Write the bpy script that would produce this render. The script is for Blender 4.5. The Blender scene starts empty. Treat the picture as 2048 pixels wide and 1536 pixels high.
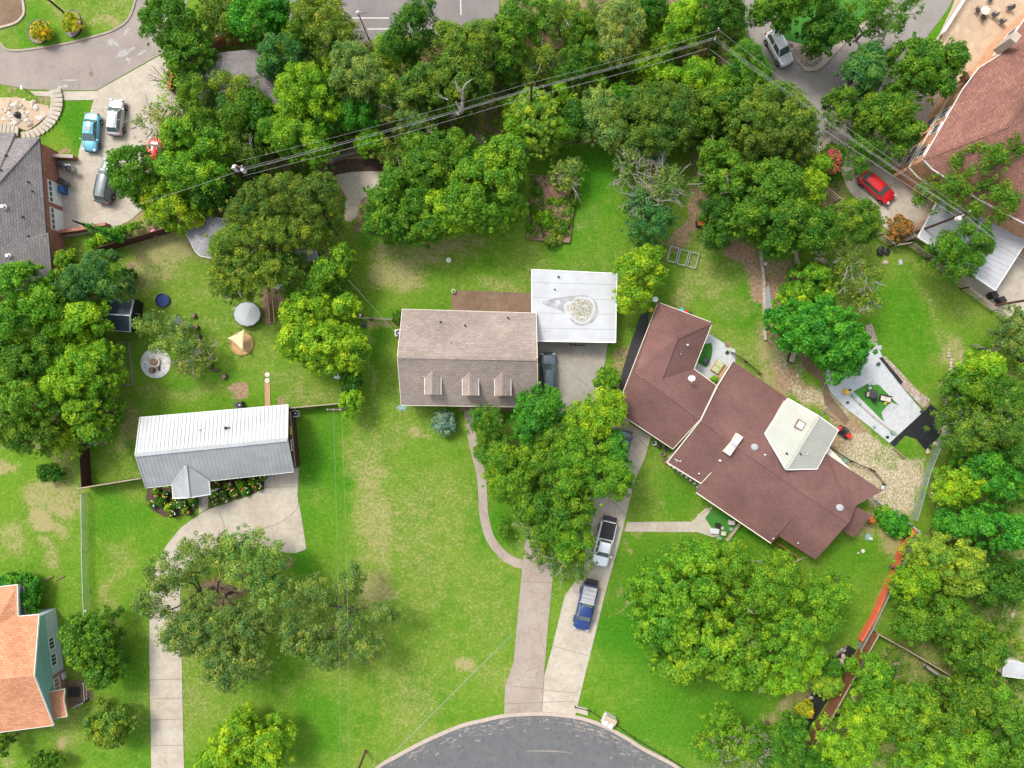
import bpy, math, random
import numpy as np
from mathutils import Vector, Matrix
from mathutils.bvhtree import BVHTree

# ------------------------------------------------------------------ camera, world, sun, exposure
S = bpy.context.scene
COL = S.collection
CH = 80.0            # drone height in metres
FP = 1360.0          # focal length in pixels of the 2048 px wide photograph
cam_d = bpy.data.cameras.new('camera')
cam_d.sensor_width = 36.0
cam_d.lens = 36.0 * FP / 2048.0
cam_d.clip_end = 3000
cam = bpy.data.objects.new('camera', cam_d)
cam.location = (0, 0, CH)
COL.objects.link(cam)
S.camera = cam

SUN_EL, SUN_AZ = 52.0, 318.0      # from the upper left of the picture
wd = bpy.data.worlds.new('World')
S.world = wd
wd.use_nodes = True
wn = wd.node_tree.nodes
bg = wn['Background']
sky = wn.new('ShaderNodeTexSky')
sky.sky_type = 'NISHITA'
sky.sun_disc = False
sky.sun_elevation = math.radians(SUN_EL)
sky.sun_rotation = math.radians(SUN_AZ)
sky.air_density = 1.0
sky.dust_density = 3.0
hs = wn.new('ShaderNodeHueSaturation')
hs.inputs['Saturation'].default_value = .35      # thin overcast whitens the sky
wd.node_tree.links.new(sky.outputs[0], hs.inputs['Color'])
wd.node_tree.links.new(hs.outputs[0], bg.inputs[0])
bg.inputs[1].default_value = 0.15
sd = bpy.data.lights.new('sun', 'SUN')
sd.energy = 1.3
sd.angle = math.radians(14)
sd.color = (1.0, 0.93, 0.82)
so = bpy.data.objects.new('sun', sd)
el, az = math.radians(SUN_EL), math.radians(SUN_AZ)
dirv = Vector((math.sin(az) * math.cos(el), math.cos(az) * math.cos(el), math.sin(el)))
so.rotation_euler = dirv.to_track_quat('Z', 'Y').to_euler()
so.location = dirv * 120
COL.objects.link(so)
S.view_settings.view_transform = 'Standard'
S.view_settings.look = 'None'
S.view_settings.exposure = 1.12
S.view_settings.gamma = 1.0

# ------------------------------------------------------------------ helpers
def W(px, py, z=0.0):
    k = (CH - z) / FP
    return Vector(((px - 1024) * k, (768 - py) * k, z))

def tag(o, label=None, cat=None, group=None, kind=None):
    if label: o['label'] = label
    if cat: o['category'] = cat
    if group: o['group'] = group
    if kind: o['kind'] = kind
    return o

def thing(name, label, cat, loc=(0, 0, 0), rz=0.0, group=None):
    o = bpy.data.objects.new(name, None)
    o.empty_display_size = 0.3
    o.location = loc
    o.rotation_euler = (0, 0, rz)
    COL.objects.link(o)
    return tag(o, label, cat, group)

def woff(p):
    v = Vector((0, 0, 0))
    while p is not None:
        v += p.location
        p = p.parent
    return v

class MB:
    def __init__(s):
        s.v = []; s.f = []
    def poly(s, pts):
        n = len(s.v)
        s.v += [Vector(p) for p in pts]
        s.f.append(tuple(range(n, n + len(pts))))
        return s
    def prism(s, pts, z0, z1):
        n = len(pts)
        a = [Vector((p[0], p[1], z0)) for p in pts]
        b = [Vector((p[0], p[1], z1)) for p in pts]
        ar = sum(a[i].x * a[(i + 1) % n].y - a[(i + 1) % n].x * a[i].y for i in range(n))
        if ar < 0: a.reverse(); b.reverse()
        k = len(s.v)
        s.v += a + b
        s.f.append(tuple(range(k + n - 1, k - 1, -1)))
        s.f.append(tuple(range(k + n, k + 2 * n)))
        for i in range(n):
            j = (i + 1) % n
            s.f.append((k + i, k + j, k + n + j, k + n + i))
        return s
    def box(s, c, d, rz=0.0, rx=0.0, ry=0.0):
        M = Matrix.Translation(Vector(c)) @ Matrix.Rotation(rz, 4, 'Z') @ Matrix.Rotation(ry, 4, 'Y') @ Matrix.Rotation(rx, 4, 'X')
        k = len(s.v)
        for z in (-.5, .5):
            for x, y in ((-.5, -.5), (.5, -.5), (.5, .5), (-.5, .5)):
                s.v.append(M @ Vector((x * d[0], y * d[1], z * d[2])))
        for f in ((3, 2, 1, 0), (4, 5, 6, 7), (0, 1, 5, 4), (1, 2, 6, 5), (2, 3, 7, 6), (3, 0, 4, 7)):
            s.f.append(tuple(k + i for i in f))
        return s
    def bar(s, a, b, w, h, drop=0.0):
        a = Vector(a); b = Vector(b)
        d = b - a
        L = d.length
        if L < 1e-5: return s
        d.normalize()
        side = d.cross(Vector((0, 0, 1)))
        if side.length < 1e-4: side = Vector((1, 0, 0))
        side.normalize()
        up = side.cross(d)
        k = len(s.v)
        for p in (a, b):
            for x, z in ((-.5, -.5), (.5, -.5), (.5, .5), (-.5, .5)):
                s.v.append(p + side * (x * w) + up * (z * h) - Vector((0, 0, drop)))
        for f in ((0, 1, 2, 3), (7, 6, 5, 4), (0, 4, 5, 1), (1, 5, 6, 2), (2, 6, 7, 3), (3, 7, 4, 0)):
            s.f.append(tuple(k + i for i in f))
        return s
    def tube(s, pts, rs, n=6, cap=True):
        pts = [Vector(p) for p in pts]
        if not isinstance(rs, (list, tuple)): rs = [rs] * len(pts)
        k = len(s.v)
        for i, p in enumerate(pts):
            d = (pts[min(i + 1, len(pts) - 1)] - pts[max(i - 1, 0)])
            if d.length < 1e-6: d = Vector((0, 0, 1))
            d.normalize()
            a = d.cross(Vector((0, 0, 1)) if abs(d.z) < .9 else Vector((1, 0, 0)))
            a.normalize()
            b = d.cross(a)
            for q in range(n):
                t = 2 * math.pi * q / n
                s.v.append(p + a * (math.cos(t) * rs[i]) + b * (math.sin(t) * rs[i]))
        for i in range(len(pts) - 1):
            for q in range(n):
                r = (q + 1) % n
                s.f.append((k + i * n + q, k + i * n + r, k + (i + 1) * n + r, k + (i + 1) * n + q))
        if cap:
            s.f.append(tuple(k + q for q in range(n)))
            e = k + (len(pts) - 1) * n
            s.f.append(tuple(e + q for q in range(n - 1, -1, -1)))
        return s
    def lathe(s, c, prof, n=16, sx=1.0, sy=1.0):
        c = Vector(c)
        k = len(s.v)
        for r, z in prof:
            for q in range(n):
                t = 2 * math.pi * q / n
                s.v.append(c + Vector((math.cos(t) * r * sx, math.sin(t) * r * sy, z)))
        for i in range(len(prof) - 1):
            for q in range(n):
                r = (q + 1) % n
                s.f.append((k + i * n + q, k + i * n + r, k + (i + 1) * n + r, k + (i + 1) * n + q))
        s.f.append(tuple(k + q for q in range(n - 1, -1, -1)))
        e = k + (len(prof) - 1) * n
        s.f.append(tuple(e + q for q in range(n)))
        return s
    def rock(s, c, r, rng, flat=.6):
        c = Vector(c)
        prof = []
        k = len(s.v)
        rings = [(.75, -.5), (1.0, 0), (.85, .45), (.4, .8)]
        n = 6
        ph = rng.random() * 6
        jx, jy = rng.uniform(.7, 1.3), rng.uniform(.7, 1.3)
        for rr, z in rings:
            for q in range(n):
                t = 2 * math.pi * q / n + ph
                j = rng.uniform(.85, 1.15)
                s.v.append(c + Vector((math.cos(t) * r * rr * j * jx, math.sin(t) * r * rr * j * jy, z * r * flat + r * .3)))
        for i in range(3):
            for q in range(n):
                r2 = (q + 1) % n
                s.f.append((k + i * n + q, k + i * n + r2, k + (i + 1) * n + r2, k + (i + 1) * n + q))
        s.f.append(tuple(k + 3 * n + q for q in range(n)))
        return s
    def build(s, name, mat, parent=None, local=False, smooth=False, bevel=0.0):
        off = Vector((0, 0, 0)) if local else woff(parent)
        me = bpy.data.meshes.new(name)
        vs = [p - off for p in s.v]
        me.from_pydata(vs, [], s.f)
        uvl = me.uv_layers.new(name='UVMap')
        uv = np.zeros((len(me.loops), 2), dtype=np.float32)
        Z = Vector((0, 0, 1))
        for p in me.polygons:
            nrm = p.normal
            u = Z.cross(nrm)
            if u.length < .02: u = Vector((1, 0, 0))
            u.normalize()
            v = nrm.cross(u)
            for li in p.loop_indices:
                co = me.vertices[me.loops[li].vertex_index].co + off
                uv[li] = (co.dot(u), co.dot(v))
        uvl.data.foreach_set('uv', uv.ravel())
        me.materials.append(mat)
        if smooth:
            me.polygons.foreach_set('use_smooth', [True] * len(me.polygons))
        me.update()
        o = bpy.data.objects.new(name, me)
        COL.objects.link(o)
        if parent is not None: o.parent = parent
        if bevel:
            b = o.modifiers.new('bevel', 'BEVEL'); b.width = bevel; b.segments = 2; b.limit_method = 'ANGLE'
        return o

def copy_tree(o, parent=None):
    c = o.copy()
    COL.objects.link(c)
    c.parent = parent
    for ch in list(o.children): copy_tree(ch, c)
    return c

def spline(pts, n=6, closed=False):
    P = [Vector(p) for p in pts]
    out = []
    m = len(P)
    rng_ = range(m if closed else m - 1)
    for i in rng_:
        if closed: a, b, c, d = P[(i - 1) % m], P[i], P[(i + 1) % m], P[(i + 2) % m]
        else: a, b, c, d = P[max(i - 1, 0)], P[i], P[i + 1], P[min(i + 2, m - 1)]
        for k in range(n):
            t = k / n
            out.append(.5 * ((2 * b) + (c - a) * t + (2 * a - 5 * b + 4 * c - d) * t * t + (3 * b - a - 3 * c + d) * t ** 3))
    if not closed: out.append(P[-1])
    return out

def WP(pts, z=0.0):
    return [W(p[0], p[1], z) for p in pts]

# ------------------------------------------------------------------ materials
class NT:
    def __init__(s, name):
        s.m = bpy.data.materials.new(name)
        s.m.use_nodes = True
        s.t = s.m.node_tree
        s.b = s.t.nodes['Principled BSDF']
        s.out = s.t.nodes['Material Output']
    def n(s, typ, ins=None, **kw):
        x = s.t.nodes.new(typ)
        for k, v in kw.items(): setattr(x, k, v)
        if ins:
            for k, v in ins.items():
                if hasattr(v, 'is_linked') or isinstance(v, bpy.types.NodeSocket): s.t.links.new(v, x.inputs[k])
                else: x.inputs[k].default_value = v
        return x
    def link(s, a, b): s.t.links.new(a, b)
    def noise(s, scale, detail=3.0, rough=.6, vec=None, dist=0.0):
        x = s.n('ShaderNodeTexNoise', {'Scale': scale, 'Detail': detail, 'Roughness': rough, 'Distortion': dist})
        if vec is not None: s.link(vec, x.inputs['Vector'])
        return x.outputs['Fac']
    def ramp(s, fac, stops):
        x = s.n('ShaderNodeValToRGB')
        s.link(fac, x.inputs[0])
        e = x.color_ramp.elements
        while len(e) < len(stops): e.new(.5)
        for i, (p, c) in enumerate(stops):
            e[i].position = p
            e[i].color = (c, c, c, 1) if not isinstance(c, (tuple, list)) else (c[0], c[1], c[2], 1)
        return x.outputs[0]
    def mix(s, fac, a, b, mode='MIX'):
        x = s.t.nodes.new('ShaderNodeMix')
        x.data_type = 'RGBA'
        x.blend_type = mode
        for sock, v in ((x.inputs[0], fac), (x.inputs[6], a), (x.inputs[7], b)):
            if isinstance(v, bpy.types.NodeSocket): s.link(v, sock)
            elif isinstance(v, (int, float)): sock.default_value = v if sock == x.inputs[0] else (v, v, v, 1)
            else: sock.default_value = (v[0], v[1], v[2], 1)
        return x.outputs[2]
    def math(s, op, a, b=0.0, clamp=False):
        x = s.n('ShaderNodeMath', operation=op)
        x.use_clamp = clamp
        for i, v in enumerate((a, b)):
            if isinstance(v, bpy.types.NodeSocket): s.link(v, x.inputs[i])
            else: x.inputs[i].default_value = v
        return x.outputs[0]
    def pos(s): return s.n('ShaderNodeNewGeometry').outputs['Position']
    def uv(s): return s.n('ShaderNodeTexCoord').outputs['UV']
    def col(s, c):
        if isinstance(c, bpy.types.NodeSocket): s.link(c, s.b.inputs['Base Color'])
        else: s.b.inputs['Base Color'].default_value = (c[0], c[1], c[2], 1)
    def bump(s, h, strength=.4, dist=.05):
        x = s.n('ShaderNodeBump', {'Strength': strength, 'Distance': dist})
        s.link(h, x.inputs['Height'])
        s.link(x.outputs[0], s.b.inputs['Normal'])

def M_simple(name, c, rough=.75, var=.18, scale=3.0, metal=0.0, spec=.4, bump=0.0, c2=None, fine=30.0, coat=0.0):
    t = NT(name)
    v = t.pos()
    a = t.noise(scale, 4, .6, v)
    f = t.noise(fine, 2, .5, v)
    if c2 is None: c2 = tuple(x * (1 - 1.6 * var) for x in c)
    hi = tuple(min(1, x * (1 + .6 * var)) for x in c)
    base = t.mix(t.ramp(a, [(.3, 0), (.7, 1)]), c2, hi)
    fin = t.mix(t.ramp(f, [(.3, 1 - var), (.7, 1.0)]), (0, 0, 0), base, 'MIX')
    t.col(fin)
    t.b.inputs['Roughness'].default_value = rough
    t.b.inputs['Metallic'].default_value = metal
    t.b.inputs['Specular IOR Level'].default_value = spec
    if coat: t.b.inputs['Coat Weight'].default_value = coat
    if bump: t.bump(f, bump, .02)
    return t.m

def M_shingle(name, c, c2, cm, rowh=.26, w=.5, mott=1.0):
    t = NT(name)
    uv = t.uv()
    b = t.n('ShaderNodeTexBrick', {'Vector': uv, 'Scale': 1.0, 'Mortar Size': .022, 'Mortar Smooth': .3, 'Bias': 0.0,
                                   'Brick Width': w, 'Row Height': rowh, 'Color1': (*c, 1), 'Color2': (*c2, 1), 'Mortar': (*cm, 1)})
    b.offset = .5
    n1 = t.noise(.25, 4, .6, t.pos())
    n2 = t.noise(9, 3, .7, t.pos())
    k = t.mix(t.ramp(n1, [(.3, .82), (.7, 1.12)]), (0, 0, 0), b.outputs[0])
    k2 = t.mix(1.0, b.outputs[0], t.ramp(n1, [(.3, .78), (.7, 1.12)]), 'MULTIPLY')
    k3 = t.mix(1.0, k2, t.ramp(n2, [(.25, 1 - .38 * mott), (.75, 1 + .2 * mott)]), 'MULTIPLY')
    t.col(k3)
    t.b.inputs['Roughness'].default_value = .95
    t.b.inputs['Specular IOR Level'].default_value = .15
    t.bump(b.outputs['Fac'], -.5, .02)
    return t.m

def M_brick(name, c, c2, cm, rowh=.09, w=.26):
    t = NT(name)
    uv = t.uv()
    b = t.n('ShaderNodeTexBrick', {'Vector': uv, 'Scale': 1.0, 'Mortar Size': .012, 'Brick Width': w, 'Row Height': rowh,
                                   'Color1': (*c, 1), 'Color2': (*c2, 1), 'Mortar': (*cm, 1)})
    n = t.noise(1.7, 4, .7, t.pos())
    t.col(t.mix(1.0, b.outputs[0], t.ramp(n, [(.25, .6), (.75, 1.25)]), 'MULTIPLY'))
    t.b.inputs['Roughness'].default_value = .9
    t.bump(b.outputs['Fac'], -.4, .01)
    return t.m

def M_concrete(name, c, stain, amt=.5, joints=None):
    t = NT(name)
    p = t.pos()
    a = t.noise(.35, 5, .65, p)
    b = t.noise(2.2, 5, .7, p)
    f = t.noise(38, 2, .5, p)
    x = t.mix(t.ramp(a, [(.38, 0), (.68, amt)]), c, stain)
    x = t.mix(1.0, x, t.ramp(b, [(.25, .82), (.75, 1.1)]), 'MULTIPLY')
    x = t.mix(1.0, x, t.ramp(f, [(.3, .86), (.7, 1.06)]), 'MULTIPLY')
    v = t.n('ShaderNodeTexVoronoi', {'Vector': p, 'Scale': .16, 'Randomness': 1.0}, feature='DISTANCE_TO_EDGE')
    wob = t.noise(1.2, 3, .6, p)
    cr = t.math('ADD', v.outputs['Distance'], t.math('MULTIPLY', t.math('SUBTRACT', wob, .5), .06))
    x = t.mix(t.ramp(cr, [(0, .3), (.006, 0)]), x, tuple(k * .4 for k in c))
    t.col(x)
    t.b.inputs['Roughness'].default_value = .9
    t.b.inputs['Specular IOR Level'].default_value = .2
    t.bump(f, .15, .01)
    return t.m

def M_asphalt(name, c, c2, crack=.6, sc=.5):
    t = NT(name)
    p = t.pos()
    a = t.noise(sc, 5, .65, p)
    f = t.noise(45, 2, .6, p)
    x = t.mix(t.ramp(a, [(.35, 0), (.65, 1)]), c, c2)
    x = t.mix(1.0, x, t.ramp(f, [(.3, .75), (.7, 1.25)]), 'MULTIPLY')
    v = t.n('ShaderNodeTexVoronoi', {'Vector': p, 'Scale': .35, 'Randomness': 1.0}, feature='DISTANCE_TO_EDGE')
    wob = t.noise(1.6, 3, .6, p)
    cr = t.math('ADD', v.outputs['Distance'], t.math('MULTIPLY', t.math('SUBTRACT', wob, .5), .22))
    x = t.mix(t.ramp(cr, [(0, crack), (.008, 0)]), x, tuple(k * .3 for k in c))
    t.col(x)
    t.b.inputs['Roughness'].default_value = .9
    t.b.inputs['Specular IOR Level'].default_value = .25
    t.bump(f, .3, .02)
    return t.m

def M_stones(name, cols, scale, gap=(.02, .02, .02), gapw=.08, flat=.8):
    t = NT(name)
    p = t.pos()
    v = t.n('ShaderNodeTexVoronoi', {'Vector': p, 'Scale': scale, 'Randomness': 1.0})
    e = t.n('ShaderNodeTexVoronoi', {'Vector': p, 'Scale': scale, 'Randomness': 1.0}, feature='DISTANCE_TO_EDGE')
    sep = t.n('ShaderNodeSeparateColor'); t.link(v.outputs['Color'], sep.inputs[0])
    k = len(cols)
    x = t.ramp(sep.outputs[0], [(i / max(1, k - 1), cols[i]) for i in range(k)])
    x = t.mix(t.ramp(e.outputs['Distance'], [(gapw * .4, 1), (gapw, 0)]), x, gap)
    t.col(x)
    t.b.inputs['Roughness'].default_value = .9
    t.bump(e.outputs['Distance'], .6, .05)
    return t.m

def M_planks(name, c, c2, w=.14, along='v', gapc=None):
    t = NT(name)
    uv = t.uv()
    sp = t.n('ShaderNodeSeparateXYZ'); t.link(uv, sp.inputs[0])
    s = sp.outputs[0] if along == 'v' else sp.outputs[1]
    k = t.math('DIVIDE', s, w)
    fr = t.math('FRACT', k)
    fl = t.math('FLOOR', k)
    wn_ = t.n('ShaderNodeTexWhiteNoise', noise_dimensions='1D'); t.link(fl, wn_.inputs['W'])
    x = t.mix(wn_.outputs['Value'], c, c2)
    x = t.mix(t.ramp(fr, [(.06, 1), (.1, 0)]), x, gapc or tuple(q * .25 for q in c))
    n = t.noise(8, 3, .6, t.pos())
    x = t.mix(1.0, x, t.ramp(n, [(.25, .75), (.75, 1.15)]), 'MULTIPLY')
    t.col(x)
    t.b.inputs['Roughness'].default_value = .8
    return t.m

def M_paint(name, c, metal=.25):
    t = NT(name)
    f = t.noise(2.0, 3, .6, t.pos())
    t.col(t.mix(1.0, c, t.ramp(f, [(.3, .92), (.7, 1.03)]), 'MULTIPLY'))
    t.b.inputs['Roughness'].default_value = .28
    t.b.inputs['Metallic'].default_value = metal
    t.b.inputs['Coat Weight'].default_value = .6
    t.b.inputs['Coat Roughness'].default_value = .08
    return t.m

def M_glass(name, c=(.02, .028, .035), rough=.08):
    t = NT(name)
    t.col(c)
    t.b.inputs['Roughness'].default_value = rough
    t.b.inputs['Specular IOR Level'].default_value = .8
    return t.m

def M_leaf(name='leaf'):
    t = NT(name)
    oi = t.n('ShaderNodeObjectInfo')
    at = t.n('ShaderNodeAttribute', attribute_name='tint')
    tl = at.outputs['Fac']
    c = oi.outputs['Color']
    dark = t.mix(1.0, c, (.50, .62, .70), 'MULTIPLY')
    warm = t.mix(1.0, c, (2.75, 1.62, 1.1), 'MULTIPLY')  # yellow highlights of lit foliage, put into the colour of high-tint leaves
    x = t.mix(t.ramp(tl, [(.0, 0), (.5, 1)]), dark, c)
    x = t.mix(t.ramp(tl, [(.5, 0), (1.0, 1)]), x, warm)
    hn = t.noise(.9, 3, .6, t.pos())
    x = t.mix(1.0, x, t.ramp(hn, [(.35, (.84, .95, 1.1)), (.65, (1.28, 1.06, .9))]), 'MULTIPLY')
    t.col(x)
    t.b.inputs['Roughness'].default_value = .55
    t.b.inputs['Specular IOR Level'].default_value = .25
    tr = t.n('ShaderNodeBsdfTranslucent')
    t.link(t.mix(1.0, x, (1.1, 1.15, .5), 'MULTIPLY'), tr.inputs['Color'])
    mx = t.n('ShaderNodeMixShader', {0: .38})
    t.link(t.b.outputs[0], mx.inputs[1]); t.link(tr.outputs[0], mx.inputs[2])
    t.link(mx.outputs[0], t.out.inputs[0])
    return t.m

def M_mesh(name, c, alpha):
    t = NT(name)
    t.col(c)
    t.b.inputs['Roughness'].default_value = .5
    tr = t.n('ShaderNodeBsdfTransparent')
    uv = t.uv()
    sp = t.n('ShaderNodeSeparateXYZ'); t.link(uv, sp.inputs[0])
    def lines(v):
        fr = t.math('FRACT', t.math('MULTIPLY', v, 9.0))
        return t.math('LESS_THAN', fr, alpha * .55)
    a = lines(t.math('ADD', sp.outputs[0], sp.outputs[1]))
    b = lines(t.math('SUBTRACT', sp.outputs[0], sp.outputs[1]))
    f = t.math('MAXIMUM', a, b)
    mx = t.n('ShaderNodeMixShader')
    t.link(f, mx.inputs[0]); t.link(tr.outputs[0], mx.inputs[1]); t.link(t.b.outputs[0], mx.inputs[2])
    t.link(mx.outputs[0], t.out.inputs[0])
    return t.m

MT = {}
MT['leaf'] = M_leaf()
MT['bark'] = M_simple('bark', (.12, .095, .075), .95, .3, 4, bump=.4)
MT['greybark'] = M_simple('grey_bark', (.34, .30, .27), .95, .25, 4, bump=.3)
MT['tan_shingle'] = M_shingle('tan_shingle', (.335, .275, .235), (.265, .22, .195), (.20, .16, .14))
MT['grey_shingle'] = M_shingle('grey_shingle', (.26, .235, .23), (.20, .185, .185), (.12, .11, .11))
MT['brown_shingle'] = M_shingle('brown_shingle', (.190, .102, .090), (.165, .088, .078), (.115, .062, .055), rowh=.22, mott=.7)
MT['orange_shingle'] = M_shingle('orange_shingle', (.64, .31, .18), (.52, .235, .13), (.40, .18, .10), mott=1.3)
MT['redbrown_shingle'] = M_shingle('redbrown_shingle', (.30, .145, .11), (.21, .105, .085), (.14, .068, .056), w=.4, mott=1.4)
MT['shed_shingle'] = M_shingle('shed_shingle', (.30, .29, .30), (.25, .245, .26), (.16, .155, .165), rowh=.3, w=.8, mott=.6)
MT['white_metal'] = M_simple('white_metal', (.35, .365, .37), .42, .10, .8, metal=.25, spec=.5)
MT['rib'] = M_simple('seam_metal', (.31, .33, .335), .5, .06, .8)  # darker than the sheets: shading along the ribs is put into the colour
MT['cream_metal'] = M_simple('cream_metal', (.37, .375, .315), .5, .05, .8)
MT['membrane'] = M_simple('roof_membrane', (.43, .445, .46), .6, .07, .5, c2=(.365, .375, .39))
MT['roof_stain'] = M_simple('roof_stain', (.36, .36, .36), .8, .16, 1.6, c2=(.22, .22, .225), fine=9)
MT['stain_grey'] = M_simple('stain_grey', (.42, .43, .45), .8, .15, 2.5)
MT['stain_light'] = M_simple('stain_light', (.44, .43, .40), .8, .12, 2.0, c2=(.31, .285, .26), fine=7)
MT['stain_edge'] = M_simple('stain_edge', (.30, .31, .33), .8, .15, 3)
MT['roof_gravel'] = M_stones('roof_gravel', [(.52, .52, .48), (.20, .20, .11), (.46, .44, .40), (.10, .11, .06), (.54, .54, .52)], 9, gapw=.04, gap=(.2, .2, .15))
MT['white'] = M_simple('white_paint', (.75, .75, .73), .5, .04, 1)
MT['cream'] = M_simple('cream_siding', (.66, .62, .50), .6, .06, 1)
MT['teal_siding'] = M_planks('teal_siding', (.24, .46, .42), (.21, .42, .39), .2, 'h')
MT['palegrey_siding'] = M_planks('pale_siding', (.50, .58, .62), (.46, .54, .6), .2, 'h')
MT['brick_red'] = M_brick('brick_red', (.42, .12, .06), (.30, .085, .045), (.30, .24, .2))
MT['brick_buff'] = M_brick('brick_buff', (.60, .27, .13), (.42, .19, .09), (.5, .4, .3), .14, .4)
MT['brick_pink'] = M_brick('brick_pink', (.38, .17, .11), (.30, .13, .09), (.3, .24, .2))
MT['redpaint'] = M_simple('red_coping', (.56, .10, .035), .8, .15, 2)
MT['orangewood'] = M_planks('orange_boards', (.62, .13, .05), (.52, .10, .04), .16, 'v')
MT['brownwood'] = M_planks('brown_boards', (.20, .085, .035), (.15, .06, .03), .15, 'v')
MT['darkwood'] = M_planks('dark_boards', (.07, .022, .015), (.055, .018, .012), .15, 'v')
MT['woodrail'] = M_simple('weathered_rail', (.40, .32, .24), .85, .2, 6)
MT['greyrail'] = M_simple('grey_rail', (.25, .24, .21), .85, .2, 6)
MT['timber'] = M_simple('timber', (.26, .17, .13), .9, .25, 6)
MT['pole'] = M_simple('pole_wood', (.11, .045, .035), .9, .25, 6)
MT['concrete'] = M_concrete('concrete', (.45, .405, .335), (.34, .29, .23), .85)
MT['concrete_pink'] = M_concrete('concrete_pink', (.34, .29, .245), (.27, .215, .175), .9)
MT['concrete_grey'] = M_concrete('concrete_grey', (.34, .32, .28), (.26, .235, .20), .9)
MT['concrete_brown'] = M_concrete('concrete_brown', (.22, .15, .10), (.15, .095, .06), 1.0)
MT['concrete_white'] = M_concrete('concrete_white', (.45, .465, .475), (.43, .45, .46), .6)
MT['kerb'] = M_concrete('kerb_concrete', (.42, .35, .29), (.40, .33, .27), .6)
MT['asphalt'] = M_asphalt('asphalt_dark', (.100, .102, .107), (.122, .123, .127), .22, .8)
MT['asphalt_old'] = M_asphalt('asphalt_old', (.275, .235, .205), (.225, .19, .175), .2, .35)
MT['asphalt_tr'] = M_asphalt('asphalt_grey', (.205, .19, .178), (.255, .235, .215), .15, .4)
MT['asphalt_top'] = M_asphalt('asphalt_purple', (.205, .182, .175), (.17, .152, .15), .15, .4)
MT['patch'] = M_simple('patched_asphalt', (.37, .35, .335), .9, .2, 3)
MT['patch_dark'] = M_simple('worn_asphalt', (.27, .245, .215), .9, .25, 3)
MT['roadline'] = M_simple('road_paint', (.62, .60, .56), .8, .15, 6)
MT['gravel'] = M_stones('gravel', [(.46, .38, .29), (.25, .19, .15), (.52, .45, .37), (.32, .25, .19), (.42, .35, .28)], 7.0, gap=(.1, .07, .05), gapw=.08)
MT['gravel_dark'] = M_stones('gravel_dark', [(.34, .25, .2), (.16, .12, .1), (.42, .34, .28), (.22, .17, .14)], 5.0, gap=(.06, .05, .04), gapw=.08)
MT['white_stones'] = M_stones('white_stones', [(.62, .60, .58), (.50, .49, .48), (.70, .69, .67), (.58, .56, .54)], 3.6, gap=(.18, .17, .16), gapw=.05)
MT['flagstone'] = M_stones('flagstone', [(.42, .32, .22), (.36, .265, .18), (.45, .35, .25)], 1.2, gap=(.32, .24, .17), gapw=.02)
MT['rock'] = M_simple('limestone', (.55, .46, .36), .9, .3, 3, bump=.4)
MT['rock_grey'] = M_simple('grey_rock', (.40, .38, .35), .9, .3, 3, bump=.4)
MT['black_fabric'] = M_simple('black_fabric', (.022, .023, .026), .45, .5, 3, spec=.5, bump=1.0, fine=5, c2=(.012, .012, .014))
MT['black'] = M_simple('black', (.02, .02, .022), .5, .2, 3)
MT['dark'] = M_simple('dark_metal', (.05, .05, .055), .4, .15, 3)
MT['grey'] = M_simple('grey_metal', (.35, .36, .37), .5, .1, 3)
MT['lightgrey'] = M_simple('light_grey', (.55, .56, .57), .5, .1, 3)
MT['galv'] = M_simple('galvanised', (.42, .46, .45), .4, .1, 3, metal=.3)
MT['copper'] = M_simple('verdigris', (.2, .35, .3), .6, .2, 3)
MT['turf'] = M_simple('artificial_turf', (.045, .19, .022), .95, .12, 2, fine=50)
MT['mulch'] = M_simple('mulch', (.115, .07, .05), .95, .4, 2, bump=.6, fine=12)
MT['soil'] = M_simple('soil', (.34, .21, .14), .95, .3, 1.5, bump=.6, fine=9)
MT['red'] = M_simple('red_plastic', (.60, .03, .02), .4, .1, 3)
MT['orange'] = M_simple('orange_plastic', (.65, .10, .03), .4, .1, 3)
MT['blue'] = M_simple('blue_plastic', (.03, .10, .28), .4, .1, 3)
MT['navy'] = M_simple('navy_cover', (.03, .05, .12), .45, .3, 2)
MT['tealp'] = M_simple('teal_plastic', (.05, .45, .42), .4, .1, 3)
MT['pink'] = M_simple('pink_plastic', (.75, .14, .36), .4, .1, 3)
MT['purple'] = M_simple('purple_fabric', (.28, .17, .42), .7, .1, 3)
MT['yellow'] = M_simple('yellow_plastic', (.75, .45, .05), .5, .1, 3)
MT['cushion'] = M_simple('pale_cushion', (.55, .50, .44), .9, .1, 5)
MT['lime_cushion'] = M_simple('lime_cushion', (.42, .45, .24), .9, .1, 5)
MT['wood'] = M_planks('patio_wood', (.45, .28, .15), (.40, .24, .13), .18, 'v')
MT['sail'] = M_simple('beige_sail', (.68, .52, .30), .8, .06, 1)
MT['sandpit'] = M_simple('sand', (.45, .29, .13), .95, .15, 2)
MT['greysail'] = M_simple('grey_sail', (.16, .20, .18), .9, .25, 3)
MT['tramp_cover'] = M_simple('grey_cover', (.37, .39, .39), .7, .08, 1)
MT['solar_metal'] = M_simple('navy_roof_metal', (.035, .055, .075), .35, .1, 1.5, spec=.6)
MT['glass'] = M_glass('glass')
MT['glass_sky'] = M_glass('window_glass', (.06, .085, .095), .12)
MT['glass_green'] = M_glass('green_glass', (.08, .20, .17), .15)
MT['rubber'] = M_simple('rubber', (.018, .018, .018), .85, .1, 5)
MT['rim'] = M_simple('alloy_rim', (.45, .45, .46), .3, .05, 5, metal=.6)
MT['lens'] = M_simple('headlight_lens', (.36, .38, .4), .15, .03, 5)
MT['taillight'] = M_simple('tail_lens', (.45, .01, .01), .2, .03, 5)
MT['chain'] = M_mesh('chain_link', (.30, .36, .33), .38)
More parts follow.
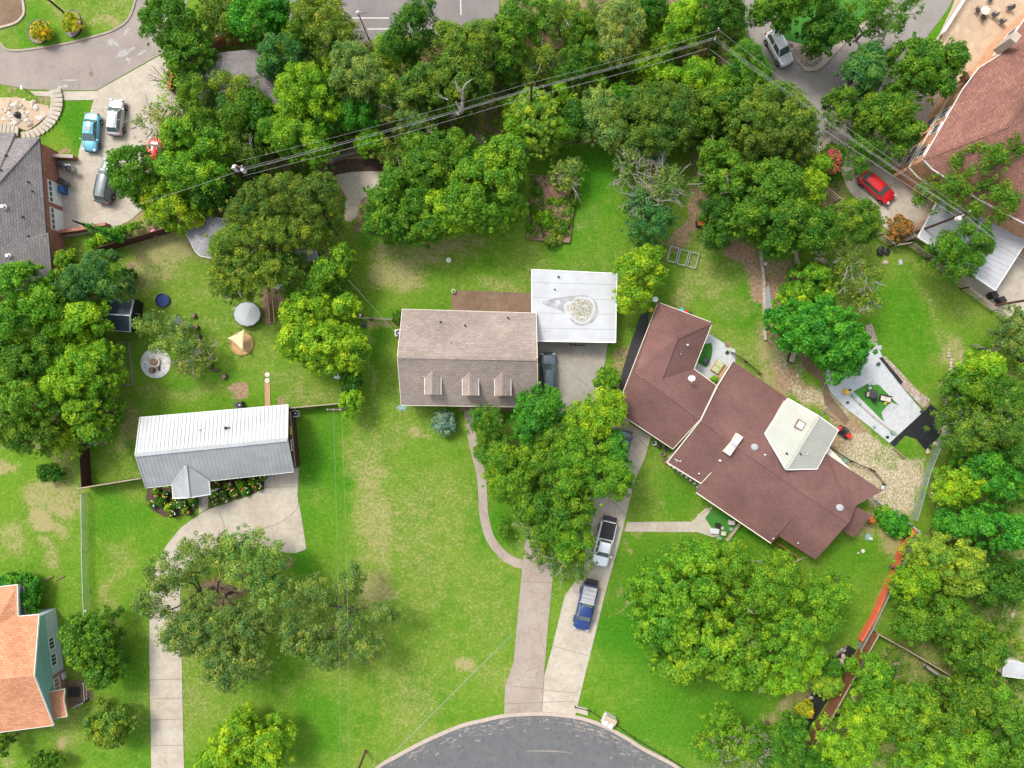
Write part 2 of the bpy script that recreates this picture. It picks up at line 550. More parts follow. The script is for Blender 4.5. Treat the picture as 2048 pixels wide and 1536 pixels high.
MT['wire'] = M_simple('wire', (.33, .32, .31), .6, .05, 2)
MT['flower_r'] = M_simple('orange_petals', (.70, .16, .05), .7, .2, 8)
MT['flower_y'] = M_simple('yellow_petals', (.75, .55, .15), .7, .2, 8)
MT['flower_w'] = M_simple('pale_petals', (.70, .62, .62), .7, .2, 8)
MT['flower_p'] = M_simple('pink_petals', (.62, .06, .10), .7, .2, 8)
# ------------------------------------------------------------------ ground
def pip(X, Y, poly):
    inside = np.zeros(X.shape, bool)
    n = len(poly)
    for i in range(n):
        x0, y0 = poly[i]; x1, y1 = poly[(i + 1) % n]
        if y0 == y1: continue
        c = ((y0 > Y) != (y1 > Y)) & (X < (x1 - x0) * (Y - y0) / (y1 - y0) + x0)
        inside ^= c
    return inside

def make_ground():
    fx = np.concatenate([[-600, -300, -150, -100], np.arange(-72, 72.01, .4), [100, 150, 300, 600]])
    fy = np.concatenate([[-600, -300, -150, -100], np.arange(-56, 56.01, .4), [100, 150, 300, 600]])
    GX, GY = np.meshgrid(fx, fy)
    nx, ny = len(fx), len(fy)
    co = np.zeros((ny * nx, 3), np.float32)
    co[:, 0] = GX.ravel(); co[:, 1] = GY.ravel()
    PX = co[:, 0] * FP / CH + 1024; PY = 768 - co[:, 1] * FP / CH
    rng = np.random.default_rng(5)
    # smooth value noise in pixel space to break up the outlines of the patches
    def vn(scale, seed):
        r = np.random.default_rng(seed).random((64, 64))
        u = PX / scale + 500; v = PY / scale + 500
        i = np.floor(u).astype(int); j = np.floor(v).astype(int)
        a = u - i; b = v - j
        a = a * a * (3 - 2 * a); b = b * b * (3 - 2 * b)
        g = lambda x, y: r[x % 64, y % 64]
        return (g(i, j) * (1 - a) + g(i + 1, j) * a) * (1 - b) + (g(i, j + 1) * (1 - a) + g(i + 1, j + 1) * a) * b
    wx = (vn(70, 1) - .5) * 60 + (vn(22, 2) - .5) * 26
    wy = (vn(70, 3) - .5) * 60 + (vn(22, 4) - .5) * 26
    m = {'dry': np.zeros(len(co)), 'dirt': np.zeros(len(co)), 'lush': np.zeros(len(co)), 'rock': np.zeros(len(co))}
    m['dry'] += .20 + .38 * (vn(120, 7) - .42) + .2 * (vn(45, 8) - .5)
    def blob(k, cx, cy, rx, ry, amt, rot=0):
        dx = PX + wx - cx; dy = PY + wy - cy
        c, s = math.cos(math.radians(rot)), math.sin(math.radians(rot))
        u = (dx * c + dy * s) / rx; v = (-dx * s + dy * c) / ry
        m[k] = np.maximum(m[k], amt * np.clip(1.5 * (1.12 - np.sqrt(u * u + v * v)), 0, 1))
    def area(k, poly, amt):
        w = pip(PX + wx * .25, PY + wy * .25, poly)
        m[k] = np.where(w, np.maximum(m[k], amt), m[k])
    D = 'dry'
    for b in [
        # left lot, behind fence and by the lower left house
        (D, 30, 930, 40, 25, .75), (D, 110, 985, 60, 75, .75, 60), (D, 100, 1055, 35, 30, .95), (D, 30, 1085, 60, 60, .6), (D, 115, 1115, 30, 40, .6),
        (D, 125, 1485, 27, 28, 1.0), (D, 15, 1520, 25, 18, .7), (D, 150, 905, 30, 45, .6),
        (D, 240, 1180, 22, 130, .5), (D, 235, 1110, 40, 60, .45), (D, 330, 480, 130, 80, .75, -15), (D, 300, 555, 60, 60, .6), (D, 420, 590, 60, 40, .45),
        (D, 400, 680, 90, 70, .38), (D, 580, 750, 110, 40, .4), (D, 620, 780, 80, 30, .5), (D, 380, 790, 140, 35, .42), (D, 260, 860, 35, 60, .6),
        (D, 500, 660, 80, 60, .35), (D, 650, 1400, 50, 30, .35), (D, 600, 1380, 60, 50, .3),
        # central lawn
        (D, 740, 1000, 75, 210, .62), (D, 860, 1080, 150, 250, .42), (D, 700, 900, 40, 120, .45), (D, 1000, 1350, 60, 60, .4), (D, 750, 1190, 60, 75, .68), (D, 820, 1060, 90, 130, .45), (D, 880, 1150, 130, 110, .34), (D, 760, 970, 30, 25, .7), (D, 800, 850, 60, 50, .45),
        (D, 980, 1200, 90, 190, .36), (D, 935, 1355, 42, 26, .75, -30), (D, 840, 850, 40, 18, .7, 20), (D, 735, 740, 18, 120, .55), (D, 905, 1320, 120, 150, .3), (D, 920, 1090, 60, 60, .4),
        (D, 745, 655, 45, 20, .75), (D, 660, 1330, 90, 60, .3),
        # central back lawn
        (D, 790, 545, 75, 55, .72, -20), (D, 860, 500, 110, 42, .66, 12), (D, 760, 490, 45, 35, .7), (D, 930, 480, 60, 30, .6), (D, 1180, 450, 50, 30, .5), (D, 1010, 580, 60, 25, .55), (D, 1200, 420, 30, 60, .4),
        # right gardens
        (D, 1400, 560, 80, 60, .5), (D, 1360, 590, 50, 50, .5), (D, 1450, 520, 40, 60, .35), (D, 1350, 590, 35, 40, .6), (D, 1530, 705, 40, 60, .75), (D, 1570, 760, 60, 45, .75), (D, 1640, 820, 50, 40, .8, 30), (D, 1560, 700, 30, 60, .7), (D, 1700, 870, 80, 50, .8, 35),
        (D, 1310, 1015, 22, 18, .65), (D, 1270, 1080, 60, 12, .6), (D, 1225, 1200, 10, 30, .85), (D, 1250, 1110, 10, 10, .9), (D, 1190, 1330, 10, 40, .4), (D, 1370, 960, 50, 60, .3), (D, 1260, 1380, 50, 70, .25),
        (D, 1330, 1480, 90, 30, .3, 25), (D, 1780, 1100, 25, 60, .8, 10), (D, 1755, 1055, 22, 30, .85), (D, 1740, 1210, 10, 60, .6, 20), (D, 1600, 1380, 20, 50, .8, 30), (D, 1560, 1430, 20, 20, .8), (D, 1770, 1330, 60, 40, .4),
        (D, 1880, 700, 40, 60, .7, 40), (D, 1890, 760, 22, 90, .85, 15), (D, 1860, 600, 60, 12, .6, 40), (D, 1700, 590, 60, 60, .5), (D, 1460, 600, 60, 40, .45),
        (D, 1350, 1070, 70, 15, .5), (D, 1150, 1245, 10, 60, .7, 15),
        # front lawns upper left
        (D, 150, 10, 70, 14, .5), (D, 225, 25, 35, 22, .75), (D, 195, 20, 30, 20, .6), (D, 35, 70, 20, 8, .5),
        ('dirt', 270, 545, 25, 45, .7), ('dirt', 545, 610, 45, 45, .85), ('dirt', 500, 795, 25, 14, .9), ('dirt', 555, 795, 22, 14, .9), ('dirt', 490, 800, 30, 8, .9),
        ('dirt', 730, 660, 45, 22, .45), ('dirt', 755, 1170, 28, 45, .38), ('dirt', 560, 1120, 50, 22, .6), ('dirt', 440, 1170, 60, 60, .75), ('dirt', 745, 1260, 18, 18, .45),
        ('dirt', 225, 790, 30, 70, .5), ('dirt', 1090, 880, 100, 90, .6), ('dirt', 1140, 1090, 60, 60, .45),
        ('dirt', 1400, 330, 50, 90, .7, 10), ('dirt', 1395, 430, 38, 90, .75), ('dirt', 1500, 500, 45, 60, .7, -30), ('dirt', 1560, 560, 40, 110, .8), ('dirt', 1590, 650, 60, 90, .7), ('dirt', 1310, 590, 16, 16, .5),
        ('dirt', 1700, 820, 40, 14, .7, 40), ('dirt', 1800, 850, 60, 12, .6, 40), ('dirt', 1850, 830, 20, 18, .6), ('dirt', 1655, 790, 20, 40, .5), ('dirt', 1890, 1000, 60, 35, .6), ('dirt', 1600, 1400, 60, 60, .4),
        ('dirt', 1560, 660, 70, 70, .8), ('dirt', 1440, 300, 70, 60, .8), ('dirt', 1385, 470, 50, 40, .75), ('dirt', 1540, 560, 60, 100, .8), ('dirt', 1500, 480, 60, 50, .85), ('dirt', 1600, 760, 90, 40, .8, 30), ('dirt', 1720, 870, 90, 30, .75, 40), ('dirt', 1660, 850, 60, 40, .7, 40), ('rock', 1640, 800, 95, 45, .62, 35), ('rock', 1740, 900, 90, 45, .68, 30), ('rock', 1570, 720, 50, 50, .5), ('dirt', 1230, 800, 25, 200, .6, 20), ('dirt', 1920, 1150, 90, 40, .5), ('dirt', 1850, 1320, 60, 40, .4), ('dirt', 1700, 330, 40, 110, .5, -40), ('dirt', 1660, 400, 60, 60, .6, 40), ('dirt', 360, 130, 50, 60, .5),
        ('dirt', 300, 460, 60, 18, .5, -15), ('dirt', 100, 300, 30, 18, .7), ('dirt', 60, 190, 60, 20, .6),
        ('lush', 150, 245, 50, 60, .9), ('lush', 60, 60, 120, 40, .5), ('lush', 630, 930, 60, 150, .8), ('lush', 610, 1130, 60, 60, .7), ('lush', 640, 1450, 60, 90, .55), ('lush', 240, 1010, 60, 60, .6), ('lush', 950, 640, 250, 30, .3),
        ('lush', 1190, 330, 80, 60, 1), ('lush', 1160, 420, 90, 160, .6), ('lush', 740, 450, 40, 60, .6), ('lush', 740, 720, 40, 100, .6), ('lush', 1010, 830, 110, 30, .8), ('lush', 1000, 1050, 40, 80, .7), ('lush', 1470, 1060, 60, 60, .7),
        ('lush', 1300, 1250, 150, 160, .9), ('lush', 1400, 1430, 180, 90, .7), ('lush', 1700, 1140, 60, 60, .3), ('lush', 1350, 980, 80, 70, .5), ('lush', 1620, 350, 60, 30, .8), ('lush', 1800, 660, 80, 130, .45), ('lush', 1480, 600, 50, 80, .4),
        ('lush', 1600, 110, 60, 40, .7), ('lush', 1900, 60, 40, 60, .7), ('lush', 1930, 850, 40, 60, .7), ('lush', 1730, 270, 50, 30, .6), ('lush', 280, 1440, 60, 120, .5), ('lush', 440, 760, 120, 30, .3), ('lush', 330, 700, 90, 70, .3),
        ('rock', 1790, 990, 60, 60, .95), ('rock', 1740, 940, 60, 40, .8, 30), ('rock', 1830, 960, 25, 70, .9), ('rock', 1560, 600, 30, 110, .25), ('rock', 1805, 910, 60, 30, .6), ('rock', 1890, 760, 12, 80, .5, 15), ('rock', 1800, 1345, 35, 30, .7), ('rock', 1500, 480, 40, 30, .3),
        ('rock', 1140, 60, 20, 60, .5), ('rock', 1090, 110, 30, 60, .5), ('rock', 1210, 140, 60, 20, .5), ('rock', 1400, 400, 25, 90, .4), ('rock', 1610, 740, 60, 50, .45), ('rock', 45, 215, 60, 40, .6), ('rock', 1320, 80, 30, 60, .4)]:
        blob(*b)
    area('dirt', [(640, 60), (1000, 60), (1002, -200), (1470, -200), (1500, 0), (1560, 190), (1640, 320), (1560, 480), (1420, 300), (1250, 285), (1130, 285), (1050, 300), (1050, 360), (940, 460), (800, 470), (710, 460), (690, 350), (560, 300), (640, 190)], .72)
    area('dirt', [(230, 200), (420, 160), (560, 190), (660, 300), (690, 380), (600, 520), (470, 520), (440, 460), (300, 455), (270, 420), (260, 300)], .62)
    area('dirt', [(0, 530), (120, 540), (210, 590), (215, 700), (220, 890), (0, 900)], .55)
    area('dirt', [(1900, 770), (2100, 700), (2100, 1600), (1620, 1600), (1650, 1500), (1760, 1290), (1850, 1250), (1840, 1080), (1880, 980), (1905, 900)], .5)
    area('rock', [(1690, 890), (1800, 905), (1858, 915), (1850, 960), (1838, 1010), (1820, 1030), (1770, 1000), (1762, 980)], .55)
    m['dry'] = np.clip(m['dry'] * .93 - .22 * m['lush'], 0, 1)
    # wooded hummocks: tiny relief outside lawns keeps the floor from reading as a plane
    me = bpy.data.meshes.new('ground')
    idx = np.arange(ny * nx).reshape(ny, nx)
    quads = np.stack([idx[:-1, :-1], idx[:-1, 1:], idx[1:, 1:], idx[1:, :-1]], -1).reshape(-1, 4)
    me.vertices.add(len(co)); me.vertices.foreach_set('co', co.ravel())
    me.loops.add(quads.size); me.loops.foreach_set('vertex_index', quads.ravel().astype(np.int32))
    me.polygons.add(len(quads))
    me.polygons.foreach_set('loop_start', np.arange(0, quads.size, 4, dtype=np.int32))
    at = me.color_attributes.new('mask', 'FLOAT_COLOR', 'POINT')
    arr = np.stack([m['dry'], m['dirt'], m['lush'], m['rock']], -1).astype(np.float32)
    at.data.foreach_set('color', np.clip(arr, 0, 1).ravel())
    me.update(calc_edges=True)
    t = NT('ground')
    a = t.n('ShaderNodeAttribute', attribute_name='mask')
    sep = t.n('ShaderNodeSeparateColor'); t.link(a.outputs['Color'], sep.inputs[0])
    p = t.pos()
    n1 = t.noise(.9, 5, .65, p); n2 = t.noise(3.0, 5, .75, p); n3 = t.noise(14, 3, .7, p); n0 = t.noise(.16, 4, .6, p)
    br = t.math('ADD', t.math('MULTIPLY', n2, .65), t.math('MULTIPLY', n3, .35))
    def thr(mask, k=1.25, w=.2, st=.42):
        v = t.math('ADD', mask, t.math('MULTIPLY', t.math('SUBTRACT', br, .5), k * 1.9))
        v = t.math('ADD', v, t.math('MULTIPLY', t.math('SUBTRACT', n1, .5), k * .5))
        return t.ramp(v, [(st, 0), (st + w * 2, 1)])
    g = t.mix(t.ramp(n1, [(.3, 0), (.7, 1)]), (.052, .165, .009), (.108, .218, .015))
    g = t.mix(t.ramp(n0, [(.35, 0), (.65, .6)]), g, (.150, .240, .026))
    g = t.mix(t.math('MULTIPLY', sep.outputs[2], t.ramp(n2, [(.2, 1), (.8, .7)])), g, (.036, .166, .008))
    g = t.mix(1.0, g, t.ramp(n2, [(.28, .66), (.72, 1.32)]), 'MULTIPLY')
    g = t.mix(1.0, g, t.ramp(n3, [(.3, .74), (.7, 1.24)]), 'MULTIPLY')
    soft = t.ramp(t.math('ADD', sep.outputs[0], t.math('MULTIPLY', t.math('SUBTRACT', n1, .5), .45)), [(.12, 0), (.85, .62)])
    g = t.mix(soft, g, t.mix(n2, (.17, .19, .035), (.31, .27, .10)))
    dry = t.mix(t.ramp(n3, [(.35, 0), (.65, 1)]), (.20, .19, .075), (.47, .35, .225))
    x = t.mix(t.math('MULTIPLY', thr(sep.outputs[0], 1.6, .18, .42), .68), g, dry)
    dirt = t.mix(t.ramp(n2, [(.3, 0), (.7, 1)]), (.15, .092, .058), (.42, .29, .19))
    dirt = t.mix(t.ramp(n3, [(.5, 0), (.75, .55)]), dirt, (.10, .15, .03))
    x = t.mix(thr(a.outputs['Color'] if False else sep.outputs[1], .9, .14), x, dirt)
    vo = t.n('ShaderNodeTexVoronoi', {'Vector': p, 'Scale': 8.5, 'Randomness': 1.0})
    s2 = t.n('ShaderNodeSeparateColor'); t.link(vo.outputs['Color'], s2.inputs[0])
    rock = t.ramp(s2.outputs[0], [(0, (.48, .40, .28)), (.35, (.24, .20, .12)), (.6, (.58, .50, .38)), (.8, (.17, .18, .06)), (1, (.44, .36, .25))])
    # vertex alpha is not reachable through Color, so rock comes from its own attribute
    r_ = t.n('ShaderNodeAttribute', attribute_name='rocks')
    x = t.mix(thr(r_.outputs['Fac'], .8, .12), x, rock)
    t.col(x)
    t.b.inputs['Roughness'].default_value = 1.0
    t.b.inputs['Specular IOR Level'].default_value = .05
    t.bump(t.math('ADD', n3, n2), .6, .08)
    ra = me.attributes.new('rocks', 'FLOAT', 'POINT')
    ra.data.foreach_set('value', np.clip(m['rock'], 0, 1).astype(np.float32))
    me.materials.append(t.m)
    o = bpy.data.objects.new('ground', me)
    COL.objects.link(o)
    tag(o, kind='structure')
make_ground()

def flat(name, pts, mat, z0=0.0, th=.03, smooth=0, kind='structure', **kw):
    P = WP(pts)
    if smooth: P = spline(P, smooth, True)
    o = MB().prism(P, z0 - .02 if z0 == 0 else z0, z0 + th).build(name, MT[mat])
    return tag(o, kind=kind, **kw)

def ribbon(pts, w, z0, z1, mb=None, sm=6):
    """raised strip following a pixel path; w in metres"""
    mb = mb or MB()
    P = spline(WP(pts), sm) if sm else WP(pts)
    L = []; R = []
    for i, p in enumerate(P):
        d = P[min(i + 1, len(P) - 1)] - P[max(i - 1, 0)]
        d.z = 0; d.normalize()
        s = Vector((d.y, -d.x, 0)) * (w / 2)
        L.append(p + s); R.append(p - s)
    k = len(mb.v); n = len(P)
    for a, b in zip(L, R):
        mb.v += [Vector((a.x, a.y, z0)), Vector((a.x, a.y, z1)), Vector((b.x, b.y, z1)), Vector((b.x, b.y, z0))]
    for i in range(n - 1):
        a = k + i * 4; b = a + 4
        mb.f += [(a, b, b + 1, a + 1), (a + 1, b + 1, b + 2, a + 2), (a + 2, b + 2, b + 3, a + 3)]
    mb.f.append((k, k + 1, k + 2, k + 3)); e = k + 4 * (n - 1)
    mb.f.append((e + 3, e + 2, e + 1, e))
    return mb

# --- upper left road and drive
flat('road', [(-90, 86), (0, 88), (16, 100), (52, 100), (130, 88), (182, 75), (229, 60), (260, 34), (271, 16), (276, -60), (380, -60), (370, 40), (325, 106), (194, 180), (167, 181), (60, 179), (26, 173), (0, 168), (-90, 166)], 'asphalt_old', 0, .03)
flat('court', [(-90, -60), (38, -60), (44, 4), (49, 22), (40, 40), (22, 50), (0, 57), (-90, 60)], 'concrete_brown', 0, .03)
tag(ribbon([(42, -20), (49, 22), (40, 40), (22, 50), (-20, 60)], .25, 0, .14).build('kerb', MT['kerb']), kind='structure')
tag(ribbon([(-30, 86), (0, 88), (16, 100), (52, 100), (130, 88), (182, 75), (229, 60), (260, 34), (276, -20)], .22, 0, .12).build('kerb', MT['concrete_pink']), kind='structure')
flat('driveway', [(60, 183), (167, 183), (194, 182), (325, 109), (372, 150), (360, 300), (330, 400), (285, 420), (262, 440), (228, 457), (160, 470), (110, 478), (106, 322), (156, 322), (159, 300), (188, 200), (131, 201), (112, 194), (72, 192)], 'concrete', 0, .045)
def rp(name, cx, cy, rx, ry, rot, mat, z, seed, jag=.25, th=.004, kind='structure', **kw):
    rng = random.Random(seed)
    pts = []
    for i in range(16):
        a = 2 * math.pi * i / 16
        r = 1 + rng.uniform(-jag, jag)
        u, v = rx * r * math.cos(a), ry * r * math.sin(a)
        c, s = math.cos(math.radians(rot)), math.sin(math.radians(rot))
        pts.append((cx + u * c - v * s, cy + u * s + v * c))
    return flat(name, pts, mat, z, th, 3, kind)
mb = MB()
for (cx, cy, rx, ry, rot, sd_) in [(254, 63, 9, 4, -55, 1), (226, 86, 11, 6, 20, 2), (246, 108, 14, 6, -25, 3), (262, 100, 13, 3.5, -35, 4), (257, 119, 6, 3.5, 0, 5), (284, 106, 9, 3, -35, 6), (258, 128, 3, 2.5, 0, 7), (140, 161, 18, 2, 0, 8), (126, 174, 12, 4, -5, 9)]:
    rng = random.Random(sd_)
    pts = []
    for i in range(14):
        a = 2 * math.pi * i / 14; r = 1 + rng.uniform(-.3, .3)
        u, v = rx * r * math.cos(a), ry * r * math.sin(a); c, s = math.cos(math.radians(rot)), math.sin(math.radians(rot))
        pts.append(W(cx + u * c - v * s, cy + u * s + v * c))
    mb.prism(spline(pts, 3, True), .026, .034 + .0015 * sd_)
tag(mb.build('road_patches', MT['patch']), kind='structure')
mb = MB().lathe(W(183, 148), [(.30, .02), (.30, .042), (.27, .044)], 18)
tag(mb.build('manhole_cover', MT['timber']), 'round rusty manhole cover in the upper left road', 'manhole')
# --- top middle parking road
flat('parking_lot', [(560, -60), (1000, -60), (997, 62), (930, 66), (800, 70), (706, 88), (640, 60), (575, 40)], 'asphalt_top', 0, .03)
mb = MB()
for a, b in [((700, 36), (778, 36)), ((735, 58), (880, 57)), ((940, 57), (985, 57)), ((625, -10), (627, 22)), ((921, -10), (922, 30)), ((660, 36), (700, 36))]:
    mb.bar(W(*a, .034), W(*b, .034), .12, .008)
tag(mb.build('parking_lines', MT['roadline']), kind='structure')
flat('path', [(405, 78), (455, 58), (462, 66), (412, 90)], 'asphalt_old', 0, .03)
# --- upper right road
flat('road', [(1478, -60), (1930, -60), (1905, 0), (1893, 22), (1850, 78), (1800, 150), (1700, 262), (1665, 262), (1627, 303), (1600, 260), (1550, 190), (1508, 110), (1484, 30)], 'asphalt_tr', 0, .03)
flat('verge', [(1510, -60), (1512, 2), (1562, 84), (1585, 90), (1592, 122), (1610, 143), (1634, 142), (1652, 128), (1702, 72), (1748, 36), (1765, -60)], 'kerb', 0, .13)
flat('lawn_island', [(1518, -60), (1520, 0), (1564, 78), (1600, 88), (1650, 108), (1692, 68), (1738, 32), (1755, -60)], 'turf', .13, .02)
flat('gravel_bed', [(1588, 97), (1612, 95), (1645, 111), (1631, 132), (1614, 134), (1600, 126)], 'gravel_dark', .13, .03, 3)
flat('driveway', [(1627, 304), (1664, 264), (1682, 242), (1700, 252), (1712, 290), (1762, 332), (1788, 354), (1850, 398), (1885, 412), (1840, 480), (1795, 476), (1758, 446), (1700, 385), (1676, 335)], 'concrete', 0, .045)
flat('terrace', [(1700, 252), (1760, 240), (1830, 180), (1880, 120), (1930, 95), (1900, 260), (1800, 345), (1762, 332), (1720, 290)], 'concrete', 0, .04)
flat('patio', [(1930, -60), (2100, -60), (2100, 60), (1960, 150), (1900, 190), (1850, 215), (1882, 76)], 'flagstone', 0, .05)
tag(ribbon([(1918, -10), (1880, 70), (1820, 150)], .25, 0, .1, sm=0).build('kerb', MT['kerb']), kind='structure')
flat('yard_slab', [(1880, 412), (2140, 440), (2140, 700), (2010, 640), (1960, 598), (1870, 500), (1838, 480)], 'concrete', 0, .035)
# --- left house drive
flat('driveway', [(304, 1600), (370, 1600), (366, 1440), (362, 1230), (360, 1190), (366, 1150), (388, 1118), (440, 1098), (500, 1094), (560, 1104), (592, 1106), (613, 1098), (604, 1040), (595, 990), (598, 935), (530, 943), (526, 978), (500, 992), (470, 1001), (440, 1011), (418, 1018), (400, 1028), (362, 1055), (332, 1092), (312, 1130), (300, 1180), (299, 1300)], 'concrete', 0, .045)
mb = MB()
for a, b in [((299, 1225), (362, 1225)), ((300, 1360), (365, 1358)), ((302, 1440), (367, 1438)), ((301, 1398), (366, 1396)), ((302, 1492), (369, 1490)), ((530, 975), (596, 973)), ((1018, 1372), (1086, 1378)), ((1088, 1380), (1152, 1386)), ((1010, 1408), (1148, 1402)), ((1105, 1292), (1176, 1311)), ((1046, 1163), (1104, 1166)), ((1150, 1165), (1211, 1181)), ((1225, 1000), (1260, 1040)), ((1262, 861), (1296, 896))]:
    mb.bar(W(*a, .046), W(*b, .046), .05, .01)
for pts in [[(455, 1100), (520, 1060), (560, 1045), (592, 1020), (597, 1000)], [(436, 1020), (448, 1050), (446, 1072)]]:
    P = spline(WP(pts, .046), 5)
    for a, b in zip(P[:-1], P[1:]): mb.bar(a, b, .06, .01)
tag(mb.build('expansion_joints', M_simple('joint', (.22, .17, .12), .9, .2)), kind='structure')
flat('path', [(396, 985), (417, 985), (416, 1016), (399, 1027)], 'concrete', 0, .048)
tag(MB().prism(WP([(530, 766), (540, 766), (541, 815), (530, 815)]), 0, .06).build('plank_path', MT['wood']), kind='structure')
mb = MB()
mb.lathe(W(535, 749), [(.3, 0), (.3, .05)], 9).lathe(W(534.5, 761), [(.3, 0), (.3, .05)], 9)
tag(mb.build('stepping_stones', MT['cushion']), kind='structure')
# --- cul-de-sac
AR = [(700, 1600), (752, 1538), (790, 1514), (850, 1482), (920, 1452), (968, 1440), (1010, 1431), (1078, 1427), (1141, 1432), (1176, 1440), (1208, 1452), (1250, 1474), (1286, 1497), (1330, 1520), (1362, 1540), (1460, 1620)]
flat('road', AR + [(1460, 1900), (700, 1900)], 'asphalt', 0, .03)
tag(ribbon(AR, .42, 0, .10).build('kerb', MT['kerb']), kind='structure')
mb = MB()
rng = random.Random(3)
for i in range(260):      # worn spots in the seal coat
    t_ = rng.uniform(.1, .9); k = t_ * (len(AR) - 1); i0 = int(k)
    x = AR[i0][0] * (1 - k + i0) + AR[i0 + 1][0] * (k - i0); y = AR[i0][1] * (1 - k + i0) + AR[i0 + 1][1] * (k - i0)
    d = abs(rng.gauss(0, 1)) * 14 + 6
    x += (1080 - x) * d / 400; y += d
    c = W(x, y); w = rng.uniform(.06, .6); a0 = (x - 1080) * -.0022 + rng.uniform(-.2, .2)
    ww = .03 + .12 * rng.random() ** 3
    w *= rng.random() + .2
    P = []
    for q in range(9):
        b0 = q * .698; jj = rng.uniform(.55, 1.35)
        u_, v_ = w * jj * math.cos(b0), ww * jj * math.sin(b0)
        P.append(c + Vector((u_ * math.cos(a0) - v_ * math.sin(a0), u_ * math.sin(a0) + v_ * math.cos(a0), 0)))
    mb.prism(P, .026, .032 + .00003 * i)
P = spline(WP([(1050, 1502), (1075, 1500), (1110, 1501), (1149, 1506), (1120, 1504), (1080, 1503)]), 3, True)
mb.prism(P, .026, .035)
tag(mb.build('worn_seal_coat', MT['patch_dark']), kind='structure')
# --- twin drives and walk
flat('driveway', [(1062, 985), (1100, 985), (1106, 1150), (1096, 1250), (1088, 1348), (1086, 1380), (1083, 1429), (1008, 1434), (1010, 1373), (1027, 1325), (1036, 1225), (1045, 1130), (1058, 1030)], 'concrete_pink', 0, .045)
flat('driveway', [(1238, 820), (1262, 850), (1302, 872), (1290, 915), (1268, 965), (1240, 1080), (1212, 1180), (1180, 1310), (1150, 1432), (1084, 1429), (1089, 1349), (1103, 1300), (1130, 1190), (1168, 1140), (1176, 1000), (1190, 880)], 'concrete', 0, .043)
flat('driveway', [(1076, 655), (1217, 660), (1215, 690), (1206, 750), (1190, 806), (1160, 830), (1150, 1000), (1100, 1000), (1105, 830), (1078, 815)], 'concrete_grey', 0, .04)
mb = ribbon([(937, 812), (940, 850), (950, 900), (962, 950), (966, 1000), (968, 1030), (980, 1075), (1005, 1108), (1030, 1124), (1052, 1130)], 1.05, -.02, .05)
tag(mb.build('walk', MT['concrete_pink']), kind='structure')
flat('path', [(1254, 1044), (1384, 1043), (1412, 1015), (1420, 1022), (1410, 1036), (1424, 1058), (1440, 1072), (1425, 1074), (1395, 1064), (1250, 1063)], 'concrete', 0, .047)
flat('patio_slab', [(903, 580), (1064, 586), (1064, 640), (903, 640)], 'concrete_brown', 0, .06)
flat('doorstep', [(919, 813), (1075, 814), (1075, 822), (919, 822)], 'timber', 0, .12)
flat('path', [(672, 350), (772, 344), (768, 370), (745, 390), (722, 400), (712, 436), (690, 440), (690, 390)], 'concrete', 0, .03, 3)
flat('mulch_bed', [(655, 330), (690, 318), (762, 318), (775, 346), (672, 352), (650, 350)], 'mulch', 0, .022)
# --- white patio, right
flat('patio', [(1656, 722), (1668, 704), (1700, 684), (1732, 677), (1752, 686), (1764, 714), (1803, 774), (1845, 824), (1778, 886), (1741, 855), (1687, 813), (1660, 784), (1650, 758)], 'concrete_white', 0, .10)
flat('turf', [(1706, 783), (1747, 760), (1797, 811), (1766, 843)], 'turf', .10, .03)
flat('slate_corner', [(1780, 804), (1797, 811), (1766, 843), (1762, 824)], 'stain_grey', .13, .006)
flat('slate_corner', [(1733, 768), (1747, 760), (1756, 769), (1740, 770)], 'stain_grey', .13, .006)
flat('slate_inlay', [(1704, 811), (1708, 814), (1728, 832), (1722, 834), (1711, 828)], 'stain_grey', .10, .006)
flat('gravel_bed', [(1763, 712), (1772, 714), (1834, 780), (1861, 800), (1846, 817), (1803, 773)], 'gravel', 0, .12)
flat('gravel_bed', [(1730, 652), (1742, 646), (1754, 680), (1748, 688), (1732, 676)], 'gravel', 0, .12)
flat('weed_barrier', [(1861, 808), (1893, 835), (1888, 859), (1869, 883), (1858, 905), (1846, 895), (1832, 878), (1810, 871), (1789, 894), (1779, 886), (1845, 826)], 'black_fabric', 0, .03)
flat('weed_barrier', [(1281, 630), (1297, 624), (1296, 652), (1270, 718), (1248, 782), (1237, 776), (1246, 738), (1262, 684)], 'black_fabric', 0, .04, 0)
flat('court', [(1380, 690), (1418, 668), (1470, 700), (1470, 740), (1440, 775), (1385, 745)], 'concrete_white', 0, .10)
flat('turf', [(1408, 688), (1422, 686), (1425, 698), (1422, 718), (1412, 735), (1394, 726)], 'turf', .10, .02)
flat('stone_bed', [(-60, 195), (40, 196), (62, 205), (98, 212), (100, 225), (80, 245), (56, 262), (30, 255), (-60, 238)], 'flagstone', 0, .10)
flat('path', [(1600, 700), (1606, 735), (1640, 760), (1650, 810), (1690, 850), (1700, 840), (1660, 790), (1640, 740)], 'concrete_brown', 0, .012)
mb = MB()      # curved steps up left
rng = random.Random(9)
c0 = (55, 205)
for i in range(15):
    a = math.radians(-15 + i * 7.0)
    p = (38 + 66 * math.cos(a), 203 + 62 * math.sin(a))
    q = (38 + 90 * math.cos(a), 203 + 78 * math.sin(a))
    A, B = W(*p), W(*q)
    mb.bar(A + Vector((0, 0, .06 + .015 * (14 - i))), B + Vector((0, 0, .06 + .015 * (14 - i))), .46, .10)
tag(mb.build('garden_steps', MT['concrete']), 'curved concrete garden steps round the stone bed by the grey roofed house', 'steps')
mb = MB()
for i in range(5): mb.bar(W(2 + i * 8, 247 + i * 1.5, .1 + .05 * i), W(0 + i * 8, 268 + i, .1 + .05 * i), .40, .14)
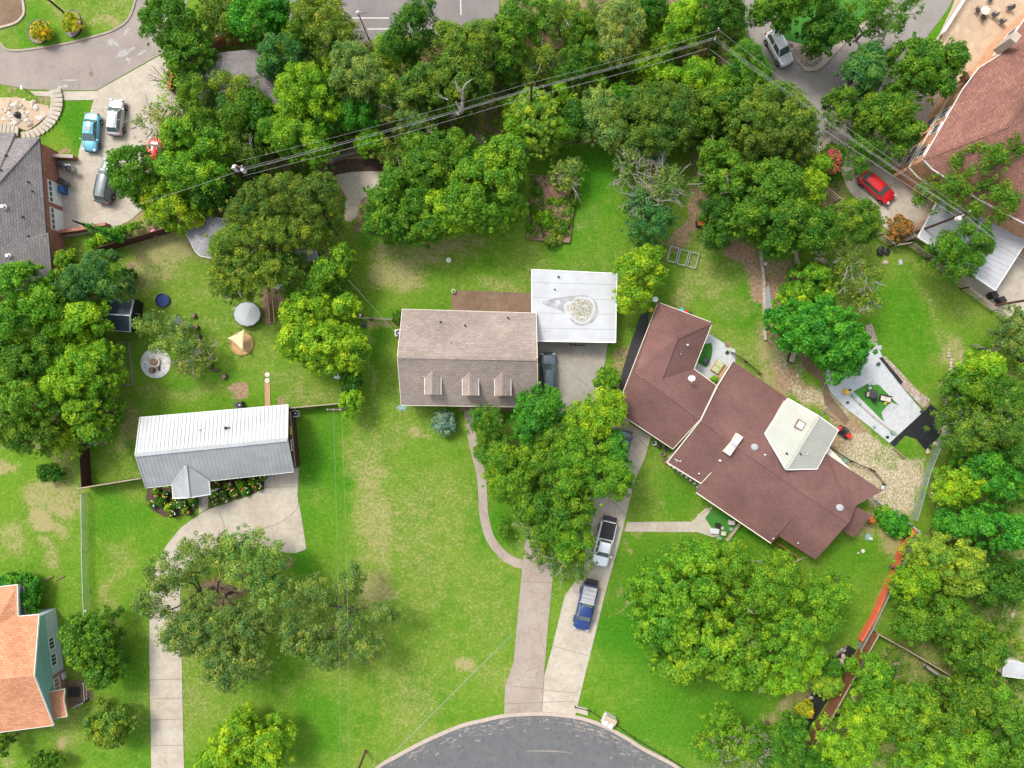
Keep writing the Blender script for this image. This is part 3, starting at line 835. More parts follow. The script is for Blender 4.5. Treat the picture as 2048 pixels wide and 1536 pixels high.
tag(mb.build('garden_steps', MT['concrete']), 'straight flight of five concrete steps against the grey roofed house', 'steps')

# ------------------------------------------------------------------ buildings
def roof(parent, V, faces, mat, fmat=None, fw=.10, name='roof', lift=0.0, seams=None, thick=.14):
    """V: name -> (px,py,z); faces: list of lists of names"""
    P = {k: W(v[0], v[1], v[2] + lift) for k, v in V.items()}
    mb = MB()
    cnt = {}
    for f in faces:
        pts = [P[k] for k in f]
        n = len(pts)
        ar = sum(pts[i].x * pts[(i + 1) % n].y - pts[(i + 1) % n].x * pts[i].y for i in range(n))
        if ar < 0: pts.reverse()
        if n > 4:
            mb.poly(pts)
        else: mb.poly(pts)
        for i in range(len(f)):
            e = tuple(sorted((f[i], f[(i + 1) % len(f)])))
            cnt[e] = cnt.get(e, 0) + 1
    # underside
    for f in faces:
        pts = [P[k] - Vector((0, 0, thick)) for k in f]
        n = len(pts)
        ar = sum(pts[i].x * pts[(i + 1) % n].y - pts[(i + 1) % n].x * pts[i].y for i in range(n))
        if ar > 0: pts.reverse()
        mb.poly(pts)
    for a, b in [e for e, c in cnt.items() if c == 1]:
        mb.poly([P[a], P[b], P[b] - Vector((0, 0, thick)), P[a] - Vector((0, 0, thick))])
    r = mb.build(name, MT[mat], parent)
    if fmat:
        fb = MB()
        for a, b in [e for e, c in cnt.items() if c == 1]:
            fb.bar(P[a], P[b], fw, .2, .09)
        fb.build('fascia', MT[fmat], r)
    return r, P

def ridge_cap(P, pairs, mat, parent, w=.28, name='ridge_cap', lift=.03):
    mb = MB()
    for a, b in pairs:
        mb.bar(P[a] + Vector((0, 0, lift - .02)), P[b] + Vector((0, 0, lift - .02)), w, .05)
    return mb.build(name, MT[mat], parent)

def inset(pts, d):
    n = len(pts)
    ar = sum(pts[i].x * pts[(i + 1) % n].y - pts[(i + 1) % n].x * pts[i].y for i in range(n))
    s = 1 if ar > 0 else -1
    out = []
    for i in range(n):
        a, b, c = pts[i - 1], pts[i], pts[(i + 1) % n]
        u = Vector((b.x - a.x, b.y - a.y, 0)).normalized(); v = Vector((c.x - b.x, c.y - b.y, 0)).normalized()
        n1 = Vector((-u.y, u.x, 0)) * s; n2 = Vector((-v.y, v.x, 0)) * s
        m = n1 + n2
        k = m.dot(n1)
        m = m * (d / k) if abs(k) > .2 else n1 * d
        out.append(b + m)
    return out

def walls(parent, pts, z1, mat, z0=0.0, name='wall'):
    return MB().prism(pts, z0, z1).build(name, MT[mat], parent)

def wall_window(parent, a, b, t, zc, w, h, out, frame='white', glass='glass_sky', bars=1, name='window'):
    """window on the wall line a->b at fraction t; out = outward unit"""
    a = Vector(a); b = Vector(b)
    d = (b - a).normalized(); c = a.lerp(b, t); c.z = zc
    o = out * .03
    mb = MB()
    def pl(m, c, ww, hh, dep):
        r = math.atan2(d.y, d.x)
        m.box(c, (ww, dep, hh), r)
    for s in (-1, 1):
        pl(mb, c + o + d * (s * w / 2), .09, h + .09, .08)
        pl(mb, c + o + Vector((0, 0, s * h / 2)), w - .09, .09, .08)
    for i in range(bars):
        pl(mb, c + o + d * ((i + 1) / (bars + 1) - .5) * w, .05, h - .09, .06)
    f = mb.build(name, MT[frame], parent)
    g = MB(); pl(g, c + out * .012, w - .06, h - .06, .03)
    g.build('pane', MT[glass], f)
    return f

def on_roof(objs, px, py, z):
    """height where the roof really is along the line of sight through a pixel"""
    o = Vector((0, 0, CH)); d = (W(px, py, 0) - o).normalized(); best = None
    for ob in objs:
        if ob.type != 'MESH': continue
        off = woff(ob)
        bv = BVHTree.FromPolygons([v.co + off for v in ob.data.vertices], [tuple(p.vertices) for p in ob.data.polygons])
        hit = bv.ray_cast(o, d)
        if hit[0] is not None and (best is None or hit[0].z > best): best = hit[0].z
    return z if best is None else best

def vents(parent, spots, mat='dark', name='roof_vent'):
    objs = [parent] + list(parent.children) + (list(parent.parent.children) if parent.parent else [])
    objs = [o_ for o_ in objs if 'roof' in o_.name and 'vent' not in o_.name]
    for (px, py, z, r, h) in spots:
        z = on_roof(objs, px, py, z)
        MB().lathe(W(px, py, z), [(r * 1.5, -.12), (r * 1.5, .02), (r, .05), (r, h), (r * .6, h + .03)], 10).build(name, MT[mat], parent)

# A. central tan house
A = thing('house', 'central house with a tan shingle gable roof and three dormers', 'house', W(938, 716))
VA = {'a': (804.5, 618, 3.0), 'b': (1072.5, 626, 3.0), 'c': (1076, 814.5, 3.0), 'd': (802.5, 810.5, 3.0), 'e': (794.5, 714, 6.0), 'f': (1075, 719.5, 6.0)}
r, PA = roof(A, VA, [['a', 'b', 'f', 'e'], ['e', 'f', 'c', 'd']], 'tan_shingle', 'cream', .06)
ridge_cap(PA, [('e', 'f')], 'tan_shingle', r)
wp = inset([PA['a'], PA['b'], PA['c'], PA['d']], .35)
walls(A, wp, 2.85, 'brick_pink')
for i, j, k in ((0, 3, 'e'), (1, 2, 'f')):
    p, q = wp[i].copy(), wp[j].copy(); p.z = q.z = 2.85
    m = (p + q) / 2; m.z = 5.7
    MB().poly([p, q, m]).build('gable_wall', MT['cream'], A)
for cx, y0, y1 in ((865.7, 740.5, 789), (941, 741.5, 791), (1005.5, 743, 791.5)):
    k = 1
    V = {'a': (cx - 1, y0, 5.28), 'b': (cx - 1, y1, 5.28), 'l0': (cx - 16.5, y0 + 13.5, 4.78), 'l1': (cx - 16.5, y1, 4.78), 'r0': (cx + 16.5, y0 + 13.5, 4.78), 'r1': (cx + 16.5, y1, 4.78)}
    dm, PD = roof(A, V, [['a', 'b', 'l1', 'l0'], ['a', 'b', 'r1', 'r0']], 'tan_shingle', None, name='dormer', thick=.08)
    ww = MB()
    a, b = W(cx - 14.5, y1 - 4, 4.75), W(cx + 14.5, y1 - 4, 4.75)
    c, d = W(cx + 14.5, y0 + 16, 4.75), W(cx - 14.5, y0 + 16, 4.75)
    ww.prism([a, b, c, d], 3.4, 4.72)
    ww.poly([Vector((a.x, a.y, 4.72)), Vector((b.x, b.y, 4.72)), Vector(((a.x + b.x) / 2, a.y, 5.2))])
    dw = ww.build('dormer_wall', MT['cream'], dm)
    fb = MB()
    for s in ('l', 'r'): fb.bar(PD[s + '0'] + Vector((0, 0, -.04)), PD[s + '1'] + Vector((0, 0, -.04)), .05, .10)
    fb.box(PD['l0'] + Vector((-.05, .12, .03)), (.28, .08, .08), .6); fb.box(PD['r0'] + Vector((.05, .12, .03)), (.28, .08, .08), -.6)
    fb.build('gutter', MT['white'], dm)
vents(A, [(881, 644, 3.75, .09, .35), (930, 651, 3.95, .09, .35), (1016, 636, 3.5, .10, .4)], 'dark')
vents(A, [(900, 671, 4.6, .04, .1), (902, 685, 5.0, .05, .12), (933, 692, 5.2, .04, .1)], 'timber', 'pipe_vent')

# carport with the white flat roof
B = thing('carport', 'flat white membrane roofed carport with a round stain joined to the tan house', 'carport', W(1148, 612))
RB = [W(1063, 539, 2.7), W(1234, 547, 2.7), W(1231, 685, 2.7), W(1064, 682, 2.7)]
rb = MB().prism(RB, 2.55, 2.7).build('roof', MT['membrane'], B)
mb = MB()
for y0, y1 in ((565, 569), (594.5, 600), (625.5, 629), (656, 659)):
    mb.bar(W(1064, y0, 2.703), W(1231, y1, 2.703), .05, .012)
mb.build('membrane_seam', MT['stain_edge'], rb)
fb = MB()
for i in range(4): fb.bar(RB[i], RB[(i + 1) % 4], .10, .22, .06)
fb.build('fascia', MT['white'], rb)
def pad(pts, mat, z, name):
    return MB().prism(spline([W(x, y, z) for x, y in pts], 4, True), z - .004, z + .002).build(name, MT[mat], rb)
pad([(1085, 603), (1094, 600), (1115, 596), (1140, 592), (1165, 590), (1185, 596), (1195, 610), (1196, 626), (1186, 644), (1165, 652), (1148, 647), (1135, 633), (1122, 621), (1098, 613), (1086, 608)], 'roof_stain', 2.706, 'stain_ring')
pad([(1087, 604), (1095, 602), (1116, 598), (1140, 594), (1165, 592), (1184, 598), (1193, 611), (1194, 626), (1184, 642), (1165, 650), (1149, 645), (1136, 632), (1123, 619), (1099, 611), (1089, 607)], 'roof_stain', 2.710, 'stain_ring')
pad([(1127, 611), (1134, 603), (1146, 602), (1152, 595), (1166, 593.5), (1178, 594), (1186, 600), (1190, 611), (1189, 622), (1183, 632), (1181, 640), (1168, 647), (1155, 646), (1146, 639), (1133, 633), (1129, 622)], 'membrane', 2.714, 'stain_ring')
pad([(1132, 614), (1143, 606), (1152, 599), (1164, 596), (1180, 601), (1187, 611), (1186, 626), (1178, 638), (1164, 645), (1152, 640), (1138, 630)], 'stain_light', 2.718, 'stain_ring')
pad([(1143, 610), (1150, 600), (1160, 598), (1172, 599), (1182, 605), (1186, 613), (1183, 625), (1176, 633), (1170, 641), (1159, 640), (1150, 634), (1142, 624)], 'roof_gravel', 2.724, 'gravel_patch')
pad([(1111, 603), (1116, 599), (1120, 603), (1119, 609), (1113, 610)], 'membrane', 2.714, 'stain_ring')
pad([(1084, 565), (1096, 564), (1096, 568), (1088, 570)], 'stain_grey', 2.706, 'stain_ring')
pad([(1086, 661), (1096, 660), (1098, 664), (1088, 666)], 'stain_grey', 2.706, 'stain_ring')
vents(rb, [(1117, 554, 2.7, .09, .3), (1109.5, 579, 2.7, .07, .25)], 'dark')
mb = MB()
for p in RB:
    q = Vector((p.x * .985, p.y, 0)); mb.bar(q, q + Vector((0, 0, 2.55)), .15, .15)
mb.build('post', MT['timber'], B)
mb = MB()
for i in range(4): mb.bar(W(1143 + i * 8.5, 680, 1.2), W(1142 + i * 8.5, 692, 1.1), .09, .06)
mb.bar(W(1140, 690, 1.1), W(1170, 691, 1.1), .1, .06); mb.bar(W(1140, 684, 1.15), W(1170, 684, 1.15), .1, .06)
for x in (1142, 1168): mb.bar(W(x, 690, 0), W(x, 690, 1.1), .08, .08)
tag(mb.build('wooden_rack', MT['darkwood']), 'dark wooden rack sticking out from under the white carport roof', 'rack')

# C. metal roofed house
C = thing('house', 'long house with a white standing seam metal roof and a small front porch gable', 'house', W(430, 905))
VC = {'a': (280.5, 834.5, 3.1), 'b': (576, 809, 3.1), 'c': (587.5, 944, 3.1), 'd': (292.5, 976, 3.1), 'e': (271, 910, 5.3), 'f': (574.5, 879, 5.3)}
r, PC = roof(C, VC, [['a', 'b', 'f', 'e'], ['e', 'f', 'c', 'd']], 'white_metal', 'white', .05)
sm = MB()
for s0, s1, t0, t1 in (('a', 'b', 'e', 'f'), ('e', 'f', 'd', 'c')):
    for i in range(1, 38):
        k = i / 38
        sm.bar(PC[s0].lerp(PC[s1], k), PC[t0].lerp(PC[t1], k), .042, .05)
sm.build('seam', MT['rib'], r)
ridge_cap(PC, [('e', 'f')], 'white_metal', r, .4, lift=.06)
ridge_cap(PC, [('a', 'e'), ('b', 'f'), ('e', 'd'), ('f', 'c')], 'white_metal', r, .16, 'rake_trim', .05)
VP = {'t': (371, 930.5, 4.35), 'fl': (346, 996.5, 3.25), 'l': (344, 968, 3.3), 'r': (417.5, 962, 3.3), 'fr': (420, 989, 3.25), 'm': (377.6, 995.5, 4.3)}
pr, PP = roof(C, VP, [['t', 'l', 'fl', 'm'], ['t', 'm', 'fr', 'r']], 'white_metal', 'white', .09, 'porch_roof', lift=.03)
sm = MB()
for s0, s1, t0, t1 in (('l', 'fl', 't', 'm'), ('r', 'fr', 't', 'm')):
    for i in range(1, 8):
        k = i / 8
        p = PP[s0].lerp(PP[s1], k); q = PP[t0].lerp(PP[t1], k)
        sm.bar(p, q, .05, .06)
sm.build('seam', MT['rib'], pr)
ridge_cap(PP, [('t', 'm')], 'white_metal', pr, .35, lift=.06)
ridge_cap(PP, [('t', 'l'), ('t', 'r')], 'white_metal', pr, .22, 'valley_trim', .03)
mb = MB()
for k in ('fl', 'fr'):
    q = PP[k].copy(); q.x += .25 if k == 'fl' else -.25; q.y += .25
    mb.bar(Vector((q.x, q.y, 0)), Vector((q.x, q.y, 3.1)), .2, .2)
mb.build('porch_post', MT['white'], C)
wp = inset([PC['a'], PC['b'], PC['c'], PC['d']], .35)
walls(C, wp, 2.95, 'darkwood')
mb = MB()
p, q = wp[1].copy(), wp[2].copy(); p.z = q.z = 2.95; m = (p + q) / 2; m.z = 5.0
mb.poly([p, q, m]); p, q = wp[0].copy(), wp[3].copy(); p.z = q.z = 2.95; m = (p + q) / 2; m.z = 5.0; mb.poly([p, q, m])
mb.build('gable_wall', MT['darkwood'], C)
for q_ in wp: q_.z = 0
d_ = (wp[2] - wp[1]).normalized(); out = Vector((-d_.y, d_.x, 0))
MB().box(wp[1].lerp(wp[2], .38) + out * .02 + Vector((0, 0, 1.05)), (.95, .06, 2.1), math.atan2(d_.y, d_.x)).build('door', MT['yellow'], C)
wall_window(C, wp[1], wp[2], .62, 1.6, 1.2, 1.1, out)
vents(C, [(400, 860, 4.2, .05, .3)], 'grey'); vents(C, [(451.5, 856, 4.3, .11, .3)], 'black'); vents(C, [(458, 855, 4.3, .06, .3)], 'dark')

# D. big brown L shaped house
D = thing('house', 'sprawling brown shingled house set diagonally with an inset white metal roof section', 'house', W(1480, 870))
e_, rz_ = 2.8, 4.9
VD = {'A': (1316.5, 604.5, e_), 'B': (1424.5, 645.5, e_), 'C': (1353, 677, rz_), 'E': (1388, 738, e_ + .2), 'D': (1322, 759, rz_ - .15),
      'G1': (1271, 744, rz_ - .1), 'WL': (1247, 783, e_ + .8), 'W2': (1249, 834, e_), 'H': (1346, 898, e_), 'R1': (1401, 838, rz_), 'F': (1433, 771, e_ + .2)}
r, PD_ = roof(D, VD, [['A', 'B', 'C'], ['B', 'E', 'D', 'C'], ['A', 'C', 'D', 'G1'], ['A', 'G1', 'WL'], ['G1', 'D', 'R1', 'H', 'W2', 'WL'], ['D', 'E', 'F', 'R1']], 'brown_shingle', 'cream', .09)
ridge_cap(PD_, [('C', 'A'), ('C', 'B'), ('C', 'D'), ('G1', 'R1')], 'brown_shingle', r)
VM = {'r0': (1401, 840, rz_ + .1), 'n0': (1465, 722, e_), 'F': (1434, 773, e_ + 1.2), 'n1': (1576, 797, e_), 'n2': (1650, 906, 3.4), 'ne': (1763.6, 982, 3.3), 'e1': (1744, 1031, e_ - .1), 'x': (1711, 1011, e_ + 1.1),
      'r1': (1698, 1043.5, rz_), 's1': (1631, 1118.5, e_), 'k': (1557.5, 1071.5, e_), 'v': (1592, 1029, e_ + 1.3), 's2': (1541.5, 1086.5, e_ - .2), 's3': (1392, 985, e_ - .2), 's4': (1402, 967, e_), 's5': (1334, 925, e_),
      'rm': (1592, 975, rz_ + .02), 'n15': (1600, 870, e_ + .25), 'rn': (1640, 1005, rz_)}
r2, PM = roof(D, VM, [['r0', 'F', 'n0', 'n1', 'n15', 'n2', 'rm'], ['n2', 'ne', 'x', 'r1', 'rm'], ['r0', 'rm', 'v', 'k', 's2', 's3', 's4', 's5'], ['rm', 'r1', 's1', 'k', 'v']], 'brown_shingle', 'brown_shingle', .06, lift=.12)
ridge_cap(PM, [('r0', 'rm'), ('rm', 'r1')], 'brown_shingle', r2)
mb = MB()
for a, b in (('r0', 's5'), ('r0', 'F'), ('F', 'n0')): mb.bar(PM[a] + Vector((0, 0, .03)), PM[b] + Vector((0, 0, .03)), .10, .10)
mb.bar(W(1430, 937, 3.75), W(1402, 967, 3.05), .07, .06)
mb.bar(PM['s5'], PM['s4'], .12, .16, .06); mb.bar(PM['s3'], PM['s2'], .10, .16, .06)
mb.build('flashing', MT['cream'], r2)
VS = {'x': (1711, 1011, e_ + .35), 'e1': (1743.5, 1031.5, e_ - .05), 'g': (1706, 1074.5, e_ - .1), 'h': (1686, 1061, e_ + .35)}
roof(D, VS, [['x', 'e1', 'g', 'h']], 'brown_shingle', None, name='lean_to_roof', lift=.06)
# walls
wp = inset([PD_[k] for k in ('A', 'B', 'E', 'F', 'H', 'W2', 'WL')], .45)
walls(D, wp, e_ - .2, 'cream')
wp = inset([PM[k] for k in ('s5', 's4', 's3', 's2', 'k', 's1', 'x', 'ne', 'n1', 'n0')], .55)
walls(D, wp, e_ - .15, 'cream')
# white metal section standing proud of the brown slopes
VW = {'N': (1576, 797, 4.3), 'RN': (1638, 832, 5.4), 'E': (1676.6, 860, 4.3), 'S': (1634, 938, 4.2), 'RS': (1572, 939.5, 5.4), 'W': (1530, 867.5, 4.3)}
r3, PW = roof(D, VW, [['N', 'RN', 'RS', 'W'], ['RN', 'E', 'S', 'RS']], 'cream_metal', 'white', .10, 'metal_roof', thick=.2)
sm = MB()
for s0, s1, t0, t1, n in (('N', 'W', 'RN', 'RS', 18), ('E', 'S', 'RN', 'RS', 17)):
    for i in range(1, n):
        k = i / n
        sm.bar(PW[s0].lerp(PW[s1], k), PW[t0].lerp(PW[t1], k), .05, .05)
sm.build('seam', MT['rib'], r3)
ridge_cap(PW, [('RN', 'RS')], 'cream_metal', r3, .35, lift=.05)
walls(D, inset([PW[k] for k in ('N', 'RN', 'E', 'S', 'RS', 'W')], .2), 4.2, 'cream', 2.4, 'clerestory_wall')
sk = MB(); c = W(1600, 850, on_roof([r3], 1600, 850, 4.75) + .08)
an = math.radians(-30)
sk.box(c, (.95, 1.0, .22), an, 0, .0); s_ = sk.build('skylight', MT['timber'], r3)
MB().box(c + Vector((0, 0, .12)), (.72, .76, .06), an).build('pane', MT['lightgrey'], s_)
vents(r3, [(1573, 907, 4.75, .09, .25), (1601, 908, 4.75, .09, .22)], 'dark'); vents(r3, [(1614, 907.5, 4.6, .12, .15)], 'stain_grey')
for (px, py, z) in ((1508.5, 894, 3.9), (1679, 1015, 4.2)):
    z = on_roof([r2, r], px, py, z)
    MB().lathe(W(px, py, z), [(.42, -.15), (.42, .1), (.38, .2), (.1, .24)], 18, 1, .9).build('turbine_vent', MT['grey'], r2)
ch = MB(); p0, p1 = W(1452, 907, 5.0), W(1478, 870, 5.0)
dd = (p1 - p0)
ch.box((p0 + p1) / 2 + Vector((0, 0, -.3)), (dd.length, .75, 1.5), math.atan2(dd.y, dd.x))
c_ = ch.build('chimney', MT['cream'], r2)
MB().box((p0 + p1) / 2 + Vector((0.02, 0, .50)), (.5, .5, .1), math.atan2(dd.y, dd.x)).box((p0 + p1) / 2 + Vector((0.02, 0, .55)), (.24, .24, .1), math.atan2(dd.y, dd.x)).build('chimney_cap', MT['stain_grey'], c_)
MB().bar(p0 + Vector((-.2, -.15, -.6)), p0 + Vector((.5, -.55, -.6)), .3, .04).build('flashing', MT['lightgrey'], c_)
vents(r2, [(1440, 921, 4.0, .10, .3), (1398, 947, 3.1, .07, .2), (1530, 909.5, 4.5, .08, .2), (1546.5, 1077, 3.0, .06, .15), (1596, 1086, 3.2, .06, .15)], 'lightgrey')
vents(r, [(1374, 690, 4.0, .12, .35), (1361, 708, 4.3, .06, .2)], 'lightgrey')
MB().bar(W(1349, 918, 3.3), W(1362, 924, 3.3), .07, .07).bar(W(1355, 920, 3.3), W(1352, 925, 3.2), .05, .05).bar(W(1360, 923, 3.3), W(1364, 919, 3.3), .05, .05).build('aerial', MT['lightgrey'], r2)
ds = MB(); c = W(1383, 756.5, 5.1)
ds.lathe(c, [(.05, -.05), (.30, .02), (.42, .10), (.40, .09), (.05, 0.02)], 20, 1.0, .8); ds.tube([c + Vector((0, 0, -.5)), c], .03); ds.tube([c, c + Vector((-.1, -.5, .3))], .02)
tag(ds.build('satellite_dish', MT['lightgrey']), 'grey satellite dish on the brown roof near the courtyard', 'dish')
ds = MB(); c = W(1310, 599, 3.2)
ds.lathe(c, [(.05, -.05), (.25, .02), (.36, .10), (.34, .09), (.05, .02)], 20, 1, .85); ds.tube([Vector((c.x, c.y, 0)), c], .03)
tag(ds.build('satellite_dish', MT['lightgrey']), 'pale dish standing at the northern tip of the brown house', 'dish')
# front porch strip with pots and the lower porch
MB().bar(W(1545, 1080, 1.0), W(1600, 1118, 1.0), .15, .2).bar(W(1545, 1080, .5), W(1600, 1118, .5), .12, .12).build('porch_rail', MT['brownwood'], D)
MB().bar(W(1331, 921, .4), W(1401, 970, .4), .5, .25).build('planter_box', MT['brick_red'], D)
# pergola / hanging benches in the courtyard

# E. upper left house
E = thing('house', 'grey shingled brick house with two white garage doors at the left edge', 'house', W(40, 420))
VE = {'a': (-90, 268, 3.7), 'b': (30, 266, 3.7), 'b2': (31, 277, 3.7), 'c': (78.5, 274, 3.7), 'd': (92, 420, 3.7), 'd2': (96, 470, 3.7), 'e': (106, 578, 3.7), 'f': (-90, 600, 3.7), 'r0': (-70, 420, 5.6), 'r1': (-40, 530, 5.6), 'v': (-20, 400, 5.5)}
VE = {'a': (-200, 268, 3.7), 'b': (30, 266, 3.7), 'b2': (31, 277, 3.7), 'c': (78.5, 274, 3.7), 'd': (92, 466, 3.7), 'd2': (96.5, 466, 3.7), 'e': (106, 582, 3.7), 'f': (-200, 610, 3.7), 'r0': (-22, 385, 6.6), 'r1': (-18, 500, 6.6), 'w': (-200, 380, 6.6), 'w2': (-200, 500, 6.6)}
r, PE = roof(E, VE, [['b2', 'c', 'r0'], ['a', 'b', 'b2', 'r0', 'w'], ['c', 'd', 'd2', 'e', 'r1', 'r0'], ['e', 'f', 'w2', 'r1'], ['w', 'r0', 'r1', 'w2']], 'grey_shingle', 'dark', .05)
ridge_cap(PE, [('r0', 'c'), ('r1', 'e')], 'grey_shingle', r)
vents(r, [(13, 311, 4.9, .08, .3), (3, 341, 5.5, .09, .35), (57, 364, 4.4, .08, .3), (65, 383, 4.3, .07, .25), (46, 434, 4.9, .08, .3), (57, 472, 4.8, .07, .25)], 'dark')
vents(r, [(8, 414, 6.0, .22, .35), (17, 512, 5.7, .2, .3)], 'lightgrey')
wl = [PE['a'], PE['b'], PE['c'], PE['d'], PE['d2'], PE['e'], PE['f']]
wp = inset([PE['a'], PE['b'], PE['c'], PE['d'], PE['e'], PE['f']], .45)
wp[3].x = wp[2].x + (wp[4].x - wp[2].x) * .6
walls(E, wp, 3.55, 'brick_red')
a, b = wp[2], wp[3]
d_ = (b - a).normalized(); out = Vector((-d_.y, d_.x, 0))
if out.x < 0: out = -out
for t_ in (.50, .80):
    c = a.lerp(b, t_)
    g = MB().box(Vector((c.x, c.y, 1.15)) + out * .03, (2.6, .08, 2.3), math.atan2(d_.y, d_.x)).build('garage_door', MT['white'], E)
    gb = MB()
    for k in range(4): gb.box(Vector((c.x, c.y, 1.95)) + out * .08 + d_ * (-.95 + k * .63), (.48, .03, .38), math.atan2(d_.y, d_.x))
    gb.build('pane', MT['glass_sky'], g)
    gb = MB()
    for z in (.58, 1.15, 1.7): gb.box(Vector((c.x, c.y, z)) + out * .075, (2.6, .02, .03), math.atan2(d_.y, d_.x))
    gb.build('panel_joint', MT['lightgrey'], g)
# brick spur walls beside the doors
def wall_thing(label, pts, h, w, mat, cap=None, cat='wall', name='brick_wall', sm=0):
    P = WP(pts)
    if sm: P = spline(P, sm)
    mb = MB()
    for a, b in zip(P[:-1], P[1:]):
        d = (b - a).normalized() * (w * .45)
        mb.bar(a - d * .1 + Vector((0, 0, h / 2)), b + d * .1 + Vector((0, 0, h / 2)), w, h)
    root = thing(name, label, cat, P[0])
    mb.build('wall_body', MT[mat], root)
    if cap:
        cb = MB()
        for a, b in zip(P[:-1], P[1:]): cb.bar(a + Vector((0, 0, h + .03)), b + Vector((0, 0, h + .03)), w + .08, .06)
        cb.build('coping', MT[cap], root)
    return root
wall_thing('brick retaining wall below the lawn and beside the garage yard', [(86, 300), (112, 316), (156, 318)], .9, .3, 'brick_red', 'kerb')
wall_thing('low brick yard wall running from the garage to a brick pier', [(112, 470), (170, 462), (205, 455), (222, 452)], 1.1, .3, 'brick_red', 'brick_red')
wall_thing('curved red topped brick wall by the upper left trees', [(352, 190), (356, 140), (362, 118), (382, 106), (430, 95), (476, 84), (530, 73)], 1.6, .3, 'brick_red', 'redpaint', sm=4)
wall_thing('short red brick wall half hidden under trees below the curved one', [(366, 178), (400, 175)], 1.2, .3, 'brick_red', 'redpaint')

# F. lower left house
F_ = thing('house', 'orange roofed house with a teal gable at the lower left edge', 'house', W(30, 1350))
VF = {'a': (-80, 1182, 3.3), 'b': (34.5, 1169.5, 3.3), 'c': (36, 1232.5, 3.3), 'd': (78, 1229, 3.3), 'e': (68, 1352, 5.8), 'f': (107, 1451, 3.3), 'g': (-80, 1475, 3.3), 'h': (-80, 1364, 5.8), 'c2': (36, 1232.5, 3.3)}
r, PF = roof(F_, VF, [['a', 'b', 'c', 'd', 'e', 'h'], ['h', 'e', 'f', 'g']], 'orange_shingle', 'white', .05)
VQ = {'a': (90, 1386, 2.9), 'b': (129, 1378, 2.7), 'c': (127.5, 1402, 2.9), 'd': (134.5, 1433, 2.6), 'e': (103, 1438, 2.8)}
roof(F_, VQ, [['a', 'b', 'c', 'd', 'e']], 'orange_shingle', 'cream', .06, 'porch_roof')
wp = inset([PF['a'], PF['b'], PF['c'], PF['d'], PF['f'], PF['g']], .35)
walls(F_, wp, 3.15, 'palegrey_siding')
a, b = wp[3].copy(), wp[4].copy()
a.z = b.z = 3.15; m = (a + b) / 2; m.z = 5.5
MB().poly([a, b, m]).build('gable_wall', MT['teal_siding'], F_)
d_ = (b - a).normalized(); out = Vector((-d_.y, d_.x, 0))
if out.x < 0: out = -out
tl = MB(); c0, c1 = a + out * .03, b + out * .03
tl.poly([Vector((c0.x, c0.y, 2.0)), Vector((c1.x, c1.y, 2.0)), Vector((c1.x, c1.y, 3.15)), Vector((c0.x, c0.y, 3.15))])
tl.build('upper_siding', MT['teal_siding'], F_)
bm_ = MB(); q0 = a.lerp(b, .60) + out * .04; q1 = b + out * .04
bm_.poly([Vector((q0.x, q0.y, 0)), Vector((q1.x, q1.y, 0)), Vector((q1.x, q1.y, 2.0)), Vector((q0.x, q0.y, 2.0))])
bm_.build('brick_wall_panel', MT['brick_pink'], F_)
wall_window(F_, a, b, .30, 1.5, 1.3, .9, out, bars=2); wall_window(F_, a, b, .46, 1.5, 1.3, .9, out, bars=2)
wall_window(F_, a, b, .72, 1.5, 1.9, .9, out + Vector((0, 0, 0)), bars=3)
# pergola beside it
pg = MB()
for i in range(14): pg.bar(W(36, 1176 + i * 4.2, 2.4), W(50, 1173 + i * 4.2, 2.3), .06, .1)
pg.bar(W(48, 1171, 2.3), W(51, 1228, 2.3), .1, .12)
pg.build('trellis_canopy', MT['greyrail'], F_)
st = MB()
for i in range(4): st.box(W(140 + i * 5.5, 1384 + i * 0, .70 - i * .18) , (.36, 1.1, .18))
tag(st.build('doorsteps', MT['dark']), 'dark steps leading down from the orange roofed porch', 'steps')
flat('patio_slab', [(134, 1362), (184, 1358), (186, 1400), (140, 1414)], 'concrete_brown', 0, .05)

# G. top roof half hidden by trees
G = thing('house', 'grey roofed low building mostly hidden by trees at the top left', 'house', W(470, 150))
VG = {'a': (394, 110, 3.0), 'b': (520, 98, 3.0), 'c': (575, 190, 3.0), 'd': (600, 240, 3.0), 'e': (400, 225, 3.0), 'r0': (430, 158, 4.4), 'r1': (530, 150, 4.4)}
r, PG = roof(G, VG, [['a', 'b', 'r1', 'r0'], ['b', 'c', 'd', 'r1'], ['r0', 'r1', 'd', 'e'], ['a', 'r0', 'e']], 'grey_shingle', 'dark', .05)
walls(G, inset([PG[k] for k in 'abcde'], .4), 2.85, 'brick_pink')

# H. grey shed under the oak
Hs = thing('shed', 'garden shed with a pale grey shingle roof tucked under the big oak', 'shed', W(405, 460))
VH = {'a': (366, 455, 2.5), 'b': (410, 419, 2.5), 'c': (428, 435, 2.9), 'c2': (400, 512, 2.9), 'd': (390, 502, 2.5), 'e': (470, 440, 2.5), 'f': (440, 520, 2.5)}
r, PH = roof(Hs, VH, [['a', 'b', 'c', 'c2', 'd'], ['c', 'e', 'f', 'c2']], 'shed_shingle', 'white', .05)
walls(Hs, inset([PH[k] for k in ('a', 'b', 'e', 'f', 'd')], .3), 2.35, 'greyrail')

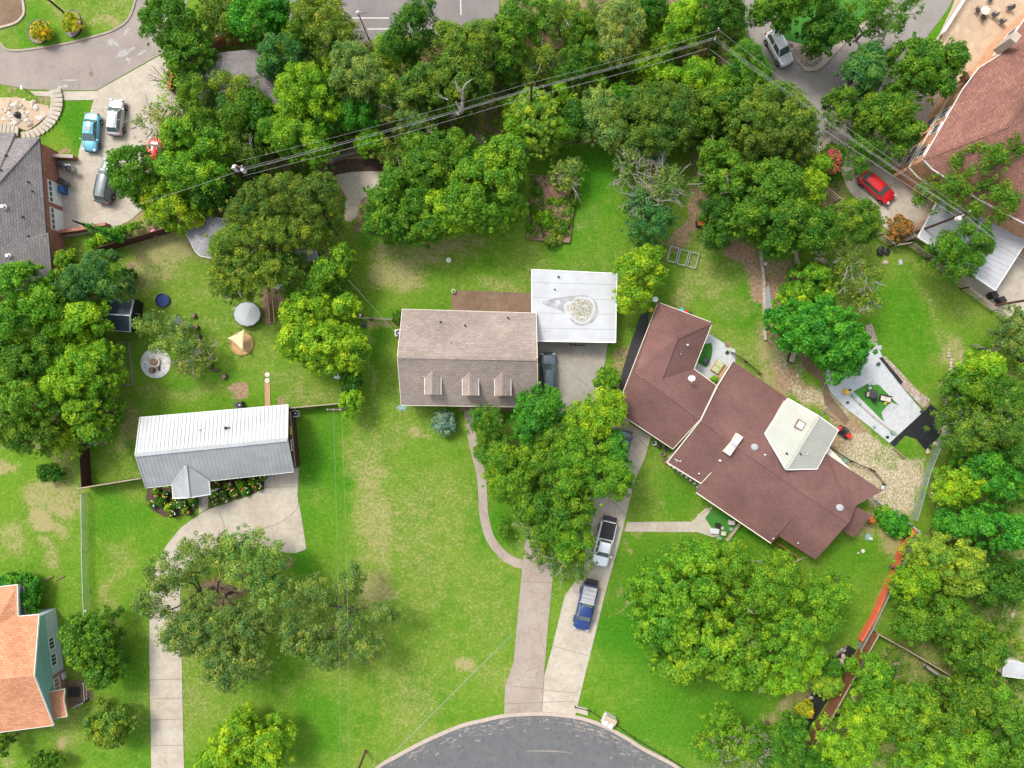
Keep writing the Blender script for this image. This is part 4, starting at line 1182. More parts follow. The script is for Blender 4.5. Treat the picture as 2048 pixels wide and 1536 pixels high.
# I. navy metal shed
I_ = thing('shed', 'small navy metal roofed shed beside the trees on the left', 'shed', W(242, 630))
VI = {'a': (212.5, 595.5, 2.3), 'b': (266.5, 599.5, 2.3), 'c': (260, 631, 3.2), 'd': (206, 628, 3.2), 'e': (260, 663.5, 2.3), 'f': (206, 659, 2.3)}
r, PI_ = roof(I_, VI, [['a', 'b', 'c', 'd'], ['d', 'c', 'e', 'f']], 'solar_metal', 'lightgrey', .07)
ridge_cap(PI_, [('d', 'c')], 'lightgrey', r, .12)
walls(I_, inset([PI_[k] for k in 'abef'], .06), 2.2, 'black')
w_ = walls(I_, WP([(262, 603), (281, 601), (280, 664), (262, 664)]), 1.7, 'black', name='side_bay')
MB().bar(W(262, 625, 1.75), W(280, 629, 1.72), .05, .05).bar(W(262, 645, 1.75), W(280, 648, 1.72), .05, .05).build('batten', MT['lightgrey'], w_)

# J. hidden boxes under oak; K. pale shed lower right; L. white patio cover right; M. shed with pale roof top centre
J_ = thing('shed', 'grey flat topped hutch under the oak beside leaning boards', 'shed', W(610, 512))
MB().prism([W(589, 501, 1.8), W(632, 498, 1.8), W(640, 521, 1.8), W(594, 524, 1.8)], 1.65, 1.8).build('roof', MT['lightgrey'], J_)
MB().prism([W(591, 503, 1.8), W(630, 500, 1.8), W(637, 519, 1.8), W(597, 522, 1.8)], 0, 1.65).build('wall', MT['darkwood'], J_)
mb = MB()
for i in range(4): mb.bar(W(651 + i * 2.6, 494, .8), W(653 + i * 2.6, 516, .8), .12, .04)
tag(mb.build('stacked_boards', MT['wood']), 'orange brown boards leaning beside the grey hutch', 'boards')
K_ = thing('shed', 'white roofed shed showing through trees at the lower right edge', 'shed', W(2035, 1335))
VK = {'a': (2008, 1322, 3), 'b': (2024, 1322, 3.4), 'c': (2060, 1330, 3.4), 'd': (2060, 1358, 3), 'e': (2040, 1357, 3.4), 'f': (2006, 1352, 3)}
r, PK = roof(K_, VK, [['a', 'b', 'e', 'f'], ['b', 'c', 'd', 'e']], 'membrane', 'white', .05)
walls(K_, inset([PK[k] for k in 'abcdef'], .15), 2.8, 'cream')
L_ = thing('patio_cover', 'flat white metal patio cover beside the upper right house', 'patio cover', W(1950, 520))
RL = [W(1874, 404, 2.7), W(2070, 440, 2.7), W(2048, 490, 2.7), W(1990, 581, 2.7), W(1836, 474, 2.7)]
rl = MB().prism(RL, 2.6, 2.72).build('roof', MT['membrane'], L_)
sm = MB()
for i in range(1, 16):
    k = i / 16
    p = W(1874, 404, 2.75).lerp(W(1836, 474, 2.75), k); q = W(2075, 430, 2.75).lerp(W(1990, 581, 2.75), k)
    sm.bar(p, q, .04, .04)
sm.build('seam', MT['lightgrey'], rl)
fb = MB()
for i in range(5): fb.bar(RL[i], RL[(i + 1) % 5], .1, .25, .06)
fb.build('fascia', MT['white'], rl)
mb = MB()
for x, y in ((1862, 480), (1985, 560), (1925, 522)): mb.bar(W(x, y, 0), W(x * 1.0 , y, 2.6), .12, .12)
mb.build('post', MT['white'], L_)
M_ = thing('shed', 'pale roofed shed glimpsed behind the sparse grey tree', 'shed', W(1318, 315))
r, PMs = roof(M_, {'a': (1308, 288, 2.6), 'b': (1336, 306, 2.6), 'c': (1324, 334, 2.4), 'd': (1299, 324, 2.4)}, [['a', 'b', 'c', 'd']], 'membrane', 'grey', .06)
walls(M_, inset([PMs[k] for k in 'abcd'], .15), 2.2, 'brownwood')

# N. upper right two storey house
N_ = thing('house', 'large two storey buff brick house with a red brown roof at the upper right', 'house', W(1990, 230))
z2 = 6.0
VN = {'a': (2150, -60, z2), 'a2': (2052, 34, z2), 'b': (2003, 107, z2), 'c': (1957, 136, z2), 'd': (1925, 179, z2), 'e': (1889, 243, z2), 'f': (1846, 318, z2), 'g': (1866, 339, z2), 'h': (1960, 400, z2), 'i': (2150, 500, z2), 'r0': (2016, 252, 8.9), 'r1': (2140, 50, 9.0)}
r, PN = roof(N_, VN, [['a', 'a2', 'b', 'c', 'd', 'r0', 'r1'], ['d', 'e', 'f', 'r0'], ['f', 'g', 'r0'], ['g', 'h', 'i', 'r0'], ['i', 'r1', 'r0']], 'redbrown_shingle', 'white', .07)
ridge_cap(PN, [('r0', 'r1'), ('r0', 'f')], 'redbrown_shingle', r, .35)
wp = inset([PN[k] for k in ('a', 'a2', 'b', 'c', 'd', 'e', 'f', 'g', 'h', 'i')], .2)
walls(N_, wp, 5.9, 'brick_buff')
def outn(a, b, ref):
    d = (b - a).normalized(); o = Vector((-d.y, d.x, 0))
    m = (a + b) / 2
    return o if (m + o - ref).length > (m - ref).length else -o
ref = W(2040, 260)
a, b = wp[4], wp[6]
o_ = outn(a, b, ref)
for t_, z, w, h in ((.25, 4.3, 1.2, 1.4), (.48, 4.3, 1.2, 1.4), (.82, 4.3, 1.3, 1.3), (.30, 1.7, 2.2, 1.6), (.75, 1.6, 2.4, 1.4)):
    wall_window(N_, a, b, t_, z, w, h, o_, glass='glass_sky')
a, b = wp[7], wp[8]; o_ = outn(a, b, ref)
for t_, z, w in ((.30, 1.7, 1.6), (.55, 4.3, 1.5)): wall_window(N_, a, b, t_, z, w, 1.3, o_, glass='glass_green')
a, b = wp[1], wp[2]; o_ = outn(a, b, ref)
for t_ in (.25, .6): wall_window(N_, a, b, t_, 4.3, 1.4, 1.5, o_)
mb = MB()
for i in range(2, 8):
    a, b = wp[i], wp[i + 1]; o_ = outn(a, b, ref)
    mb.bar(Vector((a.x, a.y, 3.0)) + o_ * .06, Vector((b.x, b.y, 3.0)) + o_ * .06, .12, .18)
mb.build('string_course', MT['cream'], N_)
MB().box(W(2014, 86, 7.0), (1.0, .8, 2.6), .9).build('chimney', MT['kerb'], N_)
MB().bar(W(1929, 155, 5.2), W(1958, 140, 5.2), .7, 1.4).bar(W(1900, 178, 4.4), W(1985, 120, 4.4), .35, .3).build('balcony', MT['brick_buff'], N_)
# buttress walls sticking out below the roof
MB().bar(W(1836, 272, 2.2), W(1884, 244, 3.4), .35, .6).build('wing_wall', MT['brick_buff'], N_)
MB().bar(W(1790, 350, 1.2), W(1846, 322, 3.6), .35, .6).build('wing_wall', MT['brick_buff'], N_)
# ------------------------------------------------------------------ trees
LC = {'dark': (.038, .155, .012), 'mid': (.068, .205, .014), 'bright': (.100, .280, .016), 'lime': (.150, .360, .016), 'olive': (.115, .240, .026), 'oliveD': (.080, .190, .022),
      'pale': (.150, .290, .062), 'teal': (.055, .205, .045), 'yellow': (.30, .38, .02), 'grey': (.125, .245, .052), 'sage': (.15, .30, .25), 'ygreen': (.165, .34, .032),
      'red': (.25, .17, .05), 'emer': (.045, .245, .018)}

def leaf_mesh(name, lobes, leaf, per, rng, aspect=.62, up=.35, mat='leaf', spread=(.62, 1.12), zs=.8):
    """lobes: array n x 5 (x, y, z, r, tint). Leaf-sized rhombic faces over every lobe."""
    r = lobes[:, 3]
    cnt = np.maximum(6, (per * (r / .8) ** 2).astype(int))
    idx = np.repeat(np.arange(len(lobes)), cnt)
    n = len(idx)
    d = rng.normal(size=(n, 3)); d[:, 2] += up * 1.2
    d /= np.linalg.norm(d, axis=1)[:, None]
    low = d[:, 2] < -.35
    d[low, 2] *= -1
    rad = rng.uniform(spread[0], spread[1], n)
    # second level clumps: shift towards a few sub directions of the lobe
    sub = rng.normal(size=(len(lobes), 7, 3)); sub[:, :, 2] = np.abs(sub[:, :, 2]) * .8
    sub /= np.linalg.norm(sub, axis=2)[:, :, None]
    s = sub[idx, rng.integers(0, 7, n)]
    d2 = d * .62 + s * .62
    d2 /= np.linalg.norm(d2, axis=1)[:, None]
    c = lobes[idx, :3] + d2 * (r[idx] * rad)[:, None] * np.array([1, 1, zs])
    nr = d2 + rng.normal(size=(n, 3)) * .5
    nr /= np.linalg.norm(nr, axis=1)[:, None]
    a = np.cross(nr, rng.normal(size=(n, 3))); a /= np.linalg.norm(a, axis=1)[:, None]
    b = np.cross(nr, a)
    sz = leaf * rng.uniform(.65, 1.35, n)
    a *= (sz * .5)[:, None]; b *= (sz * .5 * aspect)[:, None]
    v = np.stack([c + a, c + b, c - a, c - b], 1).reshape(-1, 3).astype(np.float32)
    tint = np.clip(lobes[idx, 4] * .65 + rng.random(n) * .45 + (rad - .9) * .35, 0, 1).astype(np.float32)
    me = bpy.data.meshes.new(name)
    me.vertices.add(n * 4); me.vertices.foreach_set('co', v.ravel())
    me.loops.add(n * 4); me.loops.foreach_set('vertex_index', np.arange(n * 4, dtype=np.int32))
    me.polygons.add(n); me.polygons.foreach_set('loop_start', np.arange(0, n * 4, 4, dtype=np.int32))
    me.update(calc_edges=True)
    at = me.attributes.new('tint', 'FLOAT', 'FACE'); at.data.foreach_set('value', tint)
    me.materials.append(MT[mat])
    return me

STY = {  # lobe radius, leaf length, leaves per .8 m lobe, aspect, lobe packing, z squash
    'oak': (.62, .25, 250, .60, 1.05, .8), 'fine': (.58, .22, 250, .52, 1.05, .8), 'airy': (.62, .23, 150, .5, .66, .6), 'big': (.68, .29, 230, .68, 1.0, .8),
    'feather': (.60, .36, 170, .26, 1.0, .9), 'shrub': (.42, .25, 300, .62, 1.1, .8), 'sparse': (.7, .26, 60, .5, .5, .6), 'scrub': (.6, .23, 150, .5, .75, .8)}
LEAFN = [0]
def tree(ells, h, style, colour, label, group='garden and woodland trees', name='tree', cat='tree', zb=None, limbs=7, twigs=0, seed=0, dens=1.0, bark='bark', twigc='greybark', trunk_at=None):
    seed = seed or (int(ells[0][0] * 7 + ells[0][1] * 13) % 9973)
    rng = np.random.default_rng(seed); rr_ = random.Random(seed)
    LR, leaf, per, asp, pack, zs = STY[style]
    zb = h * .32 if zb is None else zb
    zm = zb + (h - zb) * .62
    k = (CH - zm) / FP
    lob = []; E = []
    g_ = 1.13 if group == WOOD else 1.04 if group in (LEFT, GROVE) else 1.0
    for e in ells:
        px, py, rx = e[0], e[1], e[2]
        ry = e[3] if len(e) > 3 else rx
        rot = math.radians(-(e[4] if len(e) > 4 else 0))
        c = W(px, py, zm); c.z = 0
        E.append((c.x, c.y, rx * k * g_, ry * k * g_, rot))
    amax = max(e[2] * e[3] for e in E)
    for (cx, cy, rx, ry, rot) in E:
        hh = zb + (h - zb) * (.72 + .28 * math.sqrt(rx * ry / amax))
        lr = min(LR, .45 * min(rx, ry) + .12)
        area = math.pi * rx * ry
        n = max(5, int(area / (lr * lr * 1.15) * pack * dens))
        ph = rng.random(3) * 6.28
        for layer, cntf in ((0, 1.0), (1, .55)):
            m = max(3, int(n * cntf))
            u = np.sqrt(rng.random(m)); th = rng.random(m) * 6.28
            wob = 1 + .10 * np.sin(3 * th + ph[0]) + .07 * np.sin(5 * th + ph[1]) + .05 * np.sin(8 * th + ph[2])
            rl = lr * rng.uniform(.45, 1.35, m)
            u = u * np.clip(1.06 - rl / max(rx, ry) * .75, .3, 1) * wob
            x = u * rx * np.cos(th); y = u * ry * np.sin(th)
            dome = np.sqrt(np.clip(1 - (u * .94) ** 2, 0.02, 1))
            if layer == 0: z = zb + (hh - zb) * (dome * (.86 + .14 * rng.random(m)) ) - rl * .5 + rng.normal(size=m) * lr * .28
            else: z = zb + (hh - zb) * dome * rng.uniform(.12, .68, m)
            X = cx + x * math.cos(rot) - y * math.sin(rot); Y = cy + x * math.sin(rot) + y * math.cos(rot)
            lob.append(np.stack([X, Y, np.maximum(z, rl * .7), rl, np.clip(rng.normal(.5, .26, m), 0, 1)], 1))
    for (cx, cy, rx, ry, rot) in E:      # ragged outer sprigs
        m = int(10 + 3.2 * (rx + ry)); th = rng.random(m) * 6.28; u = rng.uniform(.9, 1.12, m); rl = LR * rng.uniform(.22, .5, m)
        x = u * rx * np.cos(th); y = u * ry * np.sin(th)
        lob.append(np.stack([cx + x * math.cos(rot) - y * math.sin(rot), cy + x * math.sin(rot) + y * math.cos(rot), zb + (h - zb) * rng.uniform(.25, .6, m), np.minimum(rl, .3 * min(rx, ry) + .05), rng.random(m)], 1))
    lob = np.concatenate(lob)
    bx = sum(e[0] * e[2] * e[3] for e in E) / sum(e[2] * e[3] for e in E); by = sum(e[1] * e[2] * e[3] for e in E) / sum(e[2] * e[3] for e in E)
    if trunk_at: q = W(*trunk_at); bx, by = q.x, q.y
    base = Vector((bx, by, 0))
    root = thing(name, label, cat, base, 0, group)
    lob[:, 0] -= bx; lob[:, 1] -= by
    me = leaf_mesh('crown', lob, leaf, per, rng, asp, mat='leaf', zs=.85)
    LEAFN[0] += len(me.polygons)
    cr = bpy.data.objects.new('crown', me); COL.objects.link(cr); cr.parent = root
    cc = LC[colour] if isinstance(colour, str) else colour
    j = rng.uniform(.9, 1.12, 3)
    cr.color = (cc[0] * j[0], cc[1] * (.5 + .5 * j[1]), cc[2], 1)
    # trunk and limbs
    tb = MB(); R = max(math.sqrt(e[2] * e[3]) for e in E)
    tr = max(.05, min(.38, .03 + R * .055))
    fork = Vector((rng.normal() * .25, rng.normal() * .25, zb * .75 + .1)) if h > 2.5 else Vector((0, 0, .15))
    tb.tube([Vector((0, 0, -.05)), Vector((fork.x * .3, fork.y * .3, fork.z * .5)), fork], [tr * 1.25, tr, tr * .85], 7)
    pick = rng.choice(len(lob), min(limbs, len(lob)), replace=False)
    nm = max(3, limbs // 4); mains = []
    far = sorted(range(len(lob)), key=lambda i: -float(np.hypot(lob[i, 0], lob[i, 1])) + rng.random() * R)
    for i in far:
        a_ = math.atan2(lob[i, 1], lob[i, 0])
        if all(abs((a_ - b_ + math.pi) % (2 * math.pi) - math.pi) > 5.0 / nm for b_, _ in mains): mains.append((a_, i))
        if len(mains) >= nm: break
    paths = []
    for _, i in mains:
        q = Vector(lob[i, :3]); q.z = max(q.z, fork.z + .3)
        side = Vector((-q.y, q.x, 0)) * .16
        n_ = 5; pp = []
        sg = 1
        for k_ in range(n_ + 1):
            u_ = k_ / n_
            p = fork.lerp(q, u_) + side * math.sin(u_ * 6.0 + i) * .8 + Vector((rng.normal(), rng.normal(), rng.normal() * .5)) * .12 * R / 3 * (0 < k_ < n_)
            p.z += .5 * math.sin(u_ * 3.14) * min(1, R / 3)
            pp.append(p)
        paths.append(pp)
        tb.tube(pp, [tr * (.72 - .6 * k_ / n_) for k_ in range(n_ + 1)], 6)
    for i in pick:
        q = Vector(lob[i, :3]); q.z = max(q.z, fork.z + .2)
        s0 = min((p for pp in paths for p in pp[1:-1]), key=lambda p: (p - q).length)
        m = s0.lerp(q, .5) + Vector((rng.normal(), rng.normal(), rng.normal() * .4)) * .18 * min(1, R / 3)
        tb.tube([s0, m, q], [tr * .30, tr * .2, tr * .06], 5)
    tb.build('trunk', MT[bark], root, local=True, smooth=True)
    if twigs:
        wb = MB()
        for i in range(twigs):
            e = E[i % len(E)]
            a0 = rr_.uniform(0, 6.28); u0 = rr_.uniform(.1, .75)
            s0 = Vector((e[0] - bx + e[2] * u0 * math.cos(a0), e[1] - by + e[3] * u0 * math.sin(a0), h * rr_.uniform(.66, .82)))
            d = Vector((math.cos(a0), math.sin(a0), .22)) if rr_.random() < .7 else Vector((rr_.uniform(-1, 1), rr_.uniform(-1, 1), .4))
            d.normalize()
            L = rr_.uniform(.8, 2.0)
            p1 = s0 + d * L * .5 + Vector((rr_.uniform(-.2, .2), rr_.uniform(-.2, .2), .25)); p2 = s0 + d * L + Vector((0, 0, .25))
            wb.tube([s0, p1, p2], [.05, .035, .012], 4, False)
            for q in range(4):
                t0 = rr_.uniform(.2, .9); b0 = s0.lerp(p2, t0)
                dd = (d + Vector((rr_.uniform(-.9, .9), rr_.uniform(-.9, .9), rr_.uniform(0, .3)))).normalized()
                wb.tube([b0, b0 + dd * L * .45], [.022, .008], 3, False)
        wb.build('dead_twigs', MT[twigc], root, local=True)
    return root

GROVE = 'trees of the central grove'
WOOD = 'trees of the wooded strip along the top'
LEFT = 'trees crowding the left edge'
EAST = 'trees of the thicket at the right edge'
SOUTH = 'trees of the lower right grove'
T = tree
# --- upper left group
T([(335, 40, 62, 58), (372, 98, 46, 40), (352, 128, 26, 20)], 8.5, 'oak', 'mid', 'dark green tree overhanging the upper left road beside the curved red wall')
T([(438, 20, 46, 42), (455, 50, 25, 25)], 5, 'fine', 'olive', 'light olive tree at the top edge between two darker trees', seed=3)
T([(505, 30, 52, 48), (548, 18, 35, 35)], 8, 'oak', 'emer', 'bright green dense tree over the red topped wall at the top edge')
T([(565, 105, 52, 42), (540, 130, 30, 18)], 8, 'fine', 'teal', 'blue green tree spreading over the grey roof near the top')
T([(640, 35, 48, 46), (668, 70, 35, 30), (615, 15, 30, 25)], 9, 'feather', 'olive', 'olive feathery tree left of the parking road lamp post', WOOD)
T([(600, 70, 26, 30)], 7, 'oak', 'mid', 'small green tree between the feathery olive tree and the blue green one', WOOD)
T([(700, 66, 22, 22)], 4, 'sparse', 'pale', 'thin pale bush at the foot of the parking road lamp post', WOOD, twigs=8)
# --- woodland strip, left part
T([(605, 170, 52, 45), (640, 205, 34, 34), (580, 215, 28, 28)], 8.5, 'fine', 'lime', 'yellow green tree just right of the hidden grey roof', WOOD)
T([(700, 120, 42, 38), (730, 150, 45, 40), (690, 160, 30, 28)], 9, 'fine', 'pale', 'pale green broad tree below the parking road', WOOD)
T([(820, 55, 40, 40), (842, 20, 28, 26), (790, 90, 32, 30)], 9, 'feather', 'dark', 'dark pointed tree right against the parking road', WOOD)
T([(780, 100, 38, 30)], 7, 'feather', 'lime', 'yellowish feathery tree left below the dark pointed one', WOOD)
T([(925, 100, 50, 48), (960, 75, 40, 35), (895, 70, 28, 25)], 9.5, 'fine', 'olive', 'large olive crown under the right end of the parking road', WOOD, twigs=3)
T([(870, 165, 62, 40), (925, 160, 55, 50), (820, 180, 32, 30)], 8.5, 'oak', 'oliveD', 'dark oak above the bare forked dead tree', WOOD, twigs=6, dens=.9)
T([(770, 172, 24, 24)], 8, 'fine', 'ygreen', 'small yellow tree in the middle of the wooded strip', WOOD)
T([(715, 225, 36, 30)], 6, 'feather', 'emer', 'low feathery emerald tree above the power lines', WOOD)
T([(805, 215, 45, 36), (835, 240, 35, 25)], 6.5, 'scrub', 'pale', 'greyish scrubby tree left of the bare dead tree', WOOD, twigs=6)
T([(670, 200, 26, 40), (650, 250, 22, 30)], 6, 'oak', 'dark', 'narrow dark tree right of the yellow green tree', WOOD)
T([(590, 275, 55, 38), (545, 262, 34, 28), (635, 300, 28, 30)], 8, 'fine', 'bright', 'bright tree crossed by the power lines near the transformer pole', WOOD)
T([(520, 240, 30, 38)], 7, 'oak', 'dark', 'dark tree above the transformer pole', WOOD)
T([(738, 282, 28, 24)], 4, 'shrub', 'lime', 'bright lime shrub over the mulch bed', WOOD, name='shrub', cat='shrub')
T([(792, 300, 32, 26)], 3.5, 'scrub', 'olive', 'olive brush right of the mulch bed', WOOD, name='shrub', cat='shrub', twigs=3)
T([(782, 335, 16, 16)], 3, 'shrub', 'ygreen', 'small yellow green bush at the corner of the hidden concrete path', WOOD, name='shrub', cat='shrub')
T([(480, 180, 35, 30), (445, 165, 25, 22)], 7.5, 'scrub', 'olive', 'thin olive tree standing over the hidden grey roof', WOOD, twigs=7)
T([(500, 215, 34, 34), (465, 235, 28, 30)], 8, 'fine', 'mid', 'round green tree at the lower corner of the hidden grey roof', WOOD)
# left wood beside the garage yard
T([(355, 175, 36, 30), (330, 210, 28, 26)], 7, 'sparse', 'ygreen', 'sparse yellowish tree reaching over the driveway', LEFT, twigs=6)
T([(390, 190, 35, 45), (400, 245, 40, 35)], 7.5, 'fine', 'mid', 'green tree left of the hidden grey roof', LEFT)
T([(310, 250, 50, 40)], 7.5, 'sparse', 'grey', 'greyish open tree beside the silver car', LEFT, twigs=14)
T([(370, 270, 52, 38), (420, 290, 40, 40)], 8.5, 'oak', 'bright', 'fresh green tree right of the greyish open tree', LEFT)
T([(265, 330, 52, 40), (250, 370, 28, 26)], 8, 'oak', 'mid', 'green tree leaning over the grey sport utility car', LEFT)
T([(370, 340, 60, 40), (420, 350, 40, 30)], 8.5, 'oak', 'bright', 'broad light tree below the hidden parked car', LEFT)
T([(310, 385, 50, 30), (350, 420, 60, 34), (300, 370, 30, 30)], 6, 'oak', 'lime', 'lime green hedge like tree between the garage yard and the pale shed', LEFT)
T([(440, 380, 30, 30), (405, 400, 26, 24)], 6.5, 'oak', 'dark', 'dark green tree above the pale grey shed', LEFT)
T([(480, 290, 26, 34), (505, 310, 22, 22)], 7, 'scrub', 'oliveD', 'thin olive tree right next to the transformer pole', WOOD, twigs=6)
T([(450, 215, 22, 30)], 6, 'fine', 'teal', 'slim blue green tree by the left corner of the hidden roof', LEFT)
# big oak over left back yard
T([(560, 395, 95, 52), (634, 400, 50, 60), (490, 430, 50, 42)], 9.5, 'fine', 'oliveD', 'large olive oak filling the top of the left back yard', twigs=2)
T([(480, 500, 72, 62), (540, 470, 60, 50), (455, 560, 48, 42), (520, 545, 60, 38)], 9.5, 'fine', 'olive', 'wide olive oak with a bare branch beside the pale grey shed', twigs=9)
T([(610, 455, 52, 45)], 8, 'feather', 'olive', 'feathery green tree above the grey hutch')
T([(575, 535, 38, 40)], 7, 'feather', 'oliveD', 'dark feathery tree left of the grey hutch')
T([(675, 520, 32, 34), (655, 545, 40, 30)], 6.5, 'oak', 'bright', 'fresh green tree right of the grey hutch')
T([(640, 575, 50, 34), (600, 590, 30, 22)], 6, 'feather', 'mid', 'dark leafy tree between the hutch and the lime tree')
T([(610, 625, 52, 44), (590, 680, 40, 42), (650, 690, 70, 55), (690, 610, 26, 24), (700, 700, 32, 44)], 8, 'oak', 'lime', 'bright lime round tree left of the tan roofed house')
T([(702, 800, 22, 36)], 4, 'shrub', 'lime', 'bright columnar shrub at the end of the brown board fence', name='shrub', cat='shrub')
T([(700, 760, 20, 26)], 4, 'shrub', 'dark', 'dark green shrub just above the bright columnar one', name='shrub', cat='shrub')
T([(794, 634, 9, 13)], 1.6, 'shrub', 'mid', 'small bush against the left corner of the tan roofed house', name='shrub', cat='shrub')
T([(888, 846, 23, 24)], 1.9, 'shrub', 'sage', 'silvery sage shrub on the lawn in front of the tan roofed house', name='shrub', cat='shrub')
# large mass above central lawn
T([(900, 300, 62, 40), (860, 330, 60, 45), (830, 290, 30, 20)], 8, 'oak', 'mid', 'tree with the small dead bush on its upper right side', WOOD)
T([(970, 370, 72, 75), (1010, 310, 42, 42), (930, 410, 55, 45)], 9, 'oak', 'bright', 'round bright tree above the brown patio and back lawn', WOOD)
T([(802, 400, 76, 66), (775, 440, 52, 40), (840, 448, 64, 36)], 7.5, 'oak', 'mid', 'wide bushy tree left of the round bright one')
T([(875, 415, 40, 46), (900, 450, 30, 22)], 7, 'fine', 'lime', 'paler tree between the wide bushy tree and the round bright tree', WOOD)
T([(1075, 240, 46, 58), (1040, 235, 25, 38), (1068, 195, 30, 22)], 6.5, 'shrub', 'ygreen', 'round yellow green tree below the middle power pole', WOOD, zb=1.2)
T([(1148, 235, 24, 42)], 6, 'oak', 'dark', 'dark narrow tree just right of the round yellow green one', WOOD)
T([(1200, 222, 36, 50), (1225, 265, 28, 30)], 7, 'fine', 'pale', 'pale topped tree above the raised garden bed', WOOD, twigs=5)
T([(1252, 190, 28, 24)], 5, 'oak', 'emer', 'vivid green tree in the middle of the woodland right of the pale topped one', WOOD)
T([(1290, 230, 60, 60), (1350, 220, 50, 60), (1300, 275, 60, 30)], 8.5, 'fine', 'oliveD', 'big dark olive crown left of the tan dirt track', WOOD)
T([(1385, 245, 24, 28)], 6, 'shrub', 'ygreen', 'yellow flecked shrub at the head of the dirt track', WOOD)
# woodland strip, centre right top
T([(1020, 70, 32, 60), (1008, 115, 20, 26)], 8, 'oak', 'mid', 'tall green tree at the right end of the parking road', WOOD)
T([(1085, 55, 26, 24)], 5, 'scrub', 'bright', 'small light tree in the open scrub at the top', WOOD, twigs=3)
T([(1060, 25, 34, 30)], 6, 'scrub', 'mid', 'thin tree at the top edge above the open scrub', WOOD, twigs=3)
T([(1125, 30, 36, 32)], 6, 'scrub', 'olive', 'second thin tree at the top edge above the open scrub', WOOD, twigs=3)
T([(1160, 55, 30, 30)], 6, 'fine', 'mid', 'round small tree left of the tall pale one', WOOD)
T([(1245, 45, 44, 48), (1235, 90, 28, 28)], 9.5, 'fine', 'pale', 'tall pale green tree near the top edge', WOOD)
T([(1170, 110, 48, 34), (1150, 140, 30, 26)], 6, 'feather', 'mid', 'feathery green shrubs under the top power line', WOOD)
T([(1205, 115, 24, 24)], 5.5, 'fine', 'lime', 'small yellowish tree below the tall pale one', WOOD)
T([(1330, 75, 34, 40), (1320, 110, 24, 22)], 6.5, 'scrub', 'bright', 'light scrubby tree left of the tall leaning power pole', WOOD)
T([(1372, 40, 40, 42)], 8, 'feather', 'lime', 'yellow green feathery tree above the tall leaning power pole', WOOD)
T([(1440, 25, 52, 38)], 9, 'oak', 'dark', 'dark green tree at the top edge beside the upper right road', WOOD)
T([(1300, 25, 38, 30)], 7, 'oak', 'dark', 'dark tree at the top edge right of the tall pale one', WOOD)
T([(1290, 130, 40, 26), (1320, 150, 26, 20)], 5.5, 'oak', 'lime', 'low yellowish trees under the middle of the upper power lines', WOOD)
T([(1085, 120, 32, 28), (1050, 150, 26, 24)], 5, 'scrub', 'olive', 'brushy scrub tree above the middle power pole', WOOD, twigs=6)
T([(1025, 165, 20, 22)], 4, 'scrub', 'mid', 'low bush left of the middle power pole', WOOD, name='shrub', cat='shrub')
T([(1400, 150, 40, 32), (1440, 170, 36, 30)], 7, 'fine', 'lime', 'yellow green trees beneath the foot of the tall leaning power pole', WOOD)
T([(1430, 215, 55, 40), (1480, 190, 40, 36)], 8, 'oak', 'mid', 'dense green crown below the foot of the tall leaning power pole', WOOD)
T([(1492, 128, 40, 46), (1520, 150, 26, 26)], 8.5, 'fine', 'mid', 'green tree overhanging the road beside the white sport utility car', WOOD)
T([(1550, 215, 70, 50), (1505, 235, 50, 40), (1590, 240, 50, 34)], 9.5, 'fine', 'olive', 'light olive oak bordering the upper right road', WOOD, twigs=4)
T([(1560, 275, 75, 36), (1510, 290, 50, 30)], 8.5, 'fine', 'oliveD', 'dark olive oak just below the light olive one', WOOD, twigs=3)
T([(1460, 350, 55, 52), (1430, 300, 32, 28)], 8, 'oak', 'mid', 'green tree right of the dirt track with a grey crooked limb', twigs=6)
T([(1545, 370, 72, 62), (1500, 430, 50, 42), (1575, 430, 55, 50)], 9.5, 'oak', 'mid', 'large green tree in the upper part of the right back garden')
T([(1620, 370, 40, 46), (1640, 330, 26, 22)], 7, 'fine', 'lime', 'yellow tinted tree beside the small lawn with the wooden rail fence')
T([(1438, 415, 34, 40), (1437, 468, 34, 26)], 7, 'feather', 'dark', 'dark feathery tree over the orange garden machine')
T([(1625, 455, 55, 48), (1560, 480, 40, 28)], 8, 'oak', 'mid', 'green tree right of the large one, touching the rail fence')
T([(1710, 440, 62, 46), (1660, 470, 30, 26)], 8, 'fine', 'mid', 'tree against the rail fence left of the red leaved bush')
# sparse tree
T([(1265, 340, 36, 50), (1330, 370, 58, 42), (1290, 400, 40, 34)], 8, 'sparse', 'grey', 'half bare grey tree standing right of the raised garden bed', twigs=70, dens=1.3)
T([(1300, 440, 52, 48), (1285, 400, 34, 30)], 7.5, 'fine', 'teal', 'blue green crown just below the half bare grey tree', twigs=4)
T([(1280, 545, 50, 42), (1268, 595, 38, 30), (1300, 510, 30, 22)], 7, 'oak', 'lime', 'yellow green tree overlapping the right edge of the white flat roof')
T([(1215, 758, 27, 24)], 4, 'shrub', 'bright', 'round bright shrub between the concrete yard and the brown house', name='shrub', cat='shrub', zb=.8)
T([(1135, 340, 38, 34), (1140, 365, 20, 16)], 3.6, 'airy', 'pale', 'airy pale tree over the top end of the raised garden bed', twigs=6)
